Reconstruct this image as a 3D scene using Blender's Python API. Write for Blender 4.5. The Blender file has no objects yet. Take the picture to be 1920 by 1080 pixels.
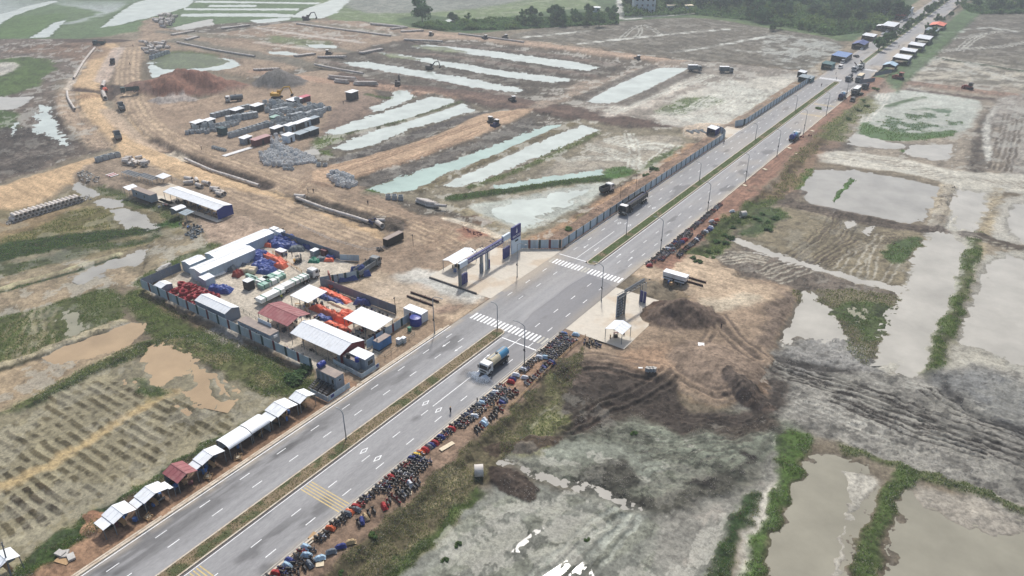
import bpy,bmesh,math,random
import numpy as np
from mathutils import Matrix,Vector

# ---------------------------------------------------------------- camera, sky, sun, exposure
sc = bpy.context.scene
F, PIT, PSI, HC = 1420.0, math.radians(28.4), math.radians(34.9), 100.0   # calibrated from the road's edges
cam = bpy.data.cameras.new('camera'); cam_o = bpy.data.objects.new('camera',cam); sc.collection.objects.link(cam_o)
cam.sensor_width = 36.0; cam.lens = F/1920*36; cam.clip_start = 1.0; cam.clip_end = 30000
cam_o.location = (0,0,HC); cam_o.rotation_euler = (math.pi/2 - PIT,0,PSI)
sc.camera = cam_o
SUN_EL, SUN_AZ = math.radians(52), math.radians(31)      # azimuth: left of the road's +Y axis
sd_ = Vector((-math.sin(SUN_AZ)*math.cos(SUN_EL),math.cos(SUN_AZ)*math.cos(SUN_EL),math.sin(SUN_EL)))
world = bpy.data.worlds.new('World'); sc.world = world; world.use_nodes = True
wn = world.node_tree.nodes; wl = world.node_tree.links; wn.clear()
sky = wn.new('ShaderNodeTexSky'); sky.sky_type = 'NISHITA'; sky.sun_disc = False
sky.sun_elevation = SUN_EL; sky.sun_rotation = -SUN_AZ
sky.altitude = 50; sky.air_density = 1.0; sky.dust_density = 4.0; sky.ozone_density = 1.0
bg = wn.new('ShaderNodeBackground'); bg.inputs[1].default_value = 0.122
out = wn.new('ShaderNodeOutputWorld'); wl.new(sky.outputs[0],bg.inputs[0]); wl.new(bg.outputs[0],out.inputs[0])
sun = bpy.data.lights.new('sun','SUN'); sun.energy = 3.1; sun.angle = math.radians(4); sun.color = (1.0,0.965,0.915)
sun_o = bpy.data.objects.new('sun',sun); sc.collection.objects.link(sun_o)
sun_o.rotation_euler = sd_.to_track_quat('Z','Y').to_euler(); sun_o.location = (0,0,400)
vs = sc.view_settings; vs.view_transform = 'Standard'; vs.look = 'None'; vs.exposure = 0.06; vs.gamma = 1.0; vs.use_curve_mapping = False
sc.cycles.volume_step_rate = 4.0
sc.cycles.max_bounces = 6; sc.cycles.transparent_max_bounces = 6

# ---------------------------------------------------------------- helpers
rnd = random.Random(11)
C = sc.collection
CP,SP,CS,SS = math.cos(PIT),math.sin(PIT),math.cos(PSI),math.sin(PSI)
def P(x,y,z=0.0):
    """place on the plane of height z seen at this point of the survey photo -> world x, y (road runs along +Y)"""
    a = (x - 960)/F; b = -(y - 540)/F
    X = a; Y = CP+b*SP; Z = -SP+b*CP
    t = (HC - z)/-Z; X *= t; Y *= t
    return (X*CS - Y*SS,X*SS+Y*CS)
def lin(c):
    return tuple(((v/255)/12.92 if v <= 10 else ((v/255+0.055)/1.055) ** 2.4) for v in c)
def tag(o,label=None,cat=None,group=None,kind=None):
    if label: o['label'] = label
    if cat: o['category'] = cat
    if group: o['group'] = group
    if kind: o['kind'] = kind
    return o
def empty(name,loc=(0,0,0),rz=0.0,label=None,cat=None,group=None,kind=None):
    o = bpy.data.objects.new(name,None); C.objects.link(o)
    o.location = loc; o.rotation_euler = (0,0,rz); o.empty_display_size = 0.1
    return tag(o,label,cat,group,kind)
def link(name,me,parent=None,loc=None,rz=None):
    o = bpy.data.objects.new(name,me); C.objects.link(o)
    if parent: o.parent = parent
    if loc is not None: o.location = loc
    if rz is not None: o.rotation_euler = (0,0,rz)
    return o
def copy_tree(o,parent=None):
    c = o.copy(); C.objects.link(c)
    if parent: c.parent = parent
    for ch in KIDS(o): copy_tree(ch,c)
    return c
def KIDS(o): return list(o.children)
MAT = {}
def mat(name,rgb,rough=0.7,var=0.12,scale=1.5,metal=0.0,spec=0.4,bump=0.0,bscale=20.0,dirt=None,dscale=0.6,damt=0.5,streak=None):
    """procedural Principled material: base colour varied by noise, optional dirt blotches of another colour"""
    m = bpy.data.materials.new(name); m.use_nodes = True; n = m.node_tree.nodes; l = m.node_tree.links
    b = n['Principled BSDF']; c = lin(rgb)
    geo = n.new('ShaderNodeNewGeometry'); oi = n.new('ShaderNodeObjectInfo')
    nz = n.new('ShaderNodeTexNoise'); nz.inputs['Scale'].default_value = scale; nz.inputs['Detail'].default_value = 5; nz.inputs['Roughness'].default_value = 0.65
    l.new(geo.outputs['Position'],nz.inputs['Vector'])
    mr = n.new('ShaderNodeMapRange'); mr.inputs[1].default_value = 0.3; mr.inputs[2].default_value = 0.7
    mr.inputs[3].default_value = 1 - var; mr.inputs[4].default_value = 1+var
    l.new(nz.outputs[0],mr.inputs[0])
    mr2 = n.new('ShaderNodeMapRange'); mr2.inputs[3].default_value = 1 - var*0.7; mr2.inputs[4].default_value = 1+var*0.7
    l.new(oi.outputs['Random'],mr2.inputs[0])
    mu = n.new('ShaderNodeMath'); mu.operation = 'MULTIPLY'; l.new(mr.outputs[0],mu.inputs[0]); l.new(mr2.outputs[0],mu.inputs[1])
    vm = n.new('ShaderNodeVectorMath'); vm.operation = 'SCALE'; vm.inputs[0].default_value = c; l.new(mu.outputs[0],vm.inputs['Scale'])
    src = vm.outputs[0]
    if dirt:
        nd = n.new('ShaderNodeTexNoise'); nd.inputs['Scale'].default_value = dscale; nd.inputs['Detail'].default_value = 6; nd.inputs['Roughness'].default_value = 0.7
        if streak:
            mp = n.new('ShaderNodeMapping'); mp.inputs['Scale'].default_value = streak; l.new(geo.outputs['Position'],mp.inputs[0]); l.new(mp.outputs[0],nd.inputs['Vector'])
        else: l.new(geo.outputs['Position'],nd.inputs['Vector'])
        dr = n.new('ShaderNodeMapRange'); dr.inputs[1].default_value = 0.48; dr.inputs[2].default_value = 0.68; dr.inputs[3].default_value = 0; dr.inputs[4].default_value = damt
        l.new(nd.outputs[0],dr.inputs[0])
        mx = n.new('ShaderNodeMix'); mx.data_type = 'RGBA'; mx.inputs[7].default_value = (*lin(dirt),1)
        l.new(dr.outputs[0],mx.inputs[0]); l.new(src,mx.inputs[6]); src = mx.outputs[2]
    l.new(src,b.inputs['Base Color'])
    b.inputs['Roughness'].default_value = rough; b.inputs['Metallic'].default_value = metal; b.inputs['Specular IOR Level'].default_value = spec
    if bump:
        nb = n.new('ShaderNodeTexNoise'); nb.inputs['Scale'].default_value = bscale; nb.inputs['Detail'].default_value = 4
        l.new(geo.outputs['Position'],nb.inputs['Vector'])
        bp = n.new('ShaderNodeBump'); bp.inputs['Strength'].default_value = bump; bp.inputs['Distance'].default_value = 0.1
        l.new(nb.outputs[0],bp.inputs['Height']); l.new(bp.outputs[0],b.inputs['Normal'])
    MAT[name] = m
    return m

class MB:
    """collects simple solids in local coordinates, then links them as ONE mesh"""
    def __init__(s): s.v = []; s.f = []; s.m = []; s.k = 0
    def mat(s,k): s.k = k; return s
    def add(s,vs,fs):
        o = len(s.v); s.v += [tuple(p) for p in vs]
        for f in fs: s.f.append([i+o for i in f]); s.m.append(s.k)
        return s
    def box(s,x0,x1,y0,y1,z0,z1,tx=0.0,ty=0.0):
        """axis box; tx / ty pull the top in"""
        return s.add([(x0,y0,z0),(x1,y0,z0),(x1,y1,z0),(x0,y1,z0),(x0+tx,y0+ty,z1),(x1 - tx,y0+ty,z1),(x1 - tx,y1 - ty,z1),(x0+tx,y1 - ty,z1)],
                     [(3,2,1,0),(4,5,6,7),(0,1,5,4),(1,2,6,5),(2,3,7,6),(3,0,4,7)])
    def cbox(s,cx,cy,cz,sx,sy,sz, **k): return s.box(cx - sx/2,cx+sx/2,cy - sy/2,cy+sy/2,cz - sz/2,cz+sz/2, **k)
    def bar(s,p,q,w,h=None):
        """rectangular bar from p to q"""
        p = Vector(p); q = Vector(q); h = h or w; d = (q - p).normalized()
        u = d.cross(Vector((0,0,1))); u = u.normalized() if u.length>1e-4 else Vector((1,0,0)); w2 = u.cross(d).normalized()
        u = u*w/2; w2 = w2*h/2
        vs = [a+su*u+sw*w2 for a in (p,q) for su,sw in ((-1,-1),(1,-1),(1,1),(-1,1))]
        return s.add(vs,[(0,3,2,1),(4,5,6,7),(0,1,5,4),(1,2,6,5),(2,3,7,6),(3,0,4,7)])
    def cyl(s,p,q,r,n=10,r2=None,cap=True):
        p = Vector(p); q = Vector(q); d = (q - p).normalized(); r2 = r if r2 is None else r2
        u = d.orthogonal().normalized(); w = d.cross(u)
        vs = [a+rr*(math.cos(t)*u+math.sin(t)*w) for a,rr in ((p,r),(q,r2)) for t in [2*math.pi*i/n for i in range(n)]]
        fs = [(i,(i+1) % n,n+(i+1) % n,n+i) for i in range(n)]
        if cap: fs += [tuple(range(n))[::-1],tuple(range(n,2*n))]
        return s.add(vs,fs)
    def tubewall(s,p,q,r,ri,n=12):
        """hollow pipe"""
        p = Vector(p); q = Vector(q); d = (q - p).normalized(); u = d.orthogonal().normalized(); w = d.cross(u)
        ring = lambda a,rr: [a+rr*(math.cos(2*math.pi*i/n)*u+math.sin(2*math.pi*i/n)*w) for i in range(n)]
        vs = ring(p,r)+ring(q,r)+ring(p,ri)+ring(q,ri); fs = []
        for i in range(n):
            j = (i+1) % n
            fs += [(i,j,n+j,n+i),(2*n+j,2*n+i,3*n+i,3*n+j),(j,i,2*n+i,2*n+j),(n+i,n+j,3*n+j,3*n+i)]
        return s.add(vs,fs)
    def prism(s,prof,x0,x1,axis='x'):
        """profile (a,b) extruded along an axis: 'x' -> (x,a,b); 'y' -> (a,y,b); 'z' -> (a,b,z)"""
        n = len(prof)
        g = {'x': lambda a,b,t: (t,a,b),'y': lambda a,b,t: (a,t,b),'z': lambda a,b,t: (a,b,t)}[axis]
        vs = [g(a,b,x0) for a,b in prof]+[g(a,b,x1) for a,b in prof]
        return s.add(vs,[tuple(range(n))[::-1],tuple(range(n,2*n))]+[(i,(i+1) % n,n+(i+1) % n,n+i) for i in range(n)])
    def slab(s,a,b,c,d,t):
        """quad a,b,c,d thickened downwards by t"""
        lo = lambda p: (p[0],p[1],p[2] - t)
        return s.add([a,b,c,d,lo(a),lo(b),lo(c),lo(d)],[(0,1,2,3),(7,6,5,4),(0,4,5,1),(1,5,6,2),(2,6,7,3),(3,7,4,0)])
    def sphere(s,c,rx,ry,rz,n=10,m=6):
        vs = []; fs = []
        for i in range(m+1):
            a = math.pi*i/m
            for j in range(n):
                t = 2*math.pi*j/n; vs.append((c[0]+rx*math.sin(a)*math.cos(t),c[1]+ry*math.sin(a)*math.sin(t),c[2]+rz*math.cos(a)))
        for i in range(m):
            for j in range(n): fs.append((i*n+j,(i+1)*n+j,(i+1)*n+(j+1) % n,i*n+(j+1) % n))
        return s.add(vs,fs)
    def mesh(s,name,mats,smooth=False):
        me = bpy.data.meshes.new(name); me.from_pydata(s.v,[],s.f)
        if not isinstance(mats,(list,tuple)): mats = [mats]
        for m in mats: me.materials.append(MAT[m] if isinstance(m,str) else m)
        if len(mats)>1: me.polygons.foreach_set('material_index',np.array(s.m,dtype=np.int32))
        if smooth: me.polygons.foreach_set('use_smooth',np.ones(len(s.f),dtype=bool))
        bm = bmesh.new(); bm.from_mesh(me); bmesh.ops.recalc_face_normals(bm,faces=bm.faces); bm.to_mesh(me); bm.free()
        return me
    def build(s,name,mats,parent=None,loc=None,rz=None,smooth=False):
        return link(name,s.mesh(name,mats,smooth),parent,loc,rz)

# ---------------------------------------------------------------- materials
mat('white_sheet',(238,242,244),0.42,0.04,0.8,spec=0.5,dirt=(190,188,180),dscale=0.5,damt=0.35)
mat('grey_sheet',(150,165,172),0.45,0.06,0.8,dirt=(120,112,100),damt=0.4)
mat('red_sheet',(150,90,92),0.5,0.08,0.8,dirt=(180,140,135),damt=0.5)
mat('blue_sheet',(38,58,132),0.45,0.08)
mat('blue_panel',(40,48,118),0.4,0.06)
mat('fence_grey',(172,190,202),0.45,0.07,0.9,dirt=(135,128,115),dscale=0.4,damt=0.5,streak=(1,1,0.3))
mat('fence_back',(112,124,140),0.5,0.07,dirt=(120,112,100),damt=0.4)
mat('fence_green',(28,66,72),0.5,0.08)
mat('fence_red',(96,38,52),0.5,0.08)
mat('concrete',(186,184,178),0.85,0.12,0.8,bump=0.3,bscale=6,dirt=(140,132,120),dscale=0.5,damt=0.6)
mat('box_concrete',(206,208,208),0.85,0.12,0.7,dirt=(160,156,150),damt=0.5); mat('culvert',(172,178,180),0.85,0.14,0.7,dirt=(112,112,108),dscale=0.8,damt=0.6)
mat('pipe_concrete',(212,206,198),0.85,0.12,0.7,dirt=(150,128,108),dscale=0.6,damt=0.6)
mat('steel',(120,126,130),0.5,0.1,metal=0.2)
mat('dark_steel',(46,46,50),0.55,0.12)
mat('rust',(58,34,32),0.8,0.2)
mat('galv',(182,188,192),0.4,0.06,metal=0.3)
mat('black',(20,21,24),0.5,0.1)
mat('rubber',(30,30,31),0.85,0.1)
mat('glass',(22,28,36),0.08,0.05,spec=0.6)
mat('white_paint',(232,232,230),0.35,0.05,dirt=(170,160,145),damt=0.4)
mat('cream_paint',(214,202,170),0.4,0.06,dirt=(160,145,115),damt=0.4)
mat('blue_paint',(70,140,180),0.35,0.06)
mat('tank_blue',(34,54,140),0.4,0.06)
mat('gen_blue',(58,120,176),0.45,0.08,dirt=(60,80,100),damt=0.4)
mat('truck_grey',(120,128,132),0.5,0.1,dirt=(130,112,92),damt=0.5)
mat('truck_dark',(52,58,66),0.5,0.1,dirt=(110,98,84),damt=0.4)
mat('truck_green',(46,78,80),0.5,0.1,dirt=(110,98,84),damt=0.4)
mat('yellow_paint',(206,162,62),0.45,0.1,dirt=(130,105,70),damt=0.5)
mat('orange_tarp',(226,108,78),0.5,0.14,1.2,dirt=(240,150,120),damt=0.6)
mat('lamp_post',(140,146,150),0.5,0.08); mat('blue_tarp',(52,72,136),0.45,0.25,1.6,dirt=(112,128,176),dscale=1.2,damt=0.5)
mat('grey_tarp',(96,106,112),0.6,0.2,1.2,dirt=(140,146,146),damt=0.5)
mat('red_coil',(150,44,52),0.5,0.12)
mat('green_strap',(42,122,96),0.5,0.1)
mat('pack_white',(226,230,226),0.5,0.06)
mat('pack_green',(150,184,170),0.5,0.1)
mat('wood',(176,146,108),0.8,0.14,3)
mat('sand_cover',(212,198,170),0.7,0.12)
mat('red_wall',(112,34,44),0.5,0.08)
mat('wall_white',(214,220,222),0.7,0.06,dirt=(170,165,155),damt=0.4)
mat('roof_flat',(150,138,130),0.8,0.12,1.0,dirt=(185,170,155),damt=0.6)
mat('container_red',(104,58,62),0.6,0.1)
mat('container_grey',(138,150,162),0.55,0.07,dirt=(110,112,115),damt=0.4,streak=(1,1,0.3))
mat('sign_white',(206,220,232),0.5,0.04)
mat('letter_white',(240,242,246),0.5,0.02)
mat('skin',(176,130,104),0.6,0.05); mat('cloth_dark',(38,42,56),0.8,0.2); mat('cloth_lime',(190,205,80),0.7,0.1); mat('cloth_blue',(60,84,128),0.8,0.15)
# ---------------------------------------------------------------- terrain: one sheet, finer near the survey point, to the horizon
def hash2(ix,iy,s):
    h = (ix.astype(np.uint32)*np.uint32(374761393)+iy.astype(np.uint32)*np.uint32(668265263)+np.uint32(s*2246822519 & 0xffffffff))
    h = (h ^ (h >> np.uint32(13)))*np.uint32(1274126177); h ^= h >> np.uint32(16)
    return (h & np.uint32(0xffffff)).astype(np.float32)/16777215.0
def vn(x,y,s):
    fx = np.floor(x); fy = np.floor(y); ix = fx.astype(np.int64); iy = fy.astype(np.int64); u = (x - fx).astype(np.float32); v = (y - fy).astype(np.float32)
    u = u*u*(3 - 2*u); v = v*v*(3 - 2*v)
    a = hash2(ix,iy,s); b = hash2(ix+1,iy,s); c = hash2(ix,iy+1,s); d = hash2(ix+1,iy+1,s)
    return a+(b - a)*u+(c - a)*v+(a - b - c+d)*u*v
def fbm(x,y,size,octv=4,s=1,gain=0.5):
    t = 0; a = 1; n = 0; k = 1.0/size
    for i in range(octv):
        t = t+a*vn(x*k+17.3*i,y*k - 9.1*i,s+31*i); n += a; a *= gain; k *= 2.03
    return t/n          # 0..1
def sstep(a,b,x): t = np.clip((x - a)/(b - a),0,1); return t*t*(3 - 2*t)

# grid
dth = math.radians(0.082); th = np.concatenate([np.radians(np.arange(-180,-50,5.0)),np.arange(-math.radians(50),math.radians(50),dth),np.radians(np.arange(50,180,5.0))])
rr = [0.0,15,30,45,55,60]
while rr[-1]<6000:
    r = rr[-1]; px = (r*r+HC*HC)/HC*0.00126
    st = min(max(0.27,px*0.86),2.7) if r<1000 else (r - 1000)*0.25+3
    rr.append(r+st)
rr = np.array(rr); NR,NT = len(rr),len(th)
A_,R_ = np.meshgrid(th,rr)
ang = A_ - 0.0
# direction angle ang to the right of the survey axis
X0 = (R_*np.sin(ang)).ravel(); Y0 = (R_*np.cos(ang)).ravel()
TX = (X0*CS - Y0*SS); TY = (X0*SS+Y0*CS); NV = len(TX)
w1x = (fbm(TX,TY,3.0,3,5) - 0.5)*3.4; w1y = (fbm(TX,TY,3.0,3,9) - 0.5)*3.4
w2x = (fbm(TX,TY,14.0,4,15) - 0.5)*13; w2y = (fbm(TX,TY,14.0,4,19) - 0.5)*13
WX = [TX,TX+w1x*0.5,TX+w1x,TX+w1x+w2x]; WY = [TY,TY+w1y*0.5,TY+w1y,TY+w1y+w2y]
nA = fbm(TX,TY,40,4,3); nB = fbm(TX,TY,6,4,7); nC = fbm(TX,TY,1.6,3,21); nD = fbm(TX,TY,0.7,2,27)
HT = np.full(NV,-1.0,np.float32); COL = np.zeros((NV,3),np.float32); WET = np.full(NV,0.25,np.float32); CLD = np.full(NV,0.5,np.float32); CLS = np.zeros(NV,np.int8)
CLSN = ['ground','dirt_road','field','mud_flat','grass_bank','dirt_yard','wetland','verge']
PAL = dict(base=(128,119,104),tan=(196,170,136),tan2=(164,142,119),brown=(150,122,102),redb=(160,116,92),dbrown=(98,84,76),dmud=(100,92,83),mud=(140,132,118),
           lmud=(172,168,156),gmud=(158,164,155),wet=(196,199,192),field=(116,112,102),grass=(86,104,58),bgreen=(74,112,48),olive=(112,116,80),dry=(160,152,122),dgreen=(56,76,46),
           farg=(104,126,92),conc=(206,198,184),murk=(152,146,122),pinkb=(168,140,124),cream=(214,200,176),silt=(188,166,136),asph=(130,130,130),grey=(150,150,146))
def wpts(pts,z):
    return np.array([P(x,y,z) for x,y in pts])
def smooth_pts(p,closed,n=4):
    m = len(p); out = []
    rng = range(m) if closed else range(m - 1)
    g = (lambda i: p[i % m]) if closed else (lambda i: p[min(max(i,0),m - 1)])
    for i in rng:
        a,b,c,d = g(i - 1),g(i),g(i+1),g(i+2)
        for k in range(n):
            t = k/n; out.append(0.5*(2*b+(c - a)*t+(2*a - 5*b+4*c - d)*t*t+(3*b - a - 3*c+d)*t ** 3))
    if not closed: out.append(p[-1])
    return np.array(out)
def seg_dist(p,x,y,closed):
    best = np.full(len(x),1e9,np.float64)
    m = len(p)
    for i in range(m if closed else m - 1):
        a = p[i]; b = p[(i+1) % m]; d = b - a; L = d @ d+1e-9
        t = np.clip(((x - a[0])*d[0]+(y - a[1])*d[1])/L,0,1)
        best = np.minimum(best,(x - a[0] - t*d[0]) ** 2+(y - a[1] - t*d[1]) ** 2)
    return np.sqrt(best)
def inside(p,x,y):
    r = np.zeros(len(x),bool); m = len(p)
    for i in range(m):
        a = p[i]; b = p[(i+1) % m]
        if a[1]==b[1]: continue
        c = (a[1]>y) != (b[1]>y)
        r ^= c & (x<(b[0] - a[0])*(y - a[1])/(b[1] - a[1])+a[0])
    return r
def sel(p,pad,warp):
    x,y = WX[warp],WY[warp]
    lo = p.min(0) - pad; hi = p.max(0)+pad
    return np.nonzero((x>lo[0]) & (x<hi[0]) & (y>lo[1]) & (y<hi[1]))[0]
def c3(c): return np.array(lin(PAL[c] if isinstance(c,str) else c),np.float32)
def put(i,a,col=None,wet=None,clod=None,h=None,cls=None,thr=0.5):
    a = a.astype(np.float32)
    if col is not None: COL[i] += (c3(col) - COL[i])*a[:, None]
    if wet is not None: WET[i] += (wet - WET[i])*a
    if clod is not None: CLD[i] += (clod - CLD[i])*a
    if h is not None: HT[i] += (h - HT[i])*a
    if cls is not None: CLS[i[a>thr]] = cls
def pt(pts,col=None,f=1.0,w=2,a=1.0,wet=None,clod=None,h=None,cls=None,z=-1.0,space='px',sm=True,nz=0.0,hf=None):
    """paint / raise an area of ground; f = soft edge in metres, w = how wavy the edge is, nz = patchiness"""
    p = wpts(pts,z) if space=='px' else np.array(pts,float)
    if sm: p = smooth_pts(p,True)
    i = sel(p,max(f,hf or 0)+1,w)
    if not len(i): return
    x,y = WX[w][i],WY[w][i]
    d = seg_dist(p,x,y,True)*np.where(inside(p,x,y),1,-1)
    al = sstep(-f,f,d)*a
    if nz: al = al*(1 - nz+nz*2*sstep(0.42,0.6,nB[i]) )
    al = np.clip(al,0,1)
    put(i,al,col,wet,clod,None,cls,0.5*a)
    if h is not None: put(i,sstep(-(hf or f),(hf or f),d),h=h)
def ln(pts,width,col=None,f=0.3,w=1,a=1.0,wet=None,clod=None,h=None,cls=None,z=-1.0,space='px',nz=0.0,dh=None):
    """a band along a line: path, bund (dh > 0), rut or ditch (dh < 0)"""
    p = wpts(pts,z) if space=='px' else np.array(pts,float)
    p = smooth_pts(p,False)
    i = sel(p,width+f+1,w)
    if not len(i): return
    d = seg_dist(p,WX[w][i],WY[w][i],False)
    al = (1 - sstep(width/2 - f,width/2+f,d))*a
    if nz: al = np.clip(al*(1 - nz+nz*2*sstep(0.42,0.6,nB[i])),0,1)
    put(i,al,col,wet,clod,h,cls,0.5*a)
    if dh: HT[i] += (dh*(1 - sstep(0.0,width/2+f,d))).astype(np.float32)
def tracks(pts,n=1,spread=0.0,col='lmud',gauge=1.9,rw=0.55,a=0.8,wet=0.7,dh=-0.12,z=-1.0,w=1,seed=0):
    """pairs of wheel ruts running along a line"""
    r = random.Random(seed+int(pts[0][0])); p = smooth_pts(wpts(pts,z),False)
    for k in range(n):
        off = (k - (n - 1)/2)*spread+r.uniform(-.3, .3)*spread
        for g in (-gauge/2,gauge/2):
            q = p.copy(); t = np.gradient(p,axis=0); t /= np.linalg.norm(t,axis=1)[:, None]+1e-9
            q[:, 0] += -t[:, 1]*(off+g); q[:, 1] += t[:, 0]*(off+g)
            i = sel(q,rw+1,w)
            if not len(i): continue
            d = seg_dist(q,WX[w][i],WY[w][i],False)
            al = (1 - sstep(rw*0.35,rw*0.75,d))*a*sstep(0.25,0.5,nB[i]*0.6+nC[i]*0.4)
            put(i,al,col,wet)
            HT[i] += (dh*(1 - sstep(0.1,rw,d)) - dh*0.5*np.exp(-((d - rw*1.1)/(rw*0.4)) ** 2)).astype(np.float32)
def rows(pts,ax,ay,sp,col,a=0.8,duty=0.5,z=-1.0,cut=0.45,dh=0.12,seed=0,w=1):
    """planting rows / furrows running along (ax, ay)"""
    p = smooth_pts(wpts(pts,z),True); i = sel(p,1,1); x,y = WX[w][i],WY[w][i]; y = y+(nB[i] - 0.5)*1.4
    ins = inside(p,x,y); L = math.hypot(ax,ay); q = (-x*ay+y*ax)/L/sp; al_ = (x*ax+y*ay)/L
    s = 0.5+0.5*np.cos(2*np.pi*q); pat = fbm(al_/1.2,np.round(q)*7.7+3,1.6,4,41+seed,0.65)
    m = sstep(1 - duty - 0.15,1 - duty+0.15,s)*sstep(cut - 0.08,cut+0.08,0.55*pat+0.25*nB[i]+0.2*nC[i])*ins*a
    put(i,m,col,0.25,0.9); HT[i] += (dh*m).astype(np.float32)
PONDS = []
def pond(pts,kind='pale',zw=-1.1,w=2,depth=0.45,isl=0.0,label=None,sm=False):
    """lower the ground below the water level and note a sheet of water for it"""
    p = wpts(pts,zw); p = smooth_pts(p,True) if sm else p
    i = sel(p,4,w); x,y = WX[w][i],WY[w][i]
    d = seg_dist(p,x,y,True)*np.where(inside(p,x,y),1,-1)
    tgt = zw - depth*sstep(-0.5,5.5,d)+isl*(fbm(x,y,5,3,77) - 0.45)*2+0.25*sstep(0,2,-d)+0.30*(fbm(x,y,2.6,4,78,0.6) - 0.5)
    a = sstep(-2.5,-0.3,d)
    if kind=='glint': tgt = zw - 0.14*sstep(-0.2,1.2,d)+0.34*(fbm(x,y,1.0,3,79) - 0.46); a = sstep(-0.7,0.1,d)
    HT[i] += ((tgt - HT[i])*a).astype(np.float32)
    WET[i] = np.maximum(WET[i],0.9*sstep(-1.2,0.3,d)); COL[i] *= (1 - 0.30*sstep(-4.0,-0.6,d)*sstep(0.3,0.6,nB[i]))[:, None]
    n = np.roll(p,-1,0) - np.roll(p,1,0); n = np.stack([n[:, 1],-n[:, 0]],1); n /= np.linalg.norm(n,axis=1)[:, None]+1e-9
    ar = np.sum(p[:, 0]*np.roll(p[:, 1],-1) - np.roll(p[:, 0],-1)*p[:, 1])
    e = 0.35 if kind=='glint' else 2.0; PONDS.append((p+n*(e if ar>0 else -e),zw+0.0017*(len(PONDS) % 13),kind))

# ---- defaults
COL[:] = c3('base'); put(np.arange(NV),sstep(0.4,0.62,nA),'mud')
exec_ops = True
# ---- far top-left wetland
pt([(-60,-60),(700,-60),(650,0),(620,30),(480,45),(250,60),(180,70),(-60,72)],'farg',4,cls=6,clod=0.3)
pt([(-60,-40),(160,-10),(60,12),(-60,34)],(172,182,184),6,w=3,a=0.8,wet=0.8,cls=6)
pt([(110,5),(230,3),(224,16),(150,41),(128,42),(185,24)],(168,178,180),4,w=3,a=0.85,wet=0.8)
pt([(-20,38),(55,30),(120,26),(100,45),(55,68),(-20,70)],(98,124,78),5,w=3)
pt([(-60,-150),(2400,-150),(1900,-40),(700,-20),(-60,-20)],(112,130,110),40,w=3)
pond([(190,52),(215,30),(250,6),(300,-6),(372,-6),(352,13),(305,27),(258,38),(230,46)],'pale',isl=0.1)
pond([(57,71),(92,70),(124,37),(104,42)],'pale')
pond([(-10,52),(28,28),(66,16),(108,3),(100,1),(55,10),(20,22),(-10,28)],'pale')
for pp in ([(365,1),(480,3),(600,5),(600,8),(480,6),(365,5)],[(345,15.5),(450,16),(560,16),(560,19.5),(345,19)],[(340,26),(420,25),(500,25),(590,29),(605,34),(470,31),(340,31)],[(390,9.5),(480,9),(480,13),(390,13)]):
    pond(pp,'pale',sm=False)
pond([(318,54),(360,43),(398,35),(400,47),(345,56)],'beige'); pond([(468,38),(545,33),(540,38),(480,44)],'pale')
pond([(545,32),(570,18),(620,0),(660,-4),(632,24),(604,35)],'pale',isl=0.1)
# ---- far top middle: grass, fields, tracks
pt([(640,-5),(1165,-15),(1165,38),(960,53),(800,57),(640,40),(615,28)],(116,134,96),3,cls=2,clod=0.25)
pt([(665,-10),(1010,-15),(900,14),(690,24)],(136,140,140),6,w=3,a=0.8)
rows([(670,0),(1000,-5),(930,16),(690,24)],1,0.2,9,(112,118,116),0.5,dh=0)
pt([(740,40),(800,28),(900,40),(960,30),(1060,18),(1160,22),(1165,40),(960,56),(860,62)],(78,104,66),3,cls=4,clod=0.6)
pt([(1160,-30),(1830,-30),(1700,40),(1640,62),(1562,76),(1290,34),(1165,38)],(84,108,72),3,cls=4,clod=0.6)
pt([(1420,45),(1560,62),(1562,76),(1290,36),(1330,30)],(104,124,82),3,w=3,a=0.8)
pt([(955,72),(1005,55),(1080,47),(1290,33),(1420,50),(1575,78),(1530,132),(1440,122),(1300,112),(1080,82)],'field',1.5,cls=2,clod=0.5)
rows([(960,70),(1290,34),(1560,76),(1530,128),(1300,110)],1,-0.62,7.5,(100,96,88),0.55,cut=0.3,dh=0)
for q in ([(985,70),(1060,62),(1100,58)],[(1085,82),(1180,72),(1300,60),(1365,55)],[(1265,98),(1330,88),(1420,72),(1450,66)],[(1440,64),(1500,72),(1560,82)],[(1380,95),(1440,98),(1540,100)]):
    ln(q,5,(186,190,186),1.5,w=2,a=0.85,wet=0.85,nz=0.7)
for q in ([(1165,72),(1180,58),(1195,48)],[(1190,72),(1201,60),(1198,48)],[(1240,66),(1225,55),(1205,46)],[(1535,105),(1543,78)],[(1495,108),(1535,80)],[(1460,100),(1540,118)],[(1470,112),(1530,88)]):
    tracks(q,1,0,(176,180,176),rw=1.0,gauge=2.6)
pt([(1440,66),(1570,80),(1540,128),(1450,118)],(150,154,150),2,w=3,a=0.55,wet=0.7,nz=0.9)
# village lane and dark plots
ln([(1161,-10),(1162,20),(1166,35),(1200,34)],5,(196,198,196),0.8); ln([(1218,32),(1260,29),(1320,23)],3,(190,192,190),0.8)
pt([(1170,22),(1245,20),(1250,30),(1172,33)],(84,96,92),3)
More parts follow.
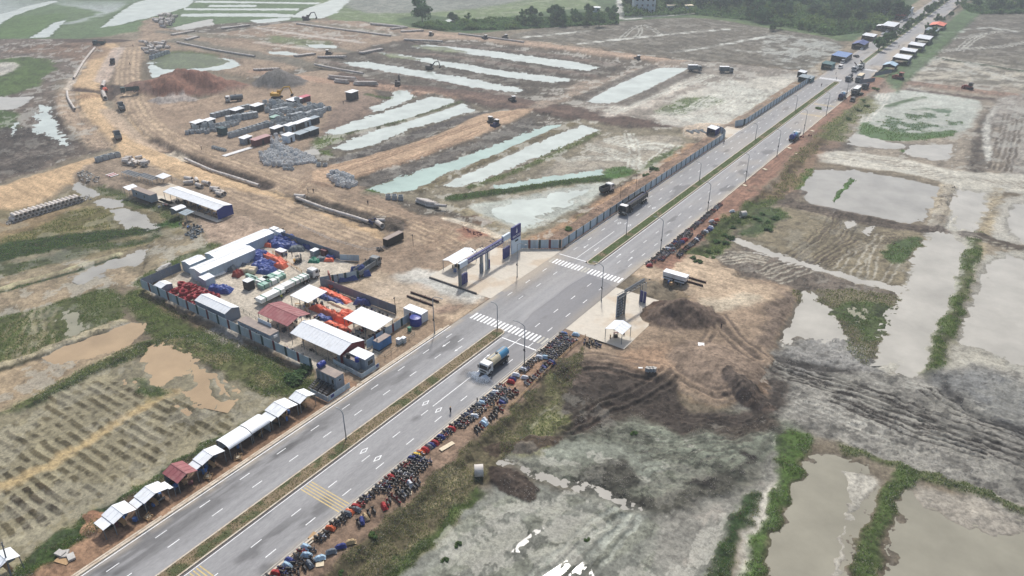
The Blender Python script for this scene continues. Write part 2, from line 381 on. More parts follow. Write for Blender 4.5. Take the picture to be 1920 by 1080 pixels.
# right far fields
pt([(1735,60),(1800,20),(1960,15),(1960,175),(1720,150),(1665,148),(1700,108)],'field',2,cls=2,clod=0.5)
rows([(1735,60),(1920,20),(1920,100),(1740,90)],1,0.15,6,(100,95,88),0.6,cut=0.3,dh=0)
pt([(1695,118),(1760,105),(1920,130),(1920,175),(1790,150),(1690,150)],'lmud',2,w=3,a=0.75,wet=0.6,nz=0.6,cls=3)
ln([(1715,101),(1780,113),(1850,123),(1940,138)],4,'dgreen',1,dh=0.6)
for q in ([(1740,82),(1765,70),(1790,72),(1830,66),(1890,55)],[(1735,100),(1800,92),(1870,88),(1930,78)],[(1797,96),(1818,76),(1840,66)],[(1700,140),(1730,122),(1770,108)],[(1690,138),(1760,128),(1840,140)],[(1800,112),(1840,128),(1900,150)]):
    tracks(q,2,3.2,(178,180,175),rw=1.0,gauge=2.4,seed=3)
ln([(1720,78),(1780,62),(1850,52),(1900,60)],5,(170,174,170),2,w=3,a=0.6,wet=0.8,nz=0.8)
ln([(1640,150),(1700,70),(1760,25),(1800,5)],7,(96,120,84),1.5,cls=4,clod=0.6)
# ---- construction land (upper middle): dark mud base
pt([(620,38),(800,57),(955,72),(1300,112),(1530,132),(1520,150),(1360,262),(1060,462),(860,430),(560,330),(640,180),(480,150),(270,60)],(106,99,90),3,w=3,clod=0.8,cls=3)
# haul roads, far
pt([(-20,72),(230,72),(232,80),(190,84),(-20,84)],'dbrown',2,cls=1,z=0,h=-0.3)
ln([(-20,85),(120,83),(190,82),(260,79),(420,74),(560,62)],9,'tan2',2,cls=1,z=0)
pt([(262,60),(275,36),(300,36),(330,60),(420,62),(500,48),(620,38),(800,57),(860,64),(955,74),(1000,78),(1300,116),(1500,132),(1500,140),(1300,126),(980,88),(840,74),(700,96),(640,108),(540,135),(440,142),(330,100),(250,86)],'tan2',3,w=3,cls=5,clod=0.4,h=-0.2)
pt([(470,56),(640,40),(760,58),(740,66),(620,84),(540,96),(470,84),(330,70)],(148,132,118),3,w=3,a=0.8,cls=3)
ln([(760,60),(860,68),(1000,82),(1300,118),(1520,138)],9,(178,156,138),2,cls=1,z=0)
ln([(1500,135),(1560,145),(1600,150)],8,(180,160,138),2)
# strips between the far bunds
for q,cw in (([(330,78),(420,95),(500,110),(590,124)],16),([(300,62),(440,72),(560,84),(680,104)],10),([(560,42),(640,52),(740,66)],9)):
    ln(q,cw,(128,122,108),3,w=3)
pt([(500,70),(600,78),(610,88),(520,82)],(118,128,92),4,w=3)
ln([(480,54),(560,66),(680,82)],5,(190,180,172),1,wet=0.7); ln([(480,82),(560,92),(600,97)],5,(188,176,166),1); ln([(550,44),(640,56),(740,68)],3,(188,184,178),1)
pond([(570,83),(600,83),(636,86),(628,91),(590,91)],'pale'); pond([(500,97),(540,96),(565,103),(540,105),(510,102)],'pale')
pond([(840,36),(880,40),(870,44),(835,40)],'pale')
# main haul roads (light tan)
pt([(184,86),(224,85),(207,112),(188,150),(190,165),(194,192),(206,212),(234,238),(264,262),(280,272),(350,302),(430,332),(480,350),(555,376),(640,404),(720,438),(716,462),(660,455),(560,424),(480,390),(380,342),(262,304),(232,292),(214,268),(176,236),(152,205),(146,186),(150,172),(138,160),(138,150)],'tan',1.5,cls=1,clod=0.15,h=0.0,hf=4,z=0)
pt([(226,82),(268,82),(262,130),(268,160),(330,190),(440,168),(600,130),(700,158),(670,210),(600,250),(580,300),(690,352),(780,400),(830,402),(958,458),(1060,472),(810,640),(700,700),(610,735),(590,700),(500,440),(440,398),(350,342),(480,362),(560,385),(722,450),(735,440),(560,372),(480,345),(360,292),(290,262),(250,232),(222,205),(210,150)],'tan2',2,cls=5,clod=0.3,h=0.0,hf=4,z=0)
pt([(225,284),(150,300),(0,346),(-40,356),(-40,420),(0,412),(60,388),(150,330),(215,300),(232,292)],'tan',2,cls=1,clod=0.2,h=0,hf=3,z=0)
pt([(150,318),(190,300),(262,300),(350,342),(440,400),(500,440),(440,460),(400,440),(350,400),(300,380),(200,350),(140,335)],(154,136,116),2,cls=5,clod=0.5,h=0,hf=3,z=0)
pt([(380,400),(440,402),(505,436),(420,478),(385,440)],(184,160,138),2,cls=5,h=0,z=0)
pt([(265,170),(330,190),(440,172),(560,140),(690,165),(640,200),(560,200),(430,205),(330,235),(290,215)],(168,144,120),3,w=3,cls=5,z=0)
pt([(600,250),(660,225),(720,195),(690,170),(640,190)],(150,128,112),2,cls=5,z=0)
# lighter wear along the haul lanes
for q in ([(205,92),(180,130),(165,165),(172,205),(215,255),(300,300),(420,345),(560,398),(700,448)],[(245,90),(240,150),(262,215),(330,270),(470,320),(620,380),(780,430),(860,460)]):
    tracks(q,3,4.0,(212,186,150),rw=1.3,gauge=2.4,wet=0.1,dh=-0.04,z=0,seed=5,a=0.5)
for q in ([(330,250),(420,300),(520,340),(700,390),(820,440),(870,480)],[(580,320),(640,345),(760,400),(850,425)],[(780,480),(830,440),(850,420)],[(700,480),(790,470),(850,450)],[(310,215),(400,185),(520,165)],[(560,360),(600,320),(700,280)]):
    tracks(q,2,3.0,(158,134,110),rw=1.0,gauge=2.2,wet=0.15,dh=-0.08,z=0,seed=6,a=0.55)
pt([(850,428),(890,425),(905,440),(880,455),(850,448)],(168,118,92),2,w=3,z=0)
pt([(700,536),(780,512),(820,520),(860,540),(900,552),(870,575),(790,560),(700,560)],(196,194,186),1.5,w=3,wet=0.8,z=0); pt([(740,545),(800,530),(850,545),(868,562),(800,560)],(184,186,182),1,w=3,wet=0.9,z=0,clod=0.1)
pt([(690,555),(760,570),(830,585),(885,560),(860,600),(800,612),(770,590)],(196,172,142),2,w=3,z=0)
pt([(755,540),(800,552),(835,570),(800,580),(750,560)],(176,140,124),2,w=3,a=0.7,z=0)
# trench beside the pipelines
ln([(283,262),(330,285),(400,312),(470,336),(500,348)],6,'dbrown',1.5,z=0,dh=-0.9,clod=1)
pt([(325,278),(352,290),(340,300),(310,285)],(206,196,180),1,z=0,wet=0.5)
pt([(385,290),(470,322),(498,342),(480,350),(420,325),(375,305)],(128,114,100),2,w=3,clod=1,z=0,dh=None) if False else None
pt([(550,366),(600,372),(690,398),(760,412),(756,430),(690,426),(620,402),(560,384)],(112,102,94),1.5,w=2,clod=1,z=0,cls=3)
ln([(570,374),(640,396),(720,420)],5,'dmud',2,z=0,dh=-0.9)
ln([(135,164),(190,172),(240,165)],5,'dbrown',1.5,z=0,dh=-0.5)
pt([(190,158),(230,160),(232,172),(205,186),(190,180)],'dbrown',1.5,z=0,clod=1)
# left of the curved haul road: mud banks and the pale drain
pt([(-20,84),(180,88),(137,150),(132,170),(140,205),(170,245),(205,270),(150,295),(0,340),(-20,345)],(122,112,104),2,w=3,clod=0.8,cls=3)
pt([(-20,118),(60,108),(105,122),(70,160),(-20,178)],(92,114,66),2,w=3,cls=4)
pt([(-20,122),(35,118),(20,135),(-20,142)],(190,188,180),2,w=3,wet=0.8)
pond([(-20,182),(30,182),(62,180),(50,195),(20,206),(-20,206)],'beige'); pt([(-20,206),(30,206),(38,228),(20,245),(-20,245)],(84,106,62),2,w=3)
pt([(-20,245),(60,240),(130,262),(180,272),(100,300),(-20,330)],(96,90,86),3,w=3,clod=1.0)
for q in ([(20,290),(80,270),(150,275)],[(0,310),(70,285),(140,285)],[(90,200),(100,240),(140,272)]): tracks(q,2,3,(120,112,104),rw=1.0,seed=9)
ln([(120,150),(112,190),(128,235),(170,275)],8,(146,136,122),2,dh=0.7); ln([(104,178),(102,215),(122,255),(150,280)],5,(108,98,90),1.5)
pond([(62,240),(75,195),(92,200),(98,222),(112,240),(118,260),(132,268),(128,274),(105,262),(80,250),(66,252)],'pale',isl=0.25)
pond([(28,232),(36,228),(30,246),(24,256),(22,246)],'pale')
ln([(122,172),(126,200),(150,232),(190,270)],9,(176,158,140),2,a=0.8,z=0); ln([(200,205),(232,238),(268,262),(300,275)],7,(186,168,150),1.5,a=0.8,z=0)
ln([(178,88),(150,125),(126,165)],4,(200,190,178),1,z=0); ln([(222,90),(205,120),(190,150)],8,(192,176,164),1.5,z=0)
pt([(150,80),(210,95),(165,120),(70,100),(10,95)],(140,118,102),3,w=3,a=0.7)
# pond with reeds by the soil heap
pond([(276,118),(290,108),(330,100),(380,102),(440,112),(455,122),(430,130),(370,134),(320,140),(285,146)],'pale',isl=0.12)
pt([(288,112),(330,98),(390,100),(440,116),(400,126),(330,130),(300,126)],(104,118,82),3,w=3,cls=4,h=-0.95)
# ---- long ponds between the bunds (middle)
pt([(590,112),(640,104),(760,78),(880,84),(1130,122),(1160,132),(1050,160),(985,180),(880,175),(700,145)],(98,92,84),2,w=3,clod=1,cls=3)
for q in ([(690,98),(820,104),(980,126),(1110,142)],[(600,116),(700,130),(860,158),(960,182)],[(760,80),(880,88),(1000,100),(1150,122)]): ln(q,8,(124,112,104),2,w=2,dh=0.5,clod=1)
pond([(768,88),(800,83),(880,91),(1000,106),(1085,117),(1124,126),(1105,133),(1000,119),(880,101)],'pale',w=2)
pond([(706,98),(735,100),(790,108),(880,122),(960,135),(1070,147),(1066,153),(1030,154),(950,145),(840,125),(740,107)],'pale',w=2)
pond([(645,117),(690,116),(800,134),(900,151),(980,168),(970,174),(880,163),(780,143),(660,124)],'pale',w=2)
pt([(775,85),(830,88),(870,98),(820,96)],(120,132,96),2,w=3,h=-1.0); pt([(715,100),(760,104),(800,113),(760,112)],(118,130,94),2,w=3,h=-1.0)
# dark haul bund across
pt([(640,140),(760,160),(900,176),(1000,188),(1140,210),(1300,222),(1300,240),(1200,238),(1080,228),(960,208),(860,190),(740,172),(640,155)],(110,92,84),2,w=3,clod=0.9,cls=1,h=-0.3)
ln([(480,132),(600,150),(740,164),(840,182)],10,(176,148,128),2,z=0,cls=1); ln([(760,166),(860,180),(960,196),(1060,212)],6,(132,110,98),2)
# pond + mud right of it
pt([(1080,190),(1200,128),(1330,118),(1500,134),(1520,150),(1380,240),(1290,240),(1150,215)],(146,140,132),2,w=3,clod=0.6,cls=3,wet=0.45)
ln([(1005,200),(1090,165),(1180,140),(1260,118)],12,(148,134,120),2,w=3,wet=0.5)
ln([(1150,212),(1230,178),(1300,145)],14,(180,172,162),3,w=3,wet=0.8,nz=0.5); tracks([(1140,214),(1220,180),(1330,140)],3,3,'wet',rw=0.9,seed=4)
pond([(1096,189),(1150,160),(1228,127),(1290,128),(1240,158),(1165,192),(1125,194)],'pale',w=2)
ln([(1170,196),(1230,168),(1310,128)],8,'dmud',2,dh=0.6,clod=1); ln([(1090,186),(1150,156),(1225,124)],7,'dmud',2,dh=0.5,clod=1)
pt([(1230,215),(1330,160),(1480,140),(1500,150),(1400,210),(1370,240),(1290,240)],(184,182,174),2,w=3,wet=0.6,cls=3)
pt([(1240,200),(1320,180),(1350,190),(1260,212)],(112,126,92),3,w=3)
for q in ([(1330,155),(1390,168),(1480,172)],[(1250,218),(1330,195),(1400,165)],[(1270,225),(1380,208),(1420,180)],[(1290,230),(1400,205),(1425,170)],[(1360,150),(1395,170),(1450,175)],[(1320,225),(1380,190),(1420,172)],[(1300,205),(1350,175),(1380,160)]): tracks(q,3,2.8,'wet',rw=0.9,seed=2,a=0.9)
# twin ponds (middle left)
pt([(590,262),(680,225),(720,200),(800,178),(860,188),(910,205),(905,216),(700,284),(640,296),(600,290)],(122,116,104),2,w=2,clod=0.8,cls=3)
pond([(688,205),(735,185),(742,170),(770,168),(775,182),(735,202),(700,210)],'pale',isl=0.1)
pond([(604,249),(640,236),(740,204),(808,181),(850,186),(852,194),(750,227),(640,253)],'pale',w=1)
pond([(625,276),(700,247),(780,222),(868,194),(888,206),(850,220),(770,240),(700,272),(645,284)],'pale',w=1,isl=0.08)
ln([(595,262),(680,245),(760,226),(862,192)],4,(104,108,82),1,dh=0.5); ln([(690,180),(740,184),(770,182)],4,'grass',1.5)
pt([(588,262),(640,252),(650,262),(600,276)],(112,128,76),2,w=3); pt([(590,284),(640,278),(630,290)],(108,126,72),2,w=3)
pond([(568,282),(596,281),(594,288),(572,290)],'beige')
pt([(620,300),(700,276),(800,238),(905,210),(908,217),(820,246),(720,284),(640,306)],(104,100,98),1.5,w=2,clod=1)
pt([(585,330),(620,312),(720,286),(830,250),(905,216),(990,206),(985,216),(900,255),(800,292),(720,318),(650,340),(600,345)],(190,164,138),1.5,w=1,cls=1,clod=0.2,h=-0.2,hf=3)
for q in ([(620,332),(760,285),(900,235),(970,212)],[(600,322),(740,285),(880,238)],[(660,334),(780,298),(900,248)]): tracks(q,1,0,(150,126,106),rw=1.0,wet=0.1,seed=8,dh=-0.1)
pt([(665,345),(720,322),(830,290),(930,250),(1000,222),(1020,236),(960,262),(860,298),(800,320),(740,345),(690,356)],(110,106,102),1.5,w=3,clod=1,cls=3)
# green ponds in front of the gate
pt([(680,360),(860,300),(1060,228),(1170,240),(1290,245),(1290,280),(1150,350),(1060,420),(960,450),(860,400),(760,375)],(140,134,118),1.5,w=2,clod=0.6,cls=3)
pt([(1130,262),(1200,250),(1280,258),(1240,290),(1160,320),(1060,330),(1000,330),(1080,290)],(162,156,144),2,w=3,wet=0.5,cls=2)
for q in ([(1180,250),(1190,285),(1188,315)],[(1130,262),(1180,275),(1240,280)],[(1100,275),(1160,290),(1200,310)],[(1060,300),(1120,295),(1180,300)],[(1150,258),(1220,270),(1260,272)],[(1210,318),(1240,292),(1262,272)]): tracks(q,2,2.6,'wet',rw=0.9,seed=1)
pond([(688,356),(760,330),(860,298),(940,268),(1020,238),(1058,232),(1000,262),(900,300),(840,322),(780,356),(720,362)],'green',w=1)
pond([(825,348),(900,314),(1000,270),(1092,235),(1124,243),(1060,272),(980,306),(900,340),(850,350)],'pale',w=1,isl=0.06)
pond([(928,350),(1010,335),(1128,318),(1136,328),(1020,346),(935,357)],'green',w=1)
ln([(790,358),(850,330),(930,295),(1010,258),(1075,232)],4.5,(128,120,96),1,dh=0.6,clod=0.8); ln([(700,358),(740,344),(780,330)],5,'bgreen',1.5,z=-1)
ln([(880,352),(960,325),(1050,285),(1120,250)],3.5,(112,120,82),1,dh=0.5); ln([(1010,290),(1080,256)],5,(104,118,74),1.5)
ln([(850,372),(940,360),(1040,345),(1135,335)],6,(66,88,50),1.2,dh=0.7,clod=1,cls=4); pt([(1130,325),(1150,314),(1185,315),(1180,328),(1140,335)],(84,122,62),1.5,w=2,cls=4)
pt([(880,388),(960,372),(1110,345),(1140,348),(1090,385),(1030,415),(960,438),(920,412)],(176,184,178),1.5,w=2,wet=0.85,clod=0.2,cls=3)
pond([(905,392),(980,374),(1080,356),(1110,352),(1060,388),(980,425),(945,415)],'pale',isl=0.32,w=2)
for q in ([(960,395),(1000,412),(1030,418)],[(980,385),(1030,400)],[(930,400),(990,425)]): tracks(q,2,2.4,(150,150,140),rw=0.7,a=0.9)
ln([(840,408),(900,425),(950,448)],4,(212,200,182),1,z=0); ln([(850,388),(910,412),(980,445)],5,(148,140,118),1.2)
ln([(985,450),(1060,420),(1140,370),(1220,320),(1300,268)],5,(178,150,124),1.5,z=0)
pt([(1000,462),(1060,440),(1140,388),(1230,325),(1340,258),(1352,264),(1230,342),(1070,452),(1040,468)],(164,124,102),1.2,w=2,z=0,h=0,cls=7)
pt([(1075,418),(1110,400),(1120,392),(1095,396)],'grass',1.5,w=2,z=0); pt([(1190,326),(1250,296),(1275,275),(1240,290)],(98,114,70),1.5,w=2); pt([(1050,428),(1080,412),(1070,425)],'olive',1,z=0)
pt([(1360,238),(1440,190),(1520,150),(1525,148),(1420,222),(1375,240)],(150,128,108),1.5,w=2,z=0,h=0,cls=7); pt([(1360,240),(1430,198),(1500,156),(1450,180)],(108,118,80),1.5,w=2,a=0.8)
pt([(1280,240),(1330,228),(1385,240),(1360,262),(1300,258)],(196,178,156),1.5,w=2,z=0,h=0,cls=5)
# ---- left fields
pt([(-40,412),(60,392),(150,350),(215,365),(300,392),(345,425),(330,450),(220,500),(120,520),(-40,560)],(136,128,102),2,w=2,cls=2,clod=0.5)
pt([(-40,440),(80,410),(160,392),(230,398),(225,425),(120,440),(-40,470)],(122,118,80),2,w=3,cls=2); pt([(-40,425),(110,395),(150,385),(60,425),(-40,455)],(158,138,112),2,w=3,a=0.7)
pt([(-40,470),(80,445),(200,432),(290,420),(340,405),(330,425),(260,440),(180,455),(60,478),(-40,500)],(60,80,48),1.5,w=2,cls=4,clod=0.9)
pt([(-40,500),(60,480),(180,458),(270,440),(300,445),(200,470),(80,500),(-40,530)],(92,100,72),2,w=3); pt([(-40,530),(80,505),(200,480),(330,450),(385,440),(410,470),(330,500),(262,525),(180,545),(60,580),(-40,610)],(150,140,118),2,w=3,cls=3,wet=0.5)
pond([(210,394),(240,392),(268,402),(290,420),(312,428),(284,433),(262,424),(236,428),(226,412)],'grey',w=1)
pond([(137,345),(150,340),(165,352),(186,366),(172,370),(152,362),(140,358)],'grey',w=1); pond([(170,380),(200,372),(225,378),(222,388),(196,390)],'grey',w=2)
pond([(312,452),(330,446),(346,446),(342,454),(318,458)],'grey',w=2)
pt([(190,350),(300,395),(345,410),(335,425),(300,410),(240,390),(190,370)],(96,104,70),1.5,w=3); pt([(300,420),(330,412),(345,425),(320,432)],'bgreen',1.5,w=2)
pond([(130,520),(190,500),(268,468),(300,470),(290,485),(220,505),(150,530)],'grey',isl=0.35,w=2)
pt([(-40,545),(60,525),(120,505),(200,492),(262,525),(225,540),(120,570),(-40,620)],(162,148,126),2,w=3,a=0.7,cls=3,nz=0.4)
ln([(-40,552),(60,525),(130,505),(220,478)],2.5,(176,172,142),0.8,nz=0.4,dh=0.4); ln([(-40,558),(60,532),(130,512),(215,485)],1.5,'dgreen',0.6)
ln([(262,530),(330,497),(400,465)],4,(98,112,64),1,w=2,clod=1)
pt([(-40,610),(80,575),(200,540),(232,560),(230,600),(180,625),(80,665),(-40,710)],(100,108,70),1.5,w=2,cls=2,clod=0.5)
for q in ([(0,640),(30,610),(60,580)],[(10,680),(45,630),(70,590)],[(30,690),(60,640),(100,580)],[(60,660),(75,620),(70,580)],[(90,650),(95,600)]): tracks(q,1,0,(134,130,100),rw=0.9)
pond([(120,585),(142,588),(152,600),(152,622),(138,634),(126,626),(132,606),(118,598)],'murk',w=1)
pt([(-40,700),(60,665),(130,640),(225,605),(262,612),(255,640),(180,690),(80,750),(-40,800)],(164,148,124),2,w=2,cls=3,wet=0.6,clod=0.4)
pond([(84,662),(130,640),(190,622),(240,606),(268,612),(262,632),(232,652),(170,672),(110,676)],'brown',w=2,isl=0.05)
ln([(-40,700),(60,668),(140,636),(226,604)],3,(170,162,138),1,dh=0.45,nz=0.3,clod=1); ln([(-40,708),(60,675),(140,643),(210,618)],1.4,(78,76,56),0.6)
ln([(-40,800),(40,768),(120,724),(200,684),(270,652),(290,648)],5.5,(104,112,70),1.2,dh=0.6,clod=1,cls=4); ln([(-40,790),(60,742),(150,695),(240,655)],2.5,(178,168,140),1,nz=0.5); ln([(-40,812),(60,765),(150,715),(230,680)],1.6,'dgreen',0.7)
pt([(235,560),(262,540),(300,565),(400,620),(500,665),(575,700),(590,720),(560,745),(470,735),(420,700),(340,660),(285,625),(255,590)],(100,112,66),1.5,w=2,cls=4,clod=0.9)
pt([(262,545),(300,560),(400,605),(500,652),(590,692),(590,705),(490,668),(390,622),(290,575)],(140,124,106),1.2,w=2,a=0.85)
pt([(410,625),(440,620),(462,640),(445,655),(418,648)],(162,158,152),1,w=3); pt([(320,640),(400,660),(470,690),(520,720),(480,730),(400,695),(340,668)],(152,146,112),1.5,w=3,a=0.8,nz=0.6)
pt([(-40,812),(60,768),(150,716),(230,682),(300,668),(420,705),(480,738),(570,745),(575,752),(440,815),(330,880),(180,985),(90,1040),(-40,1100)],'murk',1.5,w=2,cls=2,wet=0.8,clod=0.25)
rows([(30,785),(150,720),(245,720),(330,760),(380,790),(300,860),(200,930),(60,985),(-20,1010),(-20,800)],1,0.02,2.25,(92,85,64),0.8,duty=0.5,cut=0.45,w=0)
rows([(20,930),(90,905),(110,945),(90,985),(20,985)],1,0.02,2.25,(80,70,54),0.85,duty=0.55,cut=0.47,seed=3,w=0)
rows([(330,745),(400,760),(440,790),(400,820),(320,800)],1,0.05,2.2,(104,98,74),0.85,duty=0.55,cut=0.43,seed=5,w=0)
ln([(-40,925),(60,885),(150,838),(230,785),(300,745),(330,735)],2.6,(182,164,126),1,w=2,clod=0.1)
pond([(226,690),(262,668),(300,645),(350,672),(400,715),(440,742),(425,765),(385,755),(365,772),(330,745),(290,720),(245,716)],'brown',zw=-1.05,isl=0.34,w=3,depth=0.22)
pt([(250,712),(300,725),(312,740),(285,748),(262,735)],(92,104,66),1.2,w=2,h=-0.85,clod=1)
pt([(60,1040),(130,985),(200,945),(300,885),(420,815),(560,745),(570,752),(420,835),(300,905),(200,970),(190,1010),(150,1050),(100,1085),(20,1090)],(76,98,50),1.2,w=2,cls=4,clod=1,h=-0.6)
# ---- right-hand fields, far to near
pt([(1560,255),(1640,160),(1700,150),(1960,178),(1960,340),(1800,330),(1560,290)],(150,142,130),2,w=2,cls=3,clod=0.6,wet=0.5)
pt([(1612,232),(1650,172),(1700,164),(1780,180),(1835,190),(1828,225),(1800,248),(1700,262),(1620,260)],(178,184,178),1.5,w=2,wet=0.75,clod=0.2,cls=3)
pt([(1640,230),(1700,205),(1790,205),(1800,228),(1760,246),(1690,248)],(112,134,110),2,w=3,a=0.8,nz=1.0); pt([(1640,230),(1700,205),(1790,205),(1800,228),(1760,246),(1690,248)],(92,116,92),2,w=1,a=0.5,nz=1.0)
pt([(1612,234),(1628,230),(1650,240),(1700,250),(1790,244),(1780,256),(1700,264),(1640,262),(1615,256)],(80,114,58),1.2,w=2,cls=4)
ln([(1664,200),(1690,192),(1730,183)],4,(84,108,72),1,dh=0.4)
for q in ([(1650,172),(1645,190),(1630,205),(1618,228)],[(1665,172),(1655,195),(1640,210),(1622,228)]): tracks(q,1,0,(206,206,200),rw=0.9,a=1)
ln([(1640,150),(1720,158),(1800,168),(1900,180),(1960,188)],11,(150,126,110),2,w=2,cls=1,h=-0.5); ln([(1660,162),(1740,172),(1840,184),(1950,190)],5,'dbrown',2,w=2,clod=1)
pt([(1640,146),(1700,150),(1690,166),(1640,170)],(160,136,118),2,z=0,cls=5)
ln([(1900,195),(1860,215),(1845,250),(1830,320)],7,'dmud',2,w=2,clod=1); ln([(1870,200),(1850,235),(1855,300)],3,(192,192,186),1,wet=0.8)
pt([(1860,190),(1940,185),(1940,330),(1890,325),(1870,260)],(156,152,146),2,w=3,wet=0.6,clod=0.6,nz=0.3); tracks([(1905,215),(1895,260),(1880,320)],3,3,'dmud',rw=1.0,wet=0.3)
pond([(1590,262),(1605,250),(1618,255),(1660,266),(1710,272),(1690,280),(1620,276),(1588,272)],'beige',w=2,isl=0.05)
pond([(1705,274),(1760,272),(1785,270),(1780,298),(1750,302),(1690,288)],'beige',w=2,isl=0.05); ln([(1690,284),(1740,278),(1776,274)],2,(80,112,58),0.6)
pt([(1500,282),(1560,268),(1600,262),(1600,278),(1545,285)],'dmud',1.5,w=3,clod=1)
# pale wet lane and its crossing
pt([(1535,288),(1580,284),(1680,296),(1800,320),(1960,332),(1960,366),(1850,352),(1800,348),(1700,325),(1600,312),(1540,302)],(196,194,184),1.5,w=2,wet=0.8,clod=0.25,cls=3)
tracks([(1560,292),(1680,306),(1790,336),(1930,348)],4,2.4,(146,140,130),rw=0.7,wet=0.5,a=0.7)
pt([(1780,335),(1880,350),(1860,385),(1825,450),(1790,560),(1755,640),(1735,705),(1690,700),(1640,690),(1670,600),(1705,500),(1740,420),(1765,370)],(190,188,178),1.5,w=2,wet=0.85,clod=0.2,cls=3)
pond([(1640,690),(1668,600),(1695,535),(1720,470),(1750,430),(1790,440),(1815,470),(1800,525),(1775,590),(1745,640),(1735,690),(1715,706),(1690,700),(1688,676)],'beige',w=2,isl=0.04)
pond([(1778,372),(1800,356),(1850,362),(1848,392),(1825,435),(1790,430)],'beige',w=2,isl=0.1)
tracks([(1796,342),(1790,385),(1766,430),(1735,490),(1710,540)],1,0,(210,208,198),rw=0.7,a=1)
pond([(1498,362),(1528,318),(1600,320),(1690,334),(1762,350),(1750,380),(1730,410),(1700,418),(1640,408),(1560,396),(1520,385)],'grey',w=1)
pt([(1488,345),(1512,318),(1524,318),(1508,345),(1494,358)],(76,122,40),0.8,w=1,cls=4); pt([(1578,352),(1592,334),(1602,338),(1588,354),(1572,372),(1560,380),(1568,362)],(76,120,44),0.6,w=1,h=-0.95,cls=4)
ln([(1500,360),(1470,385),(1540,388),(1600,402),(1700,425),(1755,425),(1768,385),(1780,350)],4.5,(120,110,100),1,dh=0.45,clod=1); ln([(1752,420),(1765,385),(1776,350)],6,(164,156,140),1,w=2,nz=0.3)
ln([(1430,368),(1500,385),(1580,404),(1680,424),(1760,432)],7,(116,106,96),1.5,w=2,clod=1,cls=1); tracks([(1440,372),(1560,400),(1690,430),(1760,436)],2,2.5,(92,84,78),rw=0.7,wet=0.3)
pt([(1862,360),(1880,362),(1860,440),(1830,520),(1800,600),(1760,700),(1745,705),(1765,640),(1800,540),(1835,440)],(170,160,138),1,w=2,clod=0.8,nz=0.2); ln([(1832,440),(1812,510),(1790,580),(1765,650),(1748,704)],4,(92,108,62),1,w=2,dh=0.5,clod=1,nz=0.3)
pt([(1880,375),(1960,370),(1960,455),(1880,452),(1862,440)],(178,176,168),1.5,w=2,wet=0.75,clod=0.15,cls=3); pond([(1892,400),(1905,385),(1960,378),(1960,456),(1910,452),(1898,438)],'beige',w=2)
ln([(1815,440),(1860,452),(1960,480)],6,'dmud',1.2,w=2,clod=1,dh=0.4); tracks([(1818,444),(1870,460),(1960,490)],1,0,'lmud',rw=0.6)
pt([(1845,480),(1960,490),(1960,730),(1790,705),(1765,700),(1800,610),(1825,530)],(172,170,160),1.5,w=2,wet=0.8,clod=0.2,cls=3); pond([(1805,612),(1830,560),(1850,500),(1890,480),(1960,500),(1960,690),(1900,680),(1850,655),(1800,650)],'beige',w=2,isl=0.12,zw=-1.15)
tracks([(1910,540),(1905,600),(1890,670)],1,0,(120,116,106),rw=0.8,wet=0.5)
# wedge with tyre tracks below the track
pt([(1365,445),(1400,395),(1470,390),(1560,410),(1680,430),(1735,440),(1735,460),(1700,520),(1680,560),(1600,530),(1500,490)],(138,130,110),1.5,w=2,cls=2,clod=0.7,wet=0.4)
for q in ([(1490,492),(1560,440),(1580,405)],[(1510,498),(1580,450),(1600,410)],[(1480,485),(1540,440),(1570,400)],[(1520,505),(1610,450),(1680,440)],[(1540,500),(1620,465),(1700,445)]): tracks(q,2,1.7,(98,90,82),rw=0.4,wet=0.3,dh=-0.14,seed=7,a=0.8)
for q in ([(1600,520),(1630,470),(1650,440)],[(1630,528),(1640,480)],[(1660,530),(1690,470)],[(1570,505),(1600,470)]): tracks(q,1,0,'lmud',rw=0.6,seed=1)
pt([(1660,470),(1690,448),(1726,444),(1722,462),(1690,490),(1664,490)],(92,114,72),1.2,w=2,cls=4,clod=1); pt([(1400,400),(1440,392),(1470,405),(1460,425),(1420,440),(1400,425)],(88,110,64),1.5,w=3,cls=4,clod=1)
pond([(1578,416),(1605,414),(1608,424),(1590,430)],'beige',w=2,isl=0.05); pond([(1616,430),(1640,424),(1645,432),(1625,438)],'beige',w=2)
pond([(1365,447),(1385,448),(1440,468),(1500,488),(1560,506),(1640,528),(1690,540),(1680,548),(1610,530),(1520,506),(1450,484),(1390,462)],'beige',zw=-1.15,w=1)
pt([(1340,490),(1400,465),(1500,500),(1620,535),(1680,552),(1600,560),(1500,545),(1420,530)],(120,112,104),1.5,w=2,clod=1,cls=3); tracks([(1350,488),(1400,480),(1440,490)],3,2.5,'lmud',rw=0.8); tracks([(1440,520),(1500,498)],3,3,'lmud',rw=0.7)
pt([(1440,545),(1520,545),(1620,545),(1700,565),(1665,610),(1625,690),(1580,640),(1530,590)],(128,122,106),1.5,w=2,clod=0.8,cls=4,wet=0.4)
pt([(1560,590),(1580,570),(1640,568),(1680,580),(1650,630),(1620,640),(1600,610)],(96,112,70),1.5,w=2,clod=1)
pond([(1450,655),(1470,610),(1492,560),(1510,545),(1540,570),(1565,596),(1588,630),(1560,640),(1500,632)],'beige',w=2); pond([(1595,585),(1615,578),(1628,585),(1620,598),(1602,602)],'murk',w=1)
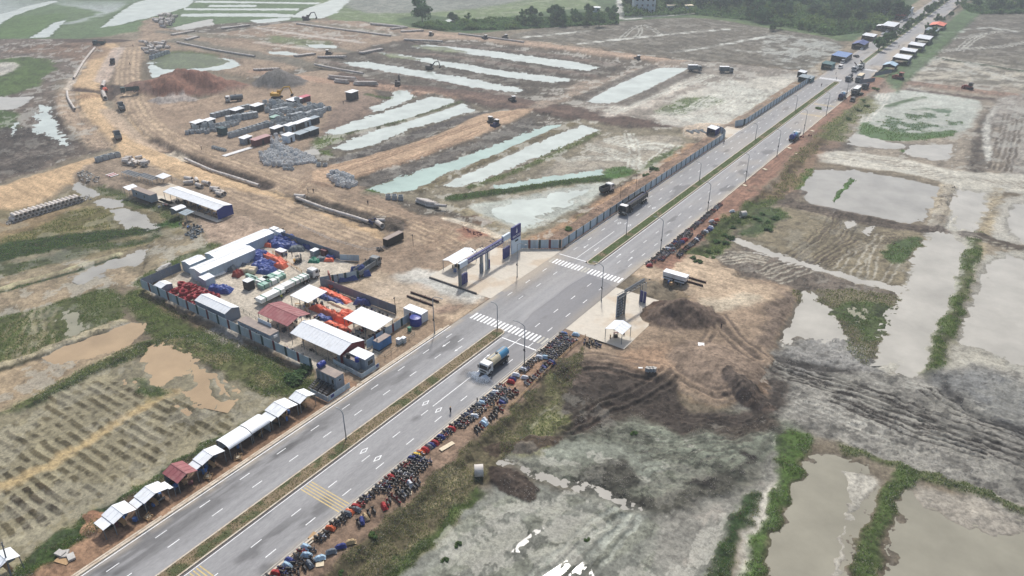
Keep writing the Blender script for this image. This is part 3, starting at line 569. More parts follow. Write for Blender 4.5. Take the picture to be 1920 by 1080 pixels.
# grey churned mud
pt([(1400,740),(1445,680),(1470,645),(1560,632),(1630,690),(1735,705),(1790,690),(1880,690),(1960,720),(1960,985),(1800,915),(1700,880),(1590,838),(1520,815),(1440,810),(1380,790)],(146,145,140),2,w=2,clod=1.0,wet=0.45,cls=3)
pt([(1450,650),(1530,628),(1600,640),(1630,680),(1560,690),(1470,690)],(156,156,154),1.5,w=3,clod=1.0); pt([(1740,720),(1850,690),(1960,760),(1960,830),(1850,780)],(128,130,130),3,w=3,clod=0.9)
for q in ([(1390,640),(1440,680),(1520,712),(1640,742),(1760,790),(1930,850)],[(1350,600),(1410,665),(1500,700),(1620,735),(1740,780)],[(1560,745),(1680,790),(1800,820),(1930,870)],[(1740,730),(1800,770),(1880,800),(1950,825)],[(1600,760),(1720,810),(1850,850)]): tracks(q,2,2.6,(62,58,56),rw=0.5,wet=0.3,dh=-0.16,seed=3,a=0.9)
for q in ([(1450,730),(1560,770),(1700,830)],[(1640,720),(1760,740),(1900,790)],[(1480,760),(1600,800),(1720,850)]): tracks(q,2,2.2,(180,180,174),rw=0.4,wet=0.8,dh=-0.06,seed=13,a=0.5)
ln([(1775,730),(1830,775),(1900,800),(1960,830)],3,(72,72,72),1.2,w=2,dh=-0.3); ln([(1455,672),(1520,690),(1600,695)],3,(86,84,82),1.2,w=2,dh=-0.3)
# churned gley below the platform
pt([(930,830),(1000,770),(1080,730),(1180,760),(1260,790),(1400,770),(1520,815),(1480,850),(1420,890),(1330,950),(1240,960),(1130,920),(1000,890)],(126,131,119),2,w=2,clod=1.0,wet=0.4,cls=3)
pt([(1030,850),(1110,840),(1220,845),(1230,875),(1140,890),(1060,880)],(144,150,140),2,w=3,clod=0.5,wet=0.5)
pt([(1210,790),(1330,780),(1430,800),(1470,830),(1380,850),(1250,830)],(142,149,136),2,w=3,clod=0.8); ln([(1130,915),(1180,940),(1250,948),(1310,925),(1330,905)],6,(98,98,90),1.5,w=3,clod=1,dh=0.4); ln([(1150,900),(1170,885),(1180,880)],5,(96,96,88),1.5,w=3,clod=1,dh=0.4)
for q in ([(1060,800),(1200,830),(1330,830),(1440,815)],[(1100,790),(1250,815),(1400,800)],[(1200,860),(1300,850),(1400,825)],[(1190,905),(1260,900),(1330,880),(1400,850)],[(1230,770),(1330,790),(1460,790)]): tracks(q,2,2.6,(106,106,98),rw=0.45,wet=0.4,dh=-0.08,seed=4,a=0.5,w=2)
for q in ([(1330,880),(1400,860),(1460,835)],[(1290,900),(1310,890)],[(1390,840),(1420,825)]): ln(q,3,(70,68,64),1,w=3,nz=0.6,clod=1,dh=0.3)
pond([(940,868),(960,872),(1010,888),(1080,905),(1120,915),(1170,938),(1210,955),(1200,958),(1160,944),(1090,918),(1020,898),(950,880)],'grey',zw=-1.2,w=1)
pt([(920,880),(950,875),(1000,895),(985,915),(940,940),(915,920)],(92,82,76),1.5,w=3,clod=1,h=-0.6)
# pale flat in the foreground
pt([(700,1100),(780,1020),(880,940),(960,900),(1060,915),(1180,955),(1260,970),(1340,950),(1420,890),(1480,840),(1465,890),(1400,960),(1340,1090),(1330,1110)],(140,143,136),2,w=2,cls=3,clod=0.45,wet=0.5)
pt([(1240,980),(1340,930),(1430,850),(1480,830),(1470,880),(1400,960),(1340,1060),(1250,1090)],(152,151,145),2,w=3,a=0.8,wet=0.6,cls=3,clod=0.5)
rows([(760,1090),(900,950),(1000,920),(1200,965),(1240,1010),(1160,1100)],0.35,1.0,6.5,(150,154,142),0.6,cut=0.25,dh=-0.05)
for q in ([(990,1095),(1120,985),(1180,958)],[(1040,1095),(1150,990)],[(1090,1095),(1190,968)]): tracks(q,1,0,(170,175,167),rw=0.8,wet=0.6)
for pp in ([(962,1036),(975,1020),(992,1008),(1015,985),(1018,990),(1000,1004),(990,1015),(972,1034)],[(1020,1082),(1045,1066),(1064,1053),(1068,1062),(1050,1076),(1040,1084)],[(1066,1084),(1082,1066),(1094,1056),(1097,1062),(1082,1078),(1076,1086)],[(1104,1082),(1109,1070),(1112,1082)]): pond(pp,'glint',zw=-1.04,w=2,depth=0.4)
for pp in ([(1320,985),(1340,965),(1345,950),(1335,955),(1318,975)],[(1300,960),(1322,958),(1315,966)],[(1345,960),(1362,962),(1368,975),(1352,975)],[(1285,1060),(1300,1048),(1305,1058),(1292,1068)],[(1415,905),(1425,895),(1428,908)]): pt(pp,(160,156,148),0.8,w=2,wet=0.9,clod=0.05)
pt([(1395,930),(1412,922),(1425,930),(1405,980),(1378,1030),(1352,1090),(1328,1090),(1345,1040),(1370,985)],(66,92,52),1.0,w=2,cls=4,clod=1,h=-0.75)
pt([(1430,920),(1400,1000),(1370,1095),(1395,1095),(1440,980),(1460,900)],(186,184,176),1.2,w=2,wet=0.85,clod=0.1,cls=3)
pond([(1425,1100),(1470,970),(1510,880),(1535,850),(1570,850),(1620,880),(1655,905),(1640,940),(1610,1010),(1580,1100)],'murk2',w=2)
pt([(1582,885),(1610,885),(1640,900),(1635,930),(1610,960),(1595,985),(1570,1100),(1548,1100),(1575,1010),(1585,950),(1590,920)],(178,176,168),1,w=2,wet=0.7,h=-1.0,clod=0.4); 
pond([(1650,1100),(1680,1000),(1690,925),(1705,915),(1740,925),(1762,960),(1800,975),(1900,985),(1960,990),(1960,1100)],'murk2',w=2,isl=0.06)
pt([(1740,925),(1800,935),(1960,985),(1960,1010),(1850,1000),(1770,985),(1755,955)],(168,164,156),1.2,w=3,wet=0.75,a=0.8,h=-1.0)
pt([(1464,815),(1490,808),(1522,818),(1515,850),(1500,890),(1470,950),(1440,1020),(1415,1100),(1378,1100),(1405,1030),(1445,940),(1460,880)],(94,120,62),1,w=2,cls=4,clod=0.8,h=-0.7)
ln([(1580,842),(1620,848),(1660,868),(1720,888),(1800,912),(1880,945),(1960,985)],2.2,(112,120,84),0.8,w=2,cls=4,clod=1,h=-0.75); ln([(1700,886),(1680,915),(1660,960),(1635,1020),(1610,1100)],2.9,(98,116,70),0.8,w=2,cls=4,clod=1,h=-0.7)
# ---- raised platform by the second gate
pt([(1150,640),(1215,590),(1285,560),(1380,520),(1470,530),(1490,550),(1465,610),(1445,655),(1430,720),(1390,745),(1320,755),(1230,705),(1120,690),(1060,680),(1080,640)],(160,138,114),1.5,w=2,cls=5,clod=0.4,h=0.0,hf=2.5,z=0)
pt([(1070,660),(1120,690),(1230,708),(1320,758),(1400,745),(1440,700),(1450,730),(1400,770),(1300,790),(1200,770),(1100,730),(1050,705)],(108,96,86),1.5,w=3,cls=5,clod=1,z=-0.5); pt([(1040,700),(1120,692),(1230,708),(1320,760),(1400,744),(1440,690),(1452,755),(1420,795),(1330,806),(1240,796),(1150,800),(1070,830),(1000,850),(985,830),(1035,770)],(86,76,69),2,w=3,a=0.9,clod=1,z=-0.8)
pt([(1260,690),(1300,655),(1350,640),(1400,650),(1430,690),(1405,720),(1350,735),(1290,718)],(160,138,116),2,w=2,z=0,clod=0.5); pt([(1190,660),(1250,650),(1275,670),(1250,695),(1190,690)],(182,148,116),2,w=3,z=0,a=0.8)
pt([(1250,475),(1340,490),(1420,530),(1470,540),(1440,560),(1360,560),(1260,545),(1200,520)],(200,176,146),2,w=3,cls=5,z=0,h=0,clod=0.3); pt([(1300,560),(1380,545),(1430,555),(1380,580),(1330,585)],(196,182,158),2,w=3,z=0)
pt([(1430,575),(1470,555),(1490,550),(1470,600),(1440,650),(1420,640),(1440,600)],(140,122,106),1.2,w=2,z=0,clod=0.8)
for q in ([(1325,575),(1350,615),(1385,650),(1420,675)],[(1350,590),(1380,625),(1430,668)],[(1310,655),(1330,630),(1335,612)],[(1260,690),(1290,715),(1350,740),(1410,720)]): tracks(q,1,0,(104,90,80),rw=0.8,wet=0.2,z=0,dh=-0.15)
tracks([(1060,800),(1130,760),(1200,730),(1250,700)],2,3,(82,72,66),rw=0.9,wet=0.3,z=-0.5,dh=-0.3)
tracks([(1030,720),(1060,690),(1120,680),(1230,700)],3,2.4,(130,112,98),rw=0.7,wet=0.2,z=-0.3)
# ---- road corridor, in road coordinates
def wp(pts,col=None, **k): k.setdefault('sm',False); pt(pts,col,space='w',**k)
wp([(-116,10),(-73,10),(-73,480),(-116,480)],None,h=0.0,hf=1.2,w=1)
wp([(-83,10),(-74.6,10),(-74.6,150),(-83,150)],(152,126,104),f=0.8,w=2,cls=7,clod=0.5)
wp([(-83,100),(-78,100),(-78,140),(-83,140)],(178,140,108),f=1,w=2,a=0.7)
wp([(-83,186),(-74.6,186),(-74.6,480),(-83,480)],(160,120,98),f=0.8,w=2,cls=7,clod=0.5)
wp([(-75,10),(-69,10),(-66,60),(-67,95),(-70,128),(-75,138)],(116,110,88),f=1.2,w=2,cls=4,clod=1); wp([(-73,15),(-67.5,15),(-66,90),(-70,110),(-72,90)],(150,142,116),f=1.2,w=3,a=0.6,nz=0.6); wp([(-69,20),(-66.5,20),(-65,84),(-67,84)],(88,104,58),f=0.8,w=2)
wp([(-75,128),(-66,118),(-60,100),(-66,96),(-71,118)],(140,140,104),f=1.2,w=3,nz=0.4)
wp([(-75,196),(-68,200),(-69,290),(-70,340),(-75,340)],(96,110,64),f=1.5,w=3,cls=4,clod=1); wp([(-76,250),(-66,270),(-66,345),(-76,350)],(140,116,98),f=2,w=3,a=0.7)
wp([(-75,340),(-66,345),(-66,420),(-75,430)],(118,120,84),f=2,w=3,cls=4,clod=0.8)
wp([(-76,480),(-64,450),(-60,900),(-76,900)],(92,116,78),f=2,w=2,cls=4,h=-0.3); wp([(-118,470),(-106,470),(-106,900),(-118,900)],(150,140,124),f=2,w=2,h=-0.1)
wp([(-114,12),(-107,12),(-107,95),(-113,95)],(168,132,100),f=0.8,w=2,cls=7,clod=0.4); wp([(-118,40),(-110,40),(-110,84),(-118,84)],(112,92,78),f=1,w=2,a=0.8)
wp([(-110,98),(-107,98),(-107,128),(-118,128),(-122,118),(-112,104)],(162,138,112),f=0.8,w=2,cls=7)
wp([(-116,184),(-107,184),(-107,316),(-116,316)],(158,130,108),f=1,w=2,cls=7); wp([(-110.5,184),(-107.5,184),(-107.5,316),(-110.5,316)],(172,120,98),f=0.8,w=2)
wp([(-116,330),(-107,330),(-107,440),(-116,440)],(150,128,106),f=1,w=2)
wp([(-190,93),(-119,93),(-108,100),(-112,104),(-121,122),(-150,123),(-150,137),(-190,137)],(198,188,172),f=0.5,w=1,cls=5,h=0.0,clod=0.15,hf=1.5); wp([(-150,122),(-120,122),(-112,138),(-150,138)],(188,168,142),f=2,w=2,cls=5)
wp([(-160,103),(-140,108),(-135,118),(-160,120)],(208,200,186),f=3,w=3,a=0.7)
wp([(-220,137),(-205,135),(-192,140),(-192,96),(-196,96),(-225,120)],None,h=-0.2)
# ground under the paved road and pads sits lower than the paving
wp([(-107.4,5),(-82.4,5),(-82.4,1200),(-107.4,1200)],(120,116,110),f=0.25,w=0,h=-0.25,hf=0.3)
for x0,x1,y0,y1 in ((-129,-107,143.5,178),(-82.6,-65.7,141.6,168),(-113,-107,320,336)): wp([(x0,y0),(x1,y0),(x1,y1),(x0,y1)],None,f=0.25,w=0,h=-0.12,hf=0.3)
wp([(-109,436),(-80,436),(-80,462),(-109,462)],None,f=0.5,w=0,h=-0.2)

# ---- heaps of soil and gravel belong to the ground's relief
def heap(px,py,rx,ry,hh,col,z=0.0,seed=0,rot=0.0,sharp=1.0,clod=0.5):
    cx,cy = P(px,py,z); c,s = math.cos(rot),math.sin(rot)
    i = np.nonzero((abs(TX - cx)<max(rx,ry)*1.4) & (abs(TY - cy)<max(rx,ry)*1.4))[0]
    if not len(i): return
    x,y = WX[2][i] - cx,WY[2][i] - cy; u = (x*c+y*s)/rx; v = (-x*s+y*c)/ry; r = np.sqrt(u*u+v*v)
    g = np.clip(1 - r,0,1) ** sharp; g = g*(0.75+0.5*nB[i])
    HT[i] += (hh*g).astype(np.float32); put(i,sstep(0.0,0.12,1 - r)*0.95,col,0.1,clod)
heap(350,164,36,20,8,(140,108,96),rot=0.6,sharp=0.7); heap(345,160,14,9,4,(140,108,96),rot=0.6); heap(318,174,16,10,5,(146,112,98)); heap(390,165,15,9,4,(142,108,96)); heap(360,152,14,8,4,(136,104,94))
for a_ in ((302,190),(325,187),(350,185)): heap(*a_,8,5,2.6,(168,160,156))
heap(522,155,18,15,8,(124,122,122)); heap(508,160,10,6,2,(128,126,124)); heap(165,180,8,5,1.6,(178,150,122))
heap(1275,594,11,7.5,5.0,(128,110,98),rot=0.5,clod=0.8); heap(1350,692,14,10,2.6,(152,132,114),rot=-0.4,clod=0.6); heap(1235,580,2.5,1.5,0.9,(96,80,72)); heap(1400,735,8,3.5,1.8,(112,100,92),rot=-0.4,clod=1); heap(900,408,5,3,1.0,(130,112,98)); heap(735,425,6,3,1.6,(112,104,96),clod=1); heap(700,412,7,2.5,1.5,(108,100,92),clod=1); heap(175,965,2.5,1.8,0.8,(180,142,118)); heap(300,205,6,3,1,(170,146,122))
heap(872,405,3.5,2,0.8,(120,108,96),clod=0.6); heap(600,345,6,2,0.8,(160,134,110)); heap(168,992,3.2,1.6,0.9,(184,150,124)); heap(1060,690,7,3,1.0,(112,98,88),clod=1); heap(960,905,6,3.5,1.2,(88,78,72),z=-1,clod=1); heap(985,835,9,2.5,1.0,(100,88,78),z=-1,rot=0.9,clod=1)

# ---- relief and colour grain
amp = (0.10+0.42*CLD); damp = np.where(CLS==1,0.35,1.0)*np.where(WET>0.8,0.35,1.0)
paved = (TX>-107.8) & (TX<-82.2) & (TY>5)
HT += np.where(paved,0,(amp*damp*((nC - 0.5)*0.9+(nB - 0.5)*0.7+np.abs(nD - 0.5)*0.8*CLD - 0.1))).astype(np.float32)
HT += np.where(np.hypot(TX,TY)>1100,-2.0,0)
g1 = 1+(nB - 0.5)*(0.34+0.55*CLD)+(nC - 0.5)*(0.2+0.65*CLD)+(nD - 0.5)*(0.1+0.4*CLD)+(nA - 0.5)*0.3
g1 = np.clip(g1,0.45,1.6)
COL *= g1[:, None]
# clots darker where churned
k = sstep(0.56,0.66,nC)*np.clip(CLD - 0.55,0,1)*1.0
COL *= (1 - 0.5*k)[:, None]
fl = (CLS==3) | (CLS==2)
pz = fbm(TX,TY,6.5,5,101,0.66); pu = sstep(0.575,0.59,pz)*fl*np.where(CLS==3,1.0,0.45)*np.where(CLD>0.85,0.5,1.0)
COL += (np.array(lin((180,180,172)),np.float32)*0.95 - COL)*(pu*0.45)[:, None]; WET[:] = np.maximum(WET,pu*0.95); HT -= (pu*0.06).astype(np.float32)
ck = sstep(0.57,0.60,fbm(TX,TY,2.1,4,103,0.68))*(0.25+0.75*np.clip(CLD,0,1))*np.where(paved,0,1)*(1 - pu); COL *= (1 - 0.36*ck)[:, None]; HT += (0.10*ck*np.clip(CLD,0.2,1)).astype(np.float32)
ak = ((CLS==1) | (CLS==5) | (CLS==7)) & ~paved
s1 = fbm(TX/7.0,TY/0.55,1.0,3,107); s2 = fbm(TX/0.55,TY/7.0,1.0,3,109); sx_ = np.where(TY<205,s1,s2); sk = sstep(0.55,0.60,sx_)*ak; COL *= (1 - 0.17*sk*sstep(0.42,0.55,nA))[:, None]; sk2 = sstep(0.43,0.38,sx_)*ak; COL *= (1+0.09*sk2)[:, None]
lm_ = COL.mean(1,keepdims=True); COL[:] = (lm_+(COL - lm_)*np.where(CLS==1,0.84,np.where((CLS==5) | (CLS==7),0.68,0.92))[:, None])*np.array([1.015,1.0,0.95],np.float32); COL[:] = np.clip(COL,0.004,1); COL[:] = 0.30*(COL/0.30) ** 1.16*0.80

# ground material: colour and wetness are surface properties of the soil; fine grain and small clods from noise
def ground_mat():
    m = bpy.data.materials.new('soil'); m.use_nodes = True; n = m.node_tree.nodes; l = m.node_tree.links; b = n['Principled BSDF']
    at = n.new('ShaderNodeAttribute'); at.attribute_name = 'soil'; pr = n.new('ShaderNodeAttribute'); pr.attribute_name = 'moist'
    geo = n.new('ShaderNodeNewGeometry'); sp = n.new('ShaderNodeSeparateColor'); l.new(pr.outputs['Color'],sp.inputs[0])
    nz = n.new('ShaderNodeTexNoise'); nz.inputs['Scale'].default_value = 1.7; nz.inputs['Detail'].default_value = 9; nz.inputs['Roughness'].default_value = 0.8; l.new(geo.outputs['Position'],nz.inputs['Vector'])
    mr = n.new('ShaderNodeMapRange'); mr.inputs[1].default_value = 0.3; mr.inputs[2].default_value = 0.7; mr.inputs[3].default_value = 0.6; mr.inputs[4].default_value = 1.4; l.new(nz.outputs[0],mr.inputs[0])
    n2 = n.new('ShaderNodeTexNoise'); n2.inputs['Scale'].default_value = 0.9; n2.inputs['Detail'].default_value = 10; n2.inputs['Roughness'].default_value = 0.76; l.new(geo.outputs['Position'],n2.inputs['Vector'])
    m2 = n.new('ShaderNodeMapRange'); m2.inputs[1].default_value = 0.50; m2.inputs[2].default_value = 0.57; m2.inputs[3].default_value = 1.0; m2.inputs[4].default_value = 0.0; l.new(n2.outputs[0],m2.inputs[0])
    m3 = n.new('ShaderNodeMath'); m3.operation = 'MULTIPLY_ADD'; m3.inputs[1].default_value = 0.30; m3.inputs[2].default_value = 0.78; l.new(m2.outputs[0],m3.inputs[0])
    m4 = n.new('ShaderNodeMath'); m4.operation = 'MULTIPLY'; l.new(m3.outputs[0],m4.inputs[0]); l.new(mr.outputs[0],m4.inputs[1])
    vm = n.new('ShaderNodeVectorMath'); vm.operation = 'SCALE'; l.new(at.outputs['Color'],vm.inputs[0]); l.new(m4.outputs[0],vm.inputs['Scale'])
    l.new(vm.outputs[0],b.inputs['Base Color'])
    ad = n.new('ShaderNodeMath'); ad.operation = 'MULTIPLY_ADD'; ad.inputs[1].default_value = -0.62; ad.inputs[2].default_value = 0.98; l.new(sp.outputs[0],ad.inputs[0]); l.new(ad.outputs[0],b.inputs['Roughness'])
    b.inputs['Specular IOR Level'].default_value = 0.18
    bp = n.new('ShaderNodeBump'); bp.inputs['Distance'].default_value = 0.25; l.new(nz.outputs[0],bp.inputs['Height'])
    st = n.new('ShaderNodeMath'); st.operation = 'MULTIPLY_ADD'; st.inputs[1].default_value = 0.6; st.inputs[2].default_value = 0.12; l.new(sp.outputs[1],st.inputs[0]); l.new(st.outputs[0],bp.inputs['Strength'])
    l.new(bp.outputs[0],b.inputs['Normal'])
    return m
SOIL = ground_mat()
idx = np.arange(NR*NT).reshape(NR,NT)
nxt = np.roll(idx,-1,1)
quads = np.stack([idx[:-1],nxt[:-1],nxt[1:],idx[1:]],-1).reshape(-1,4)
fcl = CLS[quads[:, 0]]
VZ = np.stack([TX,TY,HT],1).astype(np.float32)
CO4 = np.concatenate([COL,np.ones((NV,1),np.float32)],1); PR4 = np.stack([WET,CLD,np.zeros(NV),np.ones(NV)],1).astype(np.float32)
for k,nm in enumerate(CLSN):
    q = quads[fcl==k]
    if not len(q): continue
    used,inv = np.unique(q,return_inverse=True); inv = inv.reshape(-1,4).astype(np.int32)
    me = bpy.data.meshes.new(nm); me.vertices.add(len(used)); me.vertices.foreach_set('co',VZ[used].ravel())
    me.loops.add(inv.size); me.loops.foreach_set('vertex_index',inv.ravel()); me.polygons.add(len(inv))
    me.polygons.foreach_set('loop_start',np.arange(0,inv.size,4,dtype=np.int32)); me.polygons.foreach_set('loop_total',np.full(len(inv),4,np.int32))
    me.polygons.foreach_set('use_smooth',np.ones(len(inv),bool)); me.update(calc_edges=True)
    for an,ar in (('soil',CO4),('moist',PR4)):
        at = me.attributes.new(an,'FLOAT_COLOR','POINT'); at.data.foreach_set('color',ar[used].ravel())
    me.materials.append(SOIL); tag(link(nm,me),kind='structure')
def ground_z(x,y):
    """height of the ground sheet at a place (nearest grid point)"""
    a = x*CS+y*SS; b = -x*SS+y*CS; r = math.hypot(a,b); t = math.atan2(a,b)
    i = min(max(int(np.searchsorted(rr,r)),1),NR - 1); j = int(np.searchsorted(th,t)) % NT
    i = i - 1 if abs(rr[i - 1] - r)<abs(rr[i] - r) else i
    return float(HT[i*NT+j])

# ---- water
def water_mat(name,rgb,rough=0.06,bump=0.03):
    m = bpy.data.materials.new(name); m.use_nodes = True; n = m.node_tree.nodes; l = m.node_tree.links; b = n['Principled BSDF']
    geo = n.new('ShaderNodeNewGeometry'); nz = n.new('ShaderNodeTexNoise'); nz.inputs['Scale'].default_value = 0.09; nz.inputs['Detail'].default_value = 7; nz.inputs['Roughness'].default_value = 0.62; l.new(geo.outputs['Position'],nz.inputs['Vector'])
    mr = n.new('ShaderNodeMapRange'); mr.inputs[1].default_value = 0.3; mr.inputs[2].default_value = 0.7; mr.inputs[3].default_value = 0.8; mr.inputs[4].default_value = 1.12; l.new(nz.outputs[0],mr.inputs[0])
    vm = n.new('ShaderNodeVectorMath'); vm.operation = 'SCALE'; vm.inputs[0].default_value = lin(rgb); l.new(mr.outputs[0],vm.inputs['Scale']); l.new(vm.outputs[0],b.inputs['Base Color'])
    b.inputs['Roughness'].default_value = rough; b.inputs['IOR'].default_value = 1.33; b.inputs['Specular IOR Level'].default_value = 0.5 if name in ('water_pale','water_green','water_glint') else 0.28
    n2 = n.new('ShaderNodeTexNoise'); n2.inputs['Scale'].default_value = 1.2; n2.inputs['Detail'].default_value = 3; l.new(geo.outputs['Position'],n2.inputs['Vector'])
    bp = n.new('ShaderNodeBump'); bp.inputs['Strength'].default_value = bump; bp.inputs['Distance'].default_value = 0.05; l.new(n2.outputs[0],bp.inputs['Height']); l.new(bp.outputs[0],b.inputs['Normal'])
    MAT[name] = m
for nm,c in (('pale',(190,199,191)),('green',(166,188,178)),('beige',(178,175,165)),('grey',(164,162,154)),('brown',(172,150,120)),('murk',(146,144,124)),('murk2',(146,143,128)),('glint',(150,150,145))):
    water_mat('water_'+nm,c,0.16 if nm=='glint' else 0.08)
for p,zw,kd in PONDS:
    bm = bmesh.new(); vs_ = [bm.verts.new((x,y,zw)) for x,y in p]; f = bm.faces.new(vs_); f.normal_update()
    if f.normal.z<0: f.normal_flip()
    bmesh.ops.triangulate(bm,faces=bm.faces[:])
    me = bpy.data.meshes.new('water'); bm.to_mesh(me); bm.free(); me.materials.append(MAT['water_'+kd]); tag(link('water',me),kind='structure')
# ---------------------------------------------------------------- paved road
def attr_mat(name,bump=0.15,scale=3.0,var=0.16,stretch=(1,1,1),r0=0.92,r1=-0.7,spec=0.4):
    m = bpy.data.materials.new(name); m.use_nodes = True; n = m.node_tree.nodes; l = m.node_tree.links; b = n['Principled BSDF']
    at = n.new('ShaderNodeAttribute'); at.attribute_name = 'soil'; geo = n.new('ShaderNodeNewGeometry')
    mp = n.new('ShaderNodeMapping'); mp.inputs['Scale'].default_value = stretch; l.new(geo.outputs['Position'],mp.inputs[0])
    nz = n.new('ShaderNodeTexNoise'); nz.inputs['Scale'].default_value = scale; nz.inputs['Detail'].default_value = 7; nz.inputs['Roughness'].default_value = 0.7; l.new(mp.outputs[0],nz.inputs['Vector'])
    mr = n.new('ShaderNodeMapRange'); mr.inputs[1].default_value = 0.3; mr.inputs[2].default_value = 0.7; mr.inputs[3].default_value = 1 - var; mr.inputs[4].default_value = 1+var; l.new(nz.outputs[0],mr.inputs[0])
    vm = n.new('ShaderNodeVectorMath'); vm.operation = 'SCALE'; l.new(at.outputs['Color'],vm.inputs[0]); l.new(mr.outputs[0],vm.inputs['Scale']); l.new(vm.outputs[0],b.inputs['Base Color'])
    ma = n.new('ShaderNodeMath'); ma.operation = 'MULTIPLY_ADD'; ma.inputs[1].default_value = r1; ma.inputs[2].default_value = r0; l.new(at.outputs['Alpha'],ma.inputs[0]); l.new(ma.outputs[0],b.inputs['Roughness'])
    b.inputs['Specular IOR Level'].default_value = spec
    bp = n.new('ShaderNodeBump'); bp.inputs['Strength'].default_value = bump; bp.inputs['Distance'].default_value = 0.02; l.new(nz.outputs[0],bp.inputs['Height']); l.new(bp.outputs[0],b.inputs['Normal'])
    MAT[name] = m
    return m
attr_mat('asphalt',stretch=(1,0.25,1)); attr_mat('paving',bump=0.1,var=0.1,scale=1.2)
def sheet(name,x0,x1,y0,y1,z,dx,dy,colf,m,parent=None,keep=None):
    """flat paved sheet with its own colour (rgb) and wetness (a) per vertex"""
    nx = max(int((x1 - x0)/dx),1)+1; ny = max(int((y1 - y0)/dy),1)+1
    gx,gy = np.meshgrid(np.linspace(x0,x1,nx),np.linspace(y0,y1,ny)); gx = gx.ravel(); gy = gy.ravel()
    id_ = np.arange(nx*ny).reshape(ny,nx); q = np.stack([id_[:-1, :-1],id_[:-1,1:],id_[1:, 1:],id_[1:, :-1]],-1).reshape(-1,4)
    if keep is not None: q = q[keep(gx[q].mean(1),gy[q].mean(1))]
    co = np.stack([gx,gy,np.full(len(gx),z)],1)
    me = bpy.data.meshes.new(name); me.from_pydata(co.tolist(),[],q.tolist())
    at = me.attributes.new('soil','FLOAT_COLOR','POINT'); at.data.foreach_set('color',colf(gx,gy).astype(np.float32).ravel())
    me.materials.append(MAT[m]); return link(name,me,parent)
def road_col(x,y):
    n1 = fbm(x*2.2,y*0.22,2.0,4,51); n2 = fbm(x,y*0.5,9.0,4,52); n3 = fbm(x,y,3.0,3,53); n4 = fbm(x,y*0.6,5.0,3,54)
    base = 0.29+0.07*(n1 - 0.5)+0.06*(n2 - 0.5)
    near = sstep(175,60,y)
    dk = np.zeros_like(x)
    dk += sstep(-101.5,-103,x)*near*sstep(0.42,0.5,n1*0.6+n2*0.4)                       # left lanes,patched tarmac
    dk += sstep(-100.5,-101.5,x)*sstep(-103.5,-102.5,x)*sstep(70,40,y)*0.6
    dk += sstep(-89.6,-89.0,x)*sstep(66,54,y)*sstep(0.36,0.44,n4)                           # fresh tarmac in the foreground,right
    dk += sstep(-100,-103,x)*(sstep(110,125,y)*sstep(185,150,y))*0.5*sstep(0.4,0.6,n2)
    base = base*(1 - 0.42*np.clip(dk,0,1))
    base = base*(1+0.12*sstep(-99.6,-98.5,x)*sstep(-97,-97.5,x))*(1+0.10*sstep(-93,-92,x)*sstep(-89.5,-90,x))
    tyre = np.exp(-((np.abs(((x+200.0) % 3.7) - 1.85) - 0.85)/0.35) ** 2); base *= 1 - 0.06*tyre
    c = np.stack([base,base,base*1.0],1)
    dust = np.clip(sstep(-105.2,-107,x)*0.8+sstep(-84.2,-82.6,x)*0.5,0,1)*sstep(0.3,0.6,n3)+0.8*sstep(120,140,y)*sstep(190,172,y)*sstep(-101,-107,x)*sstep(0.35,0.6,n2)+0.30*sstep(0.5,0.7,n2)*sstep(100,250,y)
    dust += 0.5*sstep(320,400,y)*sstep(-91,-85,x)*sstep(0.35,0.6,n2)+0.75*sstep(-86,-82.6,x)*sstep(136,150,y)*sstep(195,180,y)
    dust = np.clip(dust,0,0.85); c = c*(1 - dust[:, None])+dust[:, None]*c3((196,184,166))*0.75
    wet = sstep(-94.5,-92.0,x+2.5*(n2 - 0.5))*sstep(98,112,y+10*(n4 - 0.5))*sstep(186,168,y+12*(n2 - 0.5)+0.5*(x+90))
    wet = np.clip(wet+0.55*sstep(-99,-95,x)*sstep(136,142,y)*sstep(172,160,y)*sstep(0.4,0.55,n2),0,1)
    c *= (1 - 0.52*wet)[:, None]; c[:, 2] *= 1+0.14*wet; c[:, 1] *= 1+0.05*wet  # wet tarmac darkens; bluish sky reflection is tinted into its colour
    # pale scuffs and repaired squares
    sc_ = sstep(0.66,0.72,fbm(x*1.6,y*0.5,3.5,3,61))*near*0.45; c = c*(1 - sc_[:, None])+sc_[:, None]*0.3
    stain = sstep(0.68,0.74,fbm(x*1.2,y*0.45,4.5,3,67))*0.35; c *= (1 - stain)[:, None]
    return np.concatenate([c,(0.12+0.85*wet)[:, None]],1)
isl = lambda x,y: ~((x>-97.05) & (x<-93.65) & (((y<131.0)) | ((y>177.0) & (y<454)) | (y>510)))
road = tag(sheet('road',-107.2,-82.4,5,1100,0.0,0.42,1.0,road_col,'asphalt',keep=isl),kind='structure')
mat('paint_white',(236,238,238),0.55,0.06,2.0,dirt=(170,168,165),dscale=1.5,damt=0.5); mat('paint_worn',(186,184,172),0.7,0.1,dirt=(140,136,128),damt=0.7); mat('paint_yellow',(206,182,120),0.6,0.08,2.0,dirt=(150,140,120),dscale=1.2,damt=0.7)
mat('kerb',(206,196,178),0.85,0.1,1.0,dirt=(160,136,108),dscale=0.7,damt=0.7); mat('kerb_dark',(96,92,90),0.85,0.15)
ZP = 0.006
def rect(mb,x0,x1,y0,y1,z=ZP): mb.add([(x0,y0,z),(x1,y0,z),(x1,y1,z),(x0,y1,z)],[(0,1,2,3)])
dash_me = MB(); rect(dash_me,-0.09,0.09,0,2.25,0); dash_me = dash_me.mesh('lane_dash','paint_white')
def dashes(x,y0,y1,pitch,skip=()):
    y = y0
    while y<y1:
        if not any(a <= y <= b for a,b in skip): link('lane_dash',dash_me,road,(x,y,ZP))
        y += pitch
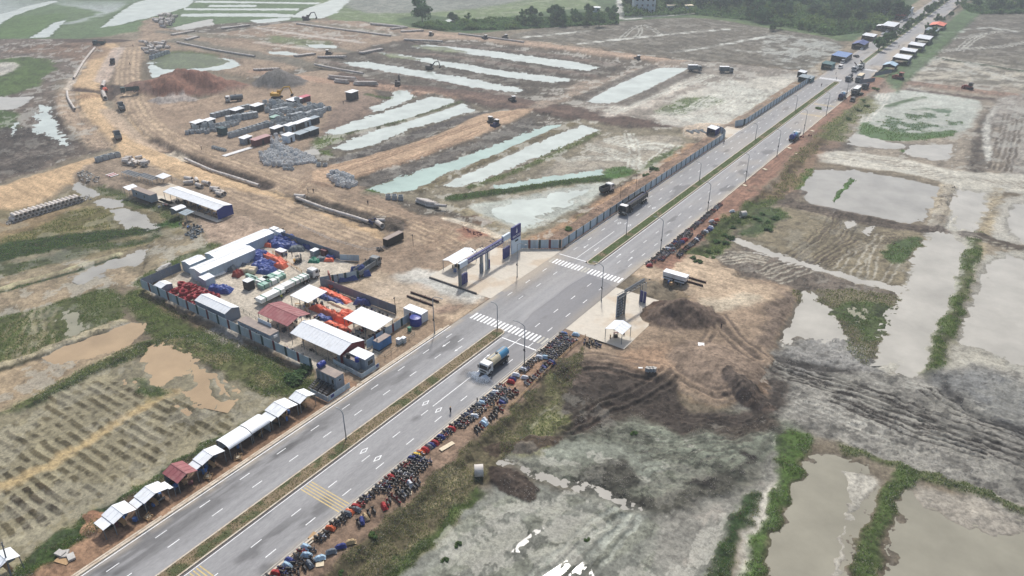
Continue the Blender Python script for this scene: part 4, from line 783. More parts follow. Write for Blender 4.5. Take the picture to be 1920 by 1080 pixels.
dashes(-104.4,24.6,445,8.78,((128,140),(168,182))); dashes(-100.75,24.6,445,8.78,((128,140),(168,178),(178,203)))
dashes(-89.15,23.9,445,8.78,((98,128),(131,137),(168,178))); dashes(-85.4,23.9,445,8.78,((131,137),(168,178)))
def stripe(name,x0,x1,y0,y1,m='paint_white'): mb = MB(); rect(mb,x0,x1,y0,y1); return mb.build(name,m,road)
for y0,y1 in ((5,126),(184,444)): stripe('edge_line',-106.98,-106.8,y0,y1)
for y0,y1 in ((5,129),(180,452),(512,900)): stripe('edge_line',-93.25,-93.08,y0,y1)
for y0,y1 in ((14,139),(188,440)): stripe('edge_line',-82.95,-82.8,y0,y1,'paint_worn')
stripe('solid_line',-89.24,-89.06,98,128.9); stripe('solid_line',-100.84,-100.66,178.2,202)
stripe('stop_line',-93.1,-83.0,128.95,129.3); stripe('stop_line',-106.5,-97.2,177.6,177.95); stripe('edge_line',-85.0,-84.8,420,448)
for k in range(21): stripe('crosswalk_stripe',-105.55+1.09*k,-105.0+1.09*k,132.05,135.35,'paint_white' if k<19 else 'paint_worn')
for k in range(22): stripe('crosswalk_stripe',-106.35+1.085*k,-105.8+1.085*k,171.3,174.5,'paint_worn' if k in (0,10,11) else 'paint_white')
for k in range(16): stripe('crosswalk_stripe',-106+0.75*k,-105.6+0.75*k,457,461); stripe('crosswalk_stripe',-96+0.8*k,-95.6+0.8*k,494.5,498.5)
for yb in (64.5,40.3):
    for k in range(5): stripe('rumble_strip',-92.9,-82.9,yb+0.62*k,yb+0.62*k+0.22,'paint_yellow')
    mb = MB(); rect(mb,-92.9,-82.9,yb - 0.05,yb+2.8,0.004); mb.build('rumble_ground','paint_worn',road) if False else None
for yb in (398,376): [stripe('rumble_strip',-92.9,-82.9,yb+0.8*k,yb+0.8*k+0.3,'paint_yellow') for k in range(4)]
def diamond(x,y,w=0.55,L=1.25,t=0.16):
    mb = MB(); o = [(x,y - L),(x+w,y),(x,y+L),(x - w,y)]; k = 1 - t/w*1.2; i = [(x+(a - x)*k,y+(b - y)*k) for a,b in o]
    mb.add([(a,b,ZP) for a,b in o]+[(a,b,ZP) for a,b in i],[(j,(j+1) % 4,4+(j+1) % 4,4+j) for j in range(4)]); mb.build('diamond_marking','paint_white',road)
for x,y in ((-91.2,98),(-87.3,97.7),(-91.05,79.1),(-87.25,79),(-102.55,227.2),(-98.9,227.3),(-102.53,208.9),(-98.95,209.1)): diamond(x,y)
def arrow(x,y,d):
    mb = MB(); pts = [(-0.09,-1.5),(0.09,-1.5),(0.09,0.5),(0.32,0.5),(0,1.5),(-0.32,0.5),(-0.09,0.5)]
    mb.add([(x+a,y+d*b,ZP) for a,b in pts],[tuple(range(7))]); mb.build('lane_arrow','paint_white',road)
for x,y,d in ((-102.5,118.8,-1),(-98.8,118.9,-1),(-102.6,187,-1),(-98.85,187,-1),(-91.1,120,1),(-91.2,187,1),(-87.3,187,1),(-87,118,1)): arrow(x,y,d)
# kerbs: stones laid end to end
def kerb(x0,x1,y0,y1,z1=0.15,m='kerb',name='kerb'):
    L = 12.0; y = y0; k = empty(name,(0,0,0),kind='structure')
    while y<y1 - 0.01:
        e = min(y+L,y1); MB().box(x0,x1,y,e - 0.02,-0.2,z1).build('kerb_stone',m,k); y = e
kerb(-107.75,-107.25,5,126); kerb(-108.3,-107.95,5,124,0.06); kerb(-107.6,-107.25,183,318); kerb(-107.6,-107.25,338,445)
kerb(-82.35,-82.0,5,140); kerb(-81.75,-81.45,5,139,0.1); kerb(-82.35,-82.0,186,448)
def median(y0,y1,cap0,cap1,seed):
    cx,w = -95.35,1.62
    def outline(r,n=8):
        p = []
        if cap0: p += [(cx+r*math.cos(a),y0+r*math.sin(a)) for a in [math.pi+math.pi*i/n for i in range(n+1)]]
        else: p += [(cx - r,y0),(cx+r,y0)]
        if cap1: p += [(cx+r*math.cos(a),y1+r*math.sin(a)) for a in [math.pi*i/n for i in range(n+1)]]
        else: p += [(cx+r,y1),(cx - r,y1)]
        return p
    o,i = outline(w),outline(w - 0.3); n = len(o); mb = MB()
    vs_ = [(a,b,z) for z in (-0.2,0.16) for a,b in o]+[(a,b,z) for z in (0.16,-0.1) for a,b in i]; fs = []
    for k in range(n):
        j = (k+1) % n
        fs += [(k,j,n+j,n+k),(n+k,n+j,2*n+j,2*n+k),(2*n+k,2*n+j,3*n+j,3*n+k)]
    mb.add(vs_,fs); md = tag(mb.build('median_kerb','kerb'),kind='structure')
    def mc(x,y):
        a = fbm(x,y,2.5,4,71+seed); b = fbm(x,y,0.8,2,72); g = np.clip(sstep(0.52,0.62,a),0,1) if seed==0 else np.clip(sstep(0.25,0.45,a),0,1)
        c = c3((138,122,98))[None]*(1 - g[:, None])+g[:, None]*c3((78,96,52) if seed else (84,92,58))[None]
        return np.concatenate([c*0.85*(0.7+0.6*b)[:, None],np.full((len(x),1),0.05)],1)
    s = sheet('median_soil',cx - w+0.25,cx+w - 0.25,y0 - (w - 0.3 if cap0 else 0),y1+(w - 0.3 if cap1 else 0),0.10,0.3,0.5,mc,'paving',keep=lambda x,y: (np.abs(x - cx)<w - 0.26) & (np.where(y<y0,np.hypot(x - cx,y - y0),np.where(y>y1,np.hypot(x - cx,y - y1),0))<w - 0.26))
    s.parent = md; return md
median(5,130.6,False,True,0); median(178.3,453,True,True,1); median(511,1000,True,False,1)
# dark gutter strips beside the median
for y0,y1 in ((5,129.5),(180,452)): mb = MB(); rect(mb,-93.72,-93.3,y0,y1,0.004); mb.build('gutter','kerb_dark',road)
# concrete pads at the two gates
def pad_col(x,y):
    n = fbm(x,y,6,4,81); m = fbm(x,y,1.5,3,82); c = c3((212,204,188))[None]*(0.80+0.16*n+0.1*(m - .5))[:, None]
    d = sstep(0.52,0.68,n)[:, None]*0.5; c = c*(1 - d)+d*c3((198,172,138))[None]*0.8
    jl = ((np.abs((x+300) % 5 - 2.5)>2.42) | (np.abs((y+300) % 5 - 2.5)>2.42))*0.08
    return np.concatenate([c*(1 - jl[:, None]),np.full((len(x),1),0.25)],1)
tag(sheet('pavement',-129,-107.1,143.4,180,0.03,0.5,0.5,pad_col,'paving',keep=lambda x,y: (y<175+0.62*(x+117)) | (x>-108) | ((x<-117) & (y<175 - 0.9*(-117 - x)))),kind='structure')
tag(sheet('pavement',-82.3,-65.8,141.6,168.5,0.03,0.5,0.5,pad_col,'paving',keep=lambda x,y: y<168+0.4*(-66 - x) - 5*(fbm(x,y,3,2,5) - 0.5)),kind='structure')
tag(sheet('pavement',-114,-107.1,319.5,336,0.03,0.5,0.5,pad_col,'paving'),kind='structure')
for (x0,x1,y0,y1) in ((-258,-238,133.5,146),(-246,-211.5,133.0,135.2)): tag(sheet('pavement',x0,x1,y0,y1,0.16,0.8,0.8,pad_col,'paving'),kind='structure')
kw = empty('retaining_kerb',(0,0,0),label='low dark concrete kerb wall along the edge of the gate forecourt',cat='kerb wall')
for k in range(6): MB().box(-128.5+2.8*k,-128.5+2.8*k+2.75,143.0,143.35,-0.3,0.45).build('kerb_block','kerb_dark',kw)
# ---------------------------------------------------------------- fences, lamps, gates
def fence(name,pts,h,pitch,acc_w,mats,label,group=None,space='w',base=0.0,panel_mat='fence_grey',cat='fence',gap=0.06):
    """sheet-metal hoarding: wide panels and narrow accent panels, each a part, posts behind"""
    if space=='px': pts = [P(*p) for p in pts]
    root = empty(name,(pts[0][0],pts[0][1],base),label=label,cat=cat,group=group)
    k = 0; cache = {}
    for (x0,y0),(x1,y1) in zip(pts[:-1],pts[1:]):
        L = math.hypot(x1 - x0,y1 - y0); a = math.atan2(y1 - y0,x1 - x0); n = max(1,round(L/pitch)); st = L/n
        aw = acc_w*st/pitch
        for i in range(n):
            bx,by = x0+math.cos(a)*st*i - pts[0][0],y0+math.sin(a)*st*i - pts[0][1]
            key = round(st,3)
            if key not in cache:
                g = MB()
                g.box(0,st - aw - gap,-0.02,0.02,0.08,h)
                for j in range(1,6): g.box((st - aw)*j/6 - 0.03,(st - aw)*j/6+0.03,-0.035,0.035,0.1,h - 0.02)
                g.box(0,st - aw - gap,0.04,0.09,h*0.25,h*0.25+0.06); g.box(0,st - aw - gap,0.04,0.09,h*0.8,h*0.8+0.06)
                q = {m: MB().box(st - aw,st - gap,-0.035,0.02,0.05,h+0.05).mesh('accent_panel',m) for m in mats}
                cache[key] = (g.mesh('panel',panel_mat),q,MB().box(-0.05,0.05,0.05,0.15,-0.3,h).mesh('post','galv'))
            g,q,p = cache[key]
            link('panel',g,root,(bx,by,0),a); link('post',p,root,(bx,by,0),a)
            if acc_w: link('accent_panel',q[mats[k % len(mats)]],root,(bx,by,0),a)
            k += 1
    return root
fence('site_fence',[(-108.0,181.6),(-108.0,315.6)],2.9,4.45,0.75,['fence_green'],'long pale grey hoarding with dark accent panels along the left kerb past the billboard')
fence('site_fence',[(-108.0,315.7),(-109.0,320),(-111.5,323.5),(-115,325)],2.9,2.2,0.5,['fence_green'],'curved end of the grey hoarding beside the small blue and white kiosk')
fence('site_fence',[(-110.8,337),(-108.2,343),(-108.0,446)],2.9,4.45,0.8,['fence_green'],'farther grey hoarding with dark accents running up to the distant junction')
fence('site_fence',[(-118.2,174.0),(-108.1,181.4)],2.9,3.1,0.75,['fence_red','fence_green'],'short grey hoarding with maroon accent joining the billboard to the road fence')
fence('compound_fence',[(-190,93),(-121.2,93)],2.7,4.3,0.85,['fence_red','fence_green'],'long compound fence of pale panels with maroon and green accents above the weedy bank',cat='fence')
fence('compound_fence',[(-190.2,93.1),(-190.2,105.5)],2.7,3.1,0,['fence_red'],'dark backed fence at the far left corner of the compound',panel_mat='fence_back')
fence('compound_fence',[(-183.5,136.6),(-157.8,136.9)],2.7,3.2,0,['fence_red'],'blue grey fence behind the blue tarpaulin heap',panel_mat='fence_back')
fence('compound_fence',[(-157.6,136.6),(-152.5,139.5)],2.0,3.0,0,['fence_red'],'short low grey fence stub beside the crates at the yard entrance')
fence('compound_fence',[(-150.5,122.3),(-122.2,122.6)],2.7,3.2,0,['fence_red'],'blue grey fence between the motorbike sheds and the wet forecourt',panel_mat='fence_back')
fence('compound_fence',[(-150.4,122.6),(-144.5,131.5)],2.6,3.6,0.7,['fence_green'],'pale panel fence with purple cloths beside the grey dump truck')
fence('compound_fence',[(-116.8,106.3),(-117.0,122.5)],2.4,3.6,0.8,['fence_red','fence_green'],'pale panel fence behind the blue generator')
def post_rail(name,pts,h,n,label,m='galv',space='px',r=0.03):
    """open railing: posts and two rails"""
    if space=='px': pts = [P(*p) for p in pts]
    o = empty(name,(pts[0][0],pts[0][1],0),label=label,cat='railing')
    for (x0,y0),(x1,y1) in zip(pts[:-1],pts[1:]):
        L = math.hypot(x1 - x0,y1 - y0); k = max(1,round(L/n)); ox,oy = pts[0]
        for i in range(k+1): MB().box(-r,r,-r,r,0,h).build('post',m,o,(x0+(x1 - x0)*i/k - ox,y0+(y1 - y0)*i/k - oy,0))
        for z in (h*0.5,h): MB().bar((x0 - ox,y0 - oy,z),(x1 - ox,y1 - oy,z),r*1.6).build('rail',m,o)
    return o
post_rail('railing',[(560,424),(620,452),(690,472),(722,467)],1.0,3.0,'long curved site railing between the compound and the light haul road')
post_rail('railing',[(512,475),(566,512)],0.9,3.0,'yellowish barrier rail beside the orange tarpaulin','wood',r=0.06)
post_rail('railing',[(562,500),(588,488)],0.9,3.0,'short grey rail in front of the forklift','galv')
post_rail('railing',[(446,578),(480,600),(545,632)],0.9,3.0,'green rail beside the flat roofed grey container','fence_green')
post_rail('railing',[(566,652),(612,676),(632,690),(680,708)],1.0,3.0,'green pipe rail along the path in front of the big white shed','fence_green')
post_rail('railing',[(700,662),(722,672),(778,630),(760,615)],1.1,2.5,'low mesh fence around the blue generator yard','fence_green')
post_rail('railing',[(868,792),(905,770),(960,762),(1010,712),(1070,655),(1098,632)],0.8,4.0,'thin rope fence behind the parked motorbikes near the crossing','wood',r=0.05)

def lamp(kind,x,y,h,arm,label,group,junction=True):
    root = empty('street_lamp',(x,y,0),label=label,cat='street lamp',group=group)
    MB().cyl((0,0,0),(0,0,h),0.14,8,0.09).build('pole','lamp_post',root,smooth=True)
    MB().cyl((0,0,0),(0,0,0.35),0.2,8).build('base','steel',root)
    mb = MB(); pts = [(0,0,h),(arm*0.25,0,h+0.45),(arm*0.6,0,h+0.65),(arm,0,h+0.7)]
    for a,b in zip(pts[:-1],pts[1:]): mb.cyl(a,b,0.08,6)
    mb.build('arm','lamp_post',root); MB().box(arm - 0.1*abs(arm)/arm,arm+0.6*abs(arm)/arm,-0.14,0.14,h+0.62,h+0.74).build('lamp_head','steel',root) if arm>0 else MB().box(arm - 0.6,arm+0.1,-0.14,0.14,h+0.62,h+0.74).build('lamp_head','steel',root)
    if junction: MB().box(-0.16,0.16,-0.3,-0.05,h*0.38,h*0.38+0.5).build('control_box','dark_steel',root); MB().box(-0.3,0.3,-0.06,0.06,h*0.36,h*0.36+0.08).build('bracket','dark_steel',root)
    return root
ordn = ['first','second','third','fourth','fifth','sixth','seventh','eighth','ninth']
for i in range(9): lamp('r',-81.9,122.5+36.9*i,10.3,-2.6,f'{ordn[i]} tall street lamp along the right verge, counted from the parked motorbikes','street lamps along the right verge')
for i,y in enumerate((79.6,131.9,202.1,261.4,323.1,381.1)): lamp('m',-96.5,y,6.5,-1.4,f'{ordn[i]} slim lamp post standing in the planted median, from the near end','lamp posts in the median',junction=False)
for x,y,l in ((-107.9,120.9,'left verge lamp post between the white container and the near crosswalk'),(-108.3,157.8,'left verge lamp post in front of the left gateway')): lamp('l',x,y,10.3,2.6,l,'street lamps on the left verge')
for px,py,h,l in ((742,589,5,'slender pole with a speaker just behind the blue grey compound fence'),(688,508,4,'thin pole behind the grey dump truck'),(636,538,4,'thin black pole among the orange machines'),(775,462,4,'thin wooden pole at the edge of the light haul road'),(535,452,4.5,'thin pole at the corner of the blue tarpaulin heap'),(1163,372,5,'thin pole behind the grey hoarding above the black truck'),(1192,358,6,'second thin pole behind the hoarding by the black truck')):
    x,y = P(px,py); o = empty('pole',(x,y,0),label=l,cat='pole'); MB().cyl((0,0,0),(0,0,h),0.07,6).build('shaft','dark_steel',o); MB().box(-0.12,0.12,-0.3,0.1,h - 0.3,h).build('speaker','black',o)

# gateway on the left, facing the road: beam with lettering over posts and blue panels
def text_mesh(s,size,m):
    cu = bpy.data.curves.new('letters','FONT'); cu.body = s; cu.size = size; cu.align_x = 'CENTER'; cu.align_y = 'CENTER'; cu.extrude = 0.02
    o = bpy.data.objects.new('t',cu); C.objects.link(o); dg = bpy.context.evaluated_depsgraph_get(); me = bpy.data.meshes.new_from_object(o.evaluated_get(dg)); bpy.data.objects.remove(o)
    me.materials.clear(); me.materials.append(MAT[m]); return me
def put_text(s,size,parent,loc,m='letter_white',sx=1.0,face=0.0):
    """letters standing upright, readable from +X (the road side)"""
    o = link('lettering',text_mesh(s,size,m),parent,loc); o.rotation_euler = (math.pi/2,0,math.pi/2+face); o.scale = (sx,1,1); return o
G1 = empty('entrance_gate',(-118.3,144,0),label='entrance gateway with long blue lettered beam and blue post panels on the left forecourt',cat='gate')
def g1(name,m,x0,x1,y0,y1,z0,z1): return MB().box(x0,x1,y0,y1,z0,z1).build(name,m,G1)
g1('post','steel',-0.35,0.35,0,0.7,0,7.0)
beam = g1('beam','blue_panel',-0.35,0.35,3.6,20.7,5.6,7.0); g1('end_board','sign_white',-0.36,0.36,0.0,3.58,5.5,7.05); g1('end_board','sign_white',-0.36,0.36,20.72,24.4,5.9,7.6)
put_text('DỰ ÁN VINHOMES DƯƠNG PHƯỚC',1.0,G1,(0.38,12.0,6.3),sx=1.0)
for y,w,m,h in ((0.9,1.0,'blue_panel',3.2),(2.0,0.9,'blue_panel',3.2),(3.0,0.5,'blue_panel',3.0),(9.6,1.3,'fence_back',3.0),(13.4,0.7,'blue_panel',2.8),(21.0,3.2,'blue_panel',3.4)):
    g1('post_panel',m,-0.25,0.25,y,y+w,0,h)
for y in (1.0,1.6,2.3,3.0,3.4,9.6,10.7,11.0,12.5,12.9,13.5,14.0,21.1,21.9,22.7,23.5,24.1): g1('upright','galv',-0.06,0.06,y,y+0.12,0,5.8)
g1('column','steel',-0.25,0.25,9.8,10.4,3.0,5.6); g1('column','wall_white',-0.25,0.25,12.3,12.7,0,5.6); g1('column','steel',-0.3,0.3,12.8,13.3,0,5.6)
for y in (7.5,8.6,11.0,12.0,16.0,17.5): o = MB().bar((0,y,7.0),(-0.9,y,7.6),0.06); o.box(-1.1,-0.75,y - 0.2,y+0.2,7.5,7.7); o.build('floodlight','dark_steel',G1)
BB = empty('billboard',(-117.8,168.6,0),label='tall dark blue billboard with white bird mark at the end of the left gateway',cat='billboard')
MB().box(-0.25,0.25,0,4.6,5.0,9.0).build('upper_panel','blue_panel',BB); MB().box(-0.22,0.22,0,4.6,0.3,4.8).build('lower_panel','sign_white',BB)
for y in (0.3,2.3,4.3): MB().box(-0.5,-0.28,y - 0.1,y+0.1,0,8.8).build('post','steel',BB)
put_text('VINCONS',0.95,BB,(0.28,2.3,5.75)); MB().box(0.23,0.27,1.6,3.2,3.9,4.4).build('caption','black',BB)
mb = MB(); bird = [(0.0,-0.9),(0.35,-0.55),(0.42,0.0),(0.25,0.5),(0.15,1.1),(-0.05,0.4),(-0.1,-0.2),(-0.5,-0.45),(-0.25,-0.6)]; mb.prism([(a*0.9+2.3,b*0.9+7.4) for a,b in bird],0.26,0.29,'x'); mb.build('bird_emblem','letter_white',BB)
# gateway on the right, seen from behind: lattice of the back of a lettered board, thin truss, blue panel
G2 = empty('entrance_gate',(-74.1,153.3,0),0,label='right hand gateway seen from behind with lattice panel, truss beam and blue panel',cat='gate')
th2 = math.atan2(12.0,1.8)
def l2(y,z,x=0.0): c,s = math.cos(th2),math.sin(th2); return (y*c - x*-s if False else y*c+x*s,y*s - x*c,z)
for i in range(5): MB().bar(l2(0.2+i*0.65,0),l2(0.2+i*0.65,6.4),0.1).build('lattice_post','dark_steel',G2)
for i in range(8): MB().bar(l2(0,0.4+i*0.8),l2(3.0,0.4+i*0.8),0.09).build('lattice_rail','dark_steel',G2)
for i in range(7): MB().bar(l2(0.2,0.4+i*0.8),l2(2.8,1.6+i*0.8 if i<6 else 6.2),0.06).build('lattice_brace','steel',G2)
mb = MB(); a,b = l2(0,0.2,-0.25),l2(3.0,0.2,-0.25); mb.add([a,b,(b[0],b[1],6.5),(a[0],a[1],6.5)],[(0,1,2,3)]); a2,b2 = l2(0,0.2,-0.33),l2(3.0,0.2,-0.33); mb.add([a2,b2,(b2[0],b2[1],6.5),(a2[0],a2[1],6.5)],[(0,1,2,3)]); mb.build('board','sign_white',G2)
for x in (-0.3,0.3):
    for z in (6.1,7.0): MB().bar(l2(0,z,x),l2(12.2,z,x),0.11).build('beam_chord','steel',G2)
for i in range(16): MB().bar(l2(0.76*i,6.1,-0.3 if i % 2 else 0.3),l2(0.76*(i+1),7.0,0.3 if i % 2 else -0.3),0.07).build('beam_brace','steel',G2)
mb = MB(); mb.bar(l2(3.3,6.55,-0.42),l2(12.2,6.55,-0.42),0.08,1.2); mb.build('beam_board','fence_back',G2)
for u in (3.2,3.5): MB().bar(l2(u,0),l2(u,6.2),0.22).build('column','steel',G2)
for u in (11.0,11.9): MB().bar(l2(u,0,-0.6),l2(u,6.2,-0.6),0.16).build('column','steel',G2); MB().bar(l2(u,0,0.5),l2(u,6.2,0.5),0.12).build('column','galv',G2)
mb = MB(); p_ = [l2(11.8,0,-1.2),l2(11.8,0,0.8),l2(12.0,0,0.8),l2(12.0,0,-1.2)]; mb.add([(x,y,z) for z in (0,3.4) for x,y,_ in p_],[(0,1,2,3),(7,6,5,4),(0,4,5,1),(1,5,6,2),(2,6,7,3),(3,7,4,0)]); mb.build('post_panel','blue_panel',G2)
for i in range(6): q = l2(1+i*2.1,7.0,0); r_ = l2(1+i*2.1,7.7,1.6); o = MB().bar(q,r_,0.05); o.cbox(r_[0],r_[1],r_[2],0.4,0.35,0.2); o.build('floodlight','dark_steel',G2)

# ---------------------------------------------------------------- sheds and cabins
def shed(name,label,x0,x1,y0,y1,eave,rise,axis='x',roof='white_sheet',walls=None,wall_mat='fence_back',posts=True,cat='shed',group=None,over=0.0,z=0.0,npost=None,ribs=True,kind='gable',floor=None):
    """open or walled shed; roof of two slopes (gable), one (mono), or an arch (barrel)"""
    cx,cy = (x0+x1)/2,(y0+y1)/2
    o = empty(name,(cx,cy,z),label=label,cat=cat,group=group)
    if axis=='x': L,Wd,rz = x1 - x0,y1 - y0,0.0
    else: L,Wd,rz = y1 - y0,x1 - x0,math.pi/2
    o.rotation_euler[2] = rz; h = L/2; w = Wd/2
    if kind=='gable':
        for s in (-1,1):
            mb = MB(); mb.slab((-h,s*w,eave),(h,s*w,eave),(h,0,eave+rise),(-h,0,eave+rise),0.05)
            if ribs:
                n = max(2,int(L/1.05))
                for i in range(n+1): xx = -h+L*i/n; mb.bar((xx,s*w,eave+0.01),(xx,0.03*s,eave+rise+0.01),0.05,0.05)
            mb.build('roof_slope',roof,o)
        MB().box(-h,h,-0.14,0.14,eave+rise - 0.02,eave+rise+0.05).build('ridge_cap',roof,o)
        top = lambda yy: eave+rise*(1 - abs(yy)/w) - 0.06
    elif kind=='mono':
        mb = MB(); mb.slab((-h,-w,eave),(h,-w,eave),(h,w,eave+rise),(-h,w,eave+rise),0.05)
        n = max(2,int(L/1.05))
        for i in range(n+1): xx = -h+L*i/n; mb.bar((xx,-w,eave+0.01),(xx,w,eave+rise+0.01),0.05,0.05)
        mb.build('roof_slope',roof,o); top = lambda yy: eave+rise*(yy+w)/(2*w) - 0.06
    else:
        n = 10; pr = [(w*math.cos(math.pi*(1 - i/n)),eave+rise*math.sin(math.pi*i/n)) for i in range(n+1)]
        mb = MB()
        for (a,b),(c,d) in zip(pr[:-1],pr[1:]): mb.slab((-h,a,b),(h,a,b),(h,c,d),(-h,c,d),0.05)
        mb.build('roof_arch',roof,o); top = lambda yy: eave - 0.06
    if posts:
        n = npost or max(2,int(L/3.5)+1)
        pm = {}
        for i in range(n):
            for yy in (-w+0.15,w - 0.15):
                zt = round(top(yy),3)
                if zt not in pm: pm[zt] = MB().box(-0.06,0.06,-0.06,0.06,0,zt).mesh('post','steel')
                link('post',pm[zt],o,(-h+0.15+(L - 0.3)*i/(n - 1),yy,0))
        for yy in (-w+0.15,w - 0.15): MB().box(-h,h,yy - 0.05,yy+0.05,top(yy) - 0.16,top(yy) - 0.02).build('purlin','steel',o)
    if walls:
        for s in walls:
            mb = MB()
            if s in 'ns':
                yy = (w - 0.1)*(1 if s=='n' else -1); mb.box(-h+0.1,h - 0.1,yy - 0.04,yy+0.04,0,top(yy) - 0.03)
                for i in range(1,int(L/1.2)): mb.box(-h+i*1.2 - 0.03,-h+i*1.2+0.03,yy - 0.06,yy+0.06,0.05,top(yy) - 0.08)
            else:
                xx = (h - 0.12)*(1 if s=='e' else -1)
                if kind=='gable': pr = [(-w+0.1,0),(w - 0.1,0),(w - 0.1,eave - 0.05),(0,eave+rise - 0.07),(-w+0.1,eave - 0.05)]
                elif kind=='mono': pr = [(-w+0.1,0),(w - 0.1,0),(w - 0.1,eave+rise - 0.06),(-w+0.1,eave - 0.05)]
                else: pr = [(-w+0.1,0),(w - 0.1,0)]+[((w - 0.1)*math.cos(math.pi*i/8),eave+(rise - 0.06)*math.sin(math.pi*i/8)) for i in range(9)]
                mb.prism(pr,xx - 0.04,xx+0.04)
            mb.build('wall',wall_mat,o)
    return o
# row of vendor sheds along the left verge, near end first
def awning(o,x0,x1,y0,y1,z0,z1,roof='white_sheet'):
    """low lean-to roof hooked to a shed"""
    c = o.location; MB().slab((x0 - c.x,y0 - c.y,z0),(x1 - c.x,y0 - c.y,z0),(x1 - c.x,y1 - c.y,z1),(x0 - c.x,y1 - c.y,z1),0.05).build('awning',roof,o)
    for x in (x0+0.1,x1 - 0.1): MB().box(x - c.x - 0.05,x - c.x+0.05,y0 - c.y+0.05,y0 - c.y+0.15,0,z0).build('post','steel',o)
GV = 'open vendor sheds along the left verge'
def vs(lbl,x0,x1,y0,y1,ea=2.7,ri=0.6,roof='white_sheet',aw=None,walls='w',**k):
    o = shed('vendor_shed',lbl,x0,x1,y0,y1,ea,ri,'x',roof,walls=walls,cat='shed',group=GV,npost=2, **k)
    for a in aw or []: awning(o, *a)
    MB().box(-1.2,1.0,-0.4,0.4,0.7,0.78).build('counter','wood',o); 
    for sx in (-1.0,0.8): MB().box(sx - 0.05,sx+0.05,-0.3,0.3,0,0.7).build('counter_leg','wood',o)
    return o
vs('nearest white vendor shed of the roadside row, at its lower left end',-114.0,-110.3,38.7,43.0,aw=[(-113.8,-110.8,37.1,38.7,2.3,2.55)])
vs('second white vendor shed with awnings on both sides, left of the dark red roof',-113.6,-110.4,44.5,49.3,aw=[(-113.4,-110.8,43.3,44.5,2.3,2.55),(-112.9,-110.2,50.1,49.3,2.4,2.55)])
vs('dark red roofed vendor shed in the roadside row',-115.0,-110.2,51.0,55.25,2.6,0.8,'red_sheet')
vs('white vendor shed between the dark red roof and the long arched shed',-113.6,-110.6,56.5,61.6,aw=[(-113.5,-110.9,55.4,56.5,2.3,2.55)])
shed('vendor_shed','long white arched vendor shed in two bays, middle of the roadside row',-114.7,-110.5,62.4,67.8,2.5,0.75,'y',kind='barrel',walls='n',group=GV,npost=3,wall_mat='fence_grey')
shed('vendor_shed','arched vendor shed, upper bay next to the stepped white sheds',-114.8,-110.7,68.0,72.5,2.5,0.75,'y',kind='barrel',walls='ne',group=GV,npost=3,wall_mat='fence_grey')
vs('white stepped vendor shed after the arched bays',-114.6,-110.4,74.3,79.6,aw=[(-114.2,-110.9,72.9,74.3,2.3,2.55)])
vs('last white vendor shed of the row, next to the grey stair block',-113.9,-110.3,80.0,84.3,2.6,0.7)
vs('small white roof corner at the very lower left edge of the picture',-119.5,-116.2,22.6,26.2)
# compound buildings
shed('warehouse','longest white roofed warehouse at the back of the compound',-188.7,-183.8,112.6,134.2,3.2,0.55,'y',walls='nsew',posts=False,wall_mat='fence_grey',cat='warehouse')
shed('warehouse','second long white warehouse, in front of the longest one',-184.0,-178.6,104.2,123.0,3.2,0.6,'y',walls='nsew',posts=False,wall_mat='fence_grey',cat='warehouse')
shed('warehouse','short white gabled store at the end of the longest warehouse',-190.0,-185.9,105.7,111.2,3.0,0.5,'y',walls='nsew',posts=False,wall_mat='fence_grey',cat='warehouse')
shed('lean_to','tiny white lean-to against the second warehouse',-178.5,-175.6,103.3,106.5,2.2,0.35,'y',kind='mono',walls='nsew',posts=False,wall_mat='fence_grey')
shed('store_shed','small white gabled shed behind the fence beside the red coils',-184.4,-181.1,93.5,97.0,2.4,0.45,'x',walls='nsew',posts=False,wall_mat='container_grey')
shed('store_shed','white gabled shed with dark walls standing on the compound fence line',-166.9,-154.3,94.1,98.6,3.0,0.8,'x',walls='nsew',posts=False,wall_mat='fence_back')
shed('work_shed','dull red gabled work shed open on all sides',-147.7,-136.3,99.0,106.5,3.2,1.0,'x','red_sheet')
shed('work_shed','biggest white gabled work shed near the road corner of the compound',-133.4,-116.3,97.3,105.3,3.2,1.3,'x',walls='e',wall_mat='red_wall')
shed('work_shed','square white flat roofed shelter beside the loaded trailer',-148.0,-141.0,109.8,116.5,3.3,0.4,'x',kind='mono',npost=3)
shed('work_shed','large white flat motorbike shelter near the white container',-127.8,-116.9,109.5,115.9,3.3,0.4,'x',kind='mono',npost=4)
shed('work_shed','long white roofed shed with dark blue end wall by the haul road',-243,-213,134.6,141.0,3.4,0.7,'x',walls='e',wall_mat='blue_sheet',npost=9,z=0.1)
shed('work_shed','small white arched shelter below the long blue ended shed',-230.0,-226.4,128.3,132.3,2.3,0.5,'y',kind='barrel',walls='n',wall_mat='container_grey')
shed('work_shed','small grey roofed shelter below the long blue ended shed',-224.4,-220.3,127.8,131.2,2.3,0.3,'x','grey_sheet',kind='mono')
shed('work_shed','small white awning roof at the end of the grey cabin',-260.8,-257.2,130.0,134.0,2.3,0.5,'y',kind='mono')
shed('work_shed','white roofed bending table shelter in the rebar yard',-262.0,-257.0,143.5,147.0,2.6,0.3,'x',kind='mono')
shed('guard_shelter','white roofed open shelter behind the left gateway',-128.6,-124.0,149.2,159.6,3.2,0.5,'y',cat='shelter')
shed('guard_shelter','small pale gabled shelter on the right forecourt',-72.0,-67.2,143.0,148.0,3.0,0.7,'y',cat='shelter')
